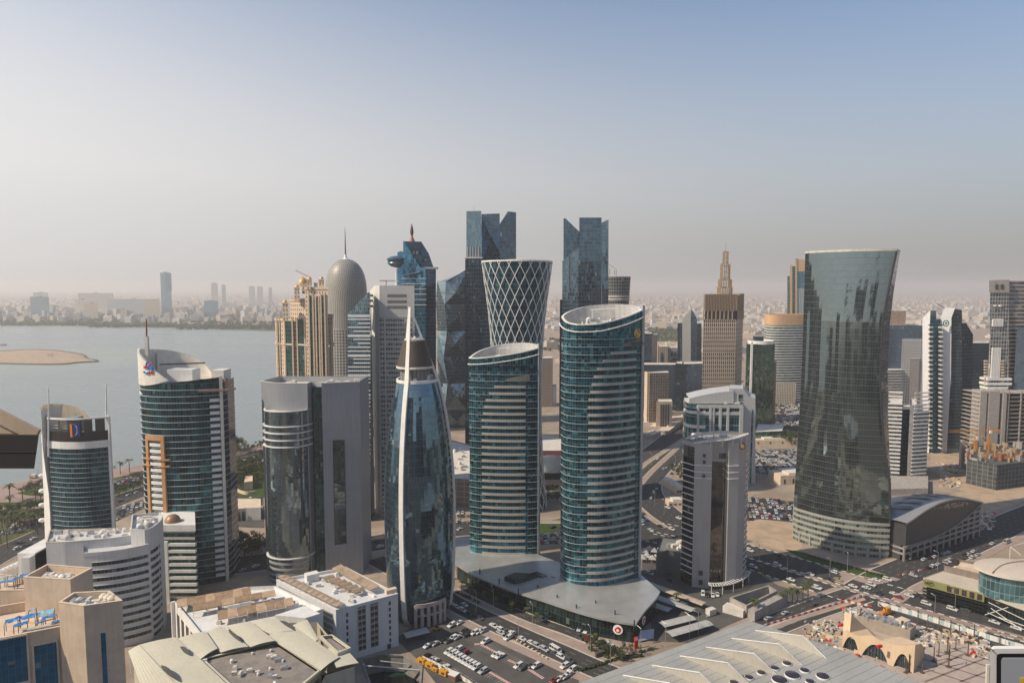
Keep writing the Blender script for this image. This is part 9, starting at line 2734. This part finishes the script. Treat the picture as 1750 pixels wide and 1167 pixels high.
for i,(px,py,a) in enumerate(sorted([(1297,960,.3),(1345,985,.3),(1418,985,2.0),(1478,1008,.3),(1597,1055,.3),(1632,1040,1.2),(1665,1035,1.2),(1602,975,.8),(1448,976,.5),(910,1070,.5),(843,1040,.5),(1043,1140,.6),(1137,1105,.6),(1178,1090,.6),(1193,1085,1),(1095,1114,.6),(870,1030,2),(814,1048,.5),(1119,865,.5),(1135,880,.5),(1113,795,.5),(1154,800,.5),(1296,835,.4),(1334,850,.4),(1716,1130,.3),(1009,1112,.4),(886,1098,.5),(1300,830,.1)])):
 c = G(px,py); T = Thing('street_lamp','%s street lamp from the left along the roads right of the pointed tower' % nth(i),'street lamp',(*c,0),'street lamps'); T.o.rotation_euler = (0,0,a + math.pi / 2)
 T.rep('pole',lp); ar = T.rep('arm',la); T.rep('lamp_head',lh,(0,0,0),ar)
def hoarding(label,pts,n,h,mat,nm='hoarding'):
 ln = [G(*p) for p in pts]; T = Thing(nm,label,'fence',(*ln[0],0))
 for k in range(n):
  q = along(ln,k / n,(k + .97) / n,1); w = MB(); w.ring(q,.1,h,.05,closed=False,inner=.05); T.part('panel',w,mat[k % len(mat)])
hoarding('pale teal and white hoarding between plaza and highway',[(1500,1035),(1560,1052),(1640,1078),(1720,1102),(1770,1116)],42,2.6,[plain('hoard_teal',(.42,.52,.52),.6,amt=.08),white,white])
hoarding('white hoarding between the pit and the open car park',[(722,1127),(745,1138),(770,1150),(800,1168),(815,1180)],22,2.0,[white,plain('hoard_cream',(.6,.54,.46),.6)])
bm1 = MB(); bm1.prism([(-1.0,-.28),(1.0,-.28),(1.0,.28),(-1.0,.28)],0,.35); bm1.prism([(-1.0,-.13),(1.0,-.13),(1.0,.13),(-1.0,.13)],.351,.95)
BR = [bm1.mesh('barrier',m) for m in (plain('barrier_red',(.50,.07,.05),.6,amt=.1),white)]
r_ = random.Random(8)
for (pa,pb,n,l) in (((1303,1071),(1476,1019),34,'on the exhibition street median'),((1440,1028),(1486,1036),9,'at the plaza mouth beside the highway'),((1538,984),(1578,974),7,'across the side street mouth')):
 for k in range(n):
  f = k / (n - 1); c = G(pa[0] + (pb[0] - pa[0]) * f,pa[1] + (pb[1] - pa[1]) * f); d = Vector(G(*pb)) - Vector(G(*pa))
  o = bpy.data.objects.new('road_barrier',BR[k % 2]); COL.objects.link(o); o.location = (*c,.13); o.rotation_euler = (0,0,math.atan2(d.y,d.x) + r_.uniform(-.06,.06))
  tag(o,'%s %s barrier block from the left %s' % (nth(k),'red' if k % 2 == 0 else 'white',l),'barrier','barriers ' + l)
sheet('sand_strip',[(1296,1076),(1476,1021),(1480,1025),(1305,1079)],m_sand,.125)
c = G(1087,1108); T = Thing('totem_sign','small red and white totem sign at the podium garden','sign',(*c,0)); w = MB(); w.obox(c,.3,.9,.35,.1,5.6); T.part('panel',w,m_red); w = MB(); w.obox((c[0],c[1] - .1),.3,.6,.36,4.2,5.2); T.part('white_mark',w,white)
c = G(1035,1118); w = MB(); w.obox(c,.5,5.5,.6,.1,2.2); single('name_wall',w,plain('name_wall_dark',(.10,.085,.08),.6),'long dark name wall among garden shrubs before the podium','sign',loc=(*c,0))
yl = plain('machine_yellow',(.62,.30,.02),.5,amt=.12)
for i,(x,y,s) in enumerate(((335,722,1.0),(392,752,1.0),(430,778,.7),(492,805,1.0))):
 c = G(*z3(x,y)); T = Thing('yellow_generator','%s yellow generator from the left beside the white hoarding' % nth(i),'generator',(*c,0),'yellow generators')
 w = MB(); w.obox(c,-.55,1.9 * s,1.0 * s,.35,2.3 * s); T.part('cabinet',w,yl); w = MB(); w.obox(c,-.55,2.0 * s,1.05 * s,.1,.33); T.part('skid',w,darkm); w = MB(); w.obox((c[0] - .2,c[1] - .95 * s),-.55,.8 * s,.1,.8,1.8 * s); T.part('grille',w,darkm); w = MB(); w.tube((c[0] + .5,c[1],2.3 * s),(c[0] + .5,c[1],2.9 * s),.12,6); T.part('exhaust',w,darkm)
c = G(*z3(565,835)); T = Thing('site_container','brown and white site container at the end of the yellow generators','container',(*c,0)); w = MB(); w.obox(c,-.55,1.8,1.6,.1,2.4); T.part('box',w,plain('container_brown',(.20,.10,.07),.7)); w = MB(); w.obox(c,-.55,1.9,1.7,2.41,2.75); T.part('roof',w,white)
c = G(*z3(440,486)); T = Thing('yellow_loader','small orange loader near the foot of the pointed tower','loader',(*c,0))
w = MB(); w.obox(c,.3,1.9,.9,.7,1.5); T.part('chassis',w,yl); w = MB(); w.obox((c[0] + .2,c[1]),.3,.7,.75,1.5,2.7); T.part('cab',w,cglass); w = MB(); w.obox((c[0] - 2.5,c[1] - .7),.3,.5,1.1,.2,1.1); T.part('bucket',w,yl)
for sx in (-1.2,1.2):
 for sy in (-.9,.9): w = MB(); x,y = c[0] + sx,c[1] + sy + sx * .3; w.tube((x,y - .2,.6),(x,y + .2,.6),.6,10); T.part('wheel',w,tyre)
def pit():
 q = PIT
 T = Thing('excavation_pit','square concrete lined pit with green water and a pipe strut','pit',(*centre(q),0))
 w = MB(); w.wall(q[::-1],-9,.3); w.ring(q,0,.5,.6,inner=.4); T.part('lining',w,plain('pit_concrete',(.24,.23,.21),.9,amt=.25,scale=.3,grid=(1.4,0,.08,.6)))
 w = MB(); w.cap(q,-7.5); T.part('pit_water',w,plain('pit_water',(.01,.035,.03),.08,amt=.2))
 a,b = Vector((*G(617,1136,-1),-1.2)),Vector((*G(719,1144,-1),-1.2)); w = MB(); w.tube(a,b,.45,10); T.part('pipe_strut',w,steel)
 a,b = Vector((*G(650,1128,-1),-1.2)),Vector((*G(700,1134,-1),-1.2)); w = MB(); w.tube(a,b,.3,8); T.part('pipe_strut',w,steel)
 ln = [(p[0],p[1]) for p in q]
 for k in range(16):
  p = along(ln + [ln[0]],k / 16,k / 16 + .001,1)[0]; w = MB(); w.beam((*p,.4),(*p,1.5),.08,.08); T.part('rail_post',w,steel)
pit()
w = MB(); r_ = random.Random(6); dm = [concrete,white,sandst,m_red,plain('timber_pale',(.45,.32,.18),.9),darkm]
for (x0,y0,x1,y1),n in (((1375,1062,1450,1095),170),((1440,1040,1470,1062),60),((1570,1075,1690,1100),150),((1550,1085,1590,1110),60),((1400,1100,1440,1130),40),((1660,1105,1700,1125),40),((1440,1108,1530,1150),40),((1650,875,1700,905),160),((1600,800,1640,835),120),((1600,790,1650,800),60)):
 for k in range(n):
  c = G(r_.uniform(x0,x1),r_.uniform(y0,y1)); s = r_.choice((.4,.6,.9,1.4)); w.obox(c,r_.uniform(0,3),s,s * r_.uniform(.2,.8),.05,.1 + r_.uniform(.2,1.1),r_.choices(range(6),(6,3,6,.4,4,2))[0])
single('site_debris',w,dm,'scattered pallets, blocks and rubble on the building plots','rubble',kind='stuff')
w = MB()
for a,b in (((1560,1120),(1690,1160)),((1600,1112),(1700,1142)),((1548,1132),(1660,1168)),((1620,1106),(1720,1136)),((1594,1140),(1650,1116)),((1580,1165),(1690,1122)),((1640,1165),(1710,1138)),((1530,1150),(1570,1168))): dash(a,b,.9,.10,w)
single('paving_stripes',w,plain('paving_dark',(.20,.14,.13),.85),kind='structure')
for i,(px,py,l) in enumerate(((1437,1070,'red plastic barrier heap left of the shell station'),(1464,1123,'red tool crate at the left foot of the shell station'),(1505,1143,'red tool crate by the middle arch of the shell station'),(1662,1117,'red tarpaulin heap among the bare palms'))):
 c = G(px,py); b_ = MB(); b_.obox(c,.4 * i,1.4,.9,.1,.9); b_.obox((c[0] + .3,c[1]),.4 * i + .3,.8,.6,.901,1.4); single('red_crate_heap',b_,m_red,l,'crate',loc=(*c,0))
c = G(1513,1050); T = Thing('mobile_crane','orange mobile crane standing behind the shell station','crane',(*c,0))
w = MB(); w.obox(c,.4,3.4,1.2,.8,2.0); T.part('carrier',w,plain('machine_orange',(.60,.20,.05),.5,amt=.1)); w = MB(); w.obox((c[0] + 1,c[1] + .4),.4,1.4,1.1,2.01,3.6); T.part('cab',w,yl); w = MB(); w.beam((c[0],c[1],3),(c[0] - 5,c[1] - 2.2,6.8),.6,.6); T.part('boom',w,MATS['machine_orange'])
for sx in (-2.4,0,2.4):
 for sy in (-1,1): w = MB(); x,y = c[0] + sx * .92 - sy * .4,c[1] + sy + sx * .4; w.tube((x,y - .2,.55),(x,y + .2,.55),.55,10); T.part('wheel',w,tyre)
def person_mesh(mat,robe):
 bmv = [(0,0,.95),(0,0,1.2),(0,0,1.42),(0,0,1.52),(0,.02,1.66),(.17,0,1.4),(.22,.02,1.12),(.24,.08,.88),(-.17,0,1.4),(-.22,-.02,1.12),(-.23,.05,.88),(.09,0,.9),(.1,.04,.48),(.1,.0,.06),(-.09,0,.9),(-.1,-.02,.48),(-.1,-.06,.06),(.1,.12,.03),(-.1,.06,.03)]
 ed = [(0,1),(1,2),(2,3),(3,4),(2,5),(5,6),(6,7),(2,8),(8,9),(9,10),(0,11),(11,12),(12,13),(0,14),(14,15),(15,16),(13,17),(16,18)]
 rad = [.15,.15,.15,.06,.11,.07,.05,.04,.07,.05,.04,.10,.07,.05,.10,.07,.05,.04,.04]
 if robe: rad[11] = rad[14] = .13; rad[12] = rad[15] = .14; rad[13] = rad[16] = .12
 me = bpy.data.meshes.new('body'); me.from_pydata(bmv,ed,[]); o = bpy.data.objects.new('tmp_body',me); COL.objects.link(o)
 o.modifiers.new('skin','SKIN'); sv = me.skin_vertices[0].data
 for i,r in enumerate(rad): sv[i].radius = (r,r)
 sv[0].use_root = True
 sub = o.modifiers.new('sub','SUBSURF'); sub.levels = 1; sub.render_levels = 1
 dg = bpy.context.evaluated_depsgraph_get(); m2 = bpy.data.meshes.new_from_object(o.evaluated_get(dg)); bpy.data.objects.remove(o)
 m2.materials.clear(); m2.materials.append(mat); m2.materials.append(plain('skin',(.25,.14,.09),.6)); m2.materials.append(darkm)
 for p in m2.polygons:
  z = sum(m2.vertices[v].co.z for v in p.vertices) / len(p.vertices); x = sum(abs(m2.vertices[v].co.x) for v in p.vertices) / len(p.vertices)
  p.material_index = 1 if (z > 1.5 or (z < .95 and x > .19)) else (2 if z < .08 or (not robe and z < .9 and x < .19) else 0); p.use_smooth = True
 return m2
robe = person_mesh(plain('robe_white',(.75,.74,.72),.8,amt=.05),True); vest = person_mesh(plain('vest_orange',(.65,.22,.03),.8,amt=.1),False); blu = person_mesh(plain('overall_blue',(.06,.10,.25),.8,amt=.1),False)
for px,py,me,l in ((1207.5,1056,robe,'person in a white robe standing left in the shaded yard'),(1209.5,1055,robe,'person in a white robe standing right in the shaded yard'),(1506,1141,vest,'worker in an orange vest near the middle station arch'),(1512,1144,blu,'worker in blue overalls near the middle station arch'),(1409,1107,blu,'worker in blue overalls by the exhibition roof edge'),(1683,1119,vest,'worker in an orange vest among the bare palms'),(1651,1136,blu,'worker in blue overalls crossing the striped plaza'),(1537,980,vest,'worker in an orange vest at the side street mouth')):
 c = G(px,py); o = bpy.data.objects.new('person',me); COL.objects.link(o); o.location = (*c,.12); o.rotation_euler = (0,0,px); tag(o,l,'person')
for px,py,s,l in ((6,590,1.4,'small dark boat on the bay beyond the sand island'),(64,817,1.0,'wooden dhow with raised prow moored at the promenade')):
 c = G(px,py,-1.2); T = Thing('boat',l,'boat',(*c,-1.2)); wd = plain('dhow_wood',(.28,.10,.06),.7,amt=.2); rings = []
 for t in [k / 8 for k in range(9)]:
  hw = 2.2 * s * math.sin(math.pi * min(1,t * .9 + .08)) ** .7; zt = 1.4 * s + 1.8 * s * (2 * t - 1) ** 2; x = c[0] + (t - .5) * 13 * s
  rings.append([(x,c[1] - hw,-1.2 + zt),(x,c[1] - hw * .6,-1.4),(x,c[1] + hw * .6,-1.4),(x,c[1] + hw,-1.2 + zt)])
 w = MB(); w.loft(rings,False); T.part('hull',w,wd); w = MB(); w.loft([[r[0],r[3]] for r in [[(p[0],p[1],p[2] - .5) for p in rg] for rg in rings]],False); T.part('deck',w,sandst)
 w = MB(); w.box(c[0] - 4.5 * s,c[0] - 1 * s,c[1] - 1.4 * s,c[1] + 1.4 * s,0,2.4 * s); T.part('cabin',w,offwhite); w = MB(); w.tube((c[0] + s,c[1],0),(c[0] + s,c[1],7 * s),.12,6); T.part('mast',w,wd)
# ---------------- the two things close to the camera
def near_things():
 Y = 26.0
 T = Thing('dark_roof_unit','dark grey box with stepped beige capping jutting in at left edge','roof unit',(A(-160,770,Y).x,Y,0))
 front = [(-260,742),(66.5,743.5),(58.5,800.5),(-260,800)]
 o = front_shape(T,front,Y,.3,plain('charcoal_sheet',(.035,.033,.031),.6,amt=.12,scale=.6),'dark_box')
 a,b = A(-260,772,Y - .012),A(62.5,772,Y - .012); w = MB(); w.beam(a,b,.02,.03); T.part('seam',w,darkm)
 cap = plain('beige_capping',(.52,.40,.29),.8,amt=.12,scale=.8)
 p0,p1 = A(-90,666,Y + .2),A(64,744,Y + .2); w = MB(); w.beam(p0,p1,.16,.5); T.part('sloping_cap',w,cap)
 for k in range(15):
  px = -80 + k * 8; a = A(px,722 + .68 * px,Y + .3); w = MB(); w.box(a.x - .088,a.x + .088,Y + .25,Y + .5,A(px,746,Y + .3).z,a.z); T.part('step',w,cap)
 c = A(-240,800,Y + 1.5); w = MB(); w.box(c.x - 1.2,c.x + 1.2,Y + .4,Y + 2.6,0,c.z); T.part('support_wall',w,concrete)
 Y = 7.0
 T = Thing('cleaning_cradle','white framed cab window with black seal in the bottom right corner','cradle',(A(1780,1200,Y).x,Y,A(1780,1300,Y).z))
 def rr(x0,y0,x1,y1,rad,Yq,d,m,nm,hole=None):
  pts = []
  for cx,cy,a0 in ((x0 + rad,y0 + rad,180),(x1 - rad,y0 + rad,270),(x1 - rad,y1 - rad,0),(x0 + rad,y1 - rad,90)):
   for k in range(5): t = R(a0 + k * 22.5); pts.append((cx + rad * math.cos(t),cy + rad * math.sin(t)))
  front_shape(T,pts,Yq,d,m,nm)
 rr(1692,1108,1860,1300,7,Y,.06,plain('cradle_white',(.74,.71,.66),.4,amt=.04),'frame')
 rr(1703,1117,1850,1290,6,Y - .012,.02,plain('black_seal',(.012,.012,.014),.5,amt=.1),'seal')
 rr(1711,1124,1840,1280,5,Y - .022,.02,plain('grey_pane',(.36,.38,.40),.15,amt=.04),'pane')
 rr(1744,1158,1800,1200,1,Y - .030,.01,plain('yellow_tag',(.62,.42,.04),.5,amt=.04),'yellow_tag')
 c = A(1696,1112,Y - .02); w = MB(); w.tube((c.x + .012,Y - .02,c.z),(c.x + .012,Y + .02,c.z),.007,8); T.part('bolt',w,darkm)
 for px in (1688,1694): a,b = A(px,1135,Y + .1),A(px - 3,1250,Y + .1); w = MB(); w.beam(a,b,.018,.03); T.part('hanger',w,offwhite)
near_things()
# ---------------- unseen towers and ground, invented behind the camera for the glass reflections
def behind():
 sheet('added_dark_ground',[(-1500,240),(-1500,-2500),(1500,-2500),(1500,240)],m_lot,.015,world=True)  # asphalt sheet added out of view to darken what the glass mirrors
 r = random.Random(21)
 ms = [facade('back_wall_a',(.42,.36,.29),(.05,.07,.08),3,3.6,.6,.6,.4,.01,.4,.1),facade('back_wall_b',(.30,.31,.32),(.04,.08,.10),1.8,3.6,.9,.8,.6,.01,.4,.1),facade('back_wall_c',(.55,.53,.48),(.06,.06,.06),3.4,3.4,.5,.55,.3,.01,.4,.1),dkb]
 i = 0
 for x,y,w_,d_,h in ((-190,-40,26,30,215),(-110,-150,30,30,235),(-45,-170,22,30,190),(40,-160,30,30,245),(120,-190,40,34,150),(215,-110,28,34,235),(-260,40,26,26,190),(-330,-60,34,30,225),(165,-250,24,30,210),(-75,-300,40,30,225),(270,-170,50,45,110),(360,-90,45,40,140),(-290,-170,50,40,80),(-360,-40,60,50,45),(450,-240,60,40,90),(10,-420,80,50,130),(-180,-380,60,60,60),(240,-430,70,50,160),(330,60,60,50,60),(400,170,50,40,100),(-240,90,40,36,70),(-330,190,60,36,40)):
  T = Thing('added_rear_tower','%s added tower out of view behind the viewpoint, there for dark reflections' % nth(i),'tower',(x,y,0),'added towers behind the viewpoint'); i += 1
  a = r.uniform(-.3,.3); b = MB(); b.obox((x,y),a,w_ / 2,d_ / 2,0,h); T.part('shaft',b,ms[i % 4] if i > 10 else dkb2); b = MB(); b.obox((x,y),a,w_ * .25,d_ * .25,h,h + 6); T.part('plant_room',b,concrete)
 road('road',[(0,0),(1,0)],1,1) if False else None
behind()
# ================================================================== haze
def haze():
 b = MB()
 x0,x1,y0,y1,z0,z1 = -30000,30000,-9000,30000,-3.6,262.0
 P = [(x0,y0),(x1,y0),(x1,y1),(x0,y1)]
 b.prism(P,z0,z1,bottom=True)
 m = bpy.data.materials.new('haze_air'); m.use_nodes = True
 n = m.node_tree.nodes; n.clear()
 v = n.new('ShaderNodeVolumePrincipled')
 v.inputs['Color'].default_value = (.94,.915,.895,1)
 v.inputs['Density'].default_value = HAZE
 v.inputs['Anisotropy'].default_value = .35
 o = n.new('ShaderNodeOutputMaterial')
 m.node_tree.links.new(v.outputs[0],o.inputs['Volume'])
 single('haze',b,m,kind='stuff')
HAZE = 1.3e-4
haze()
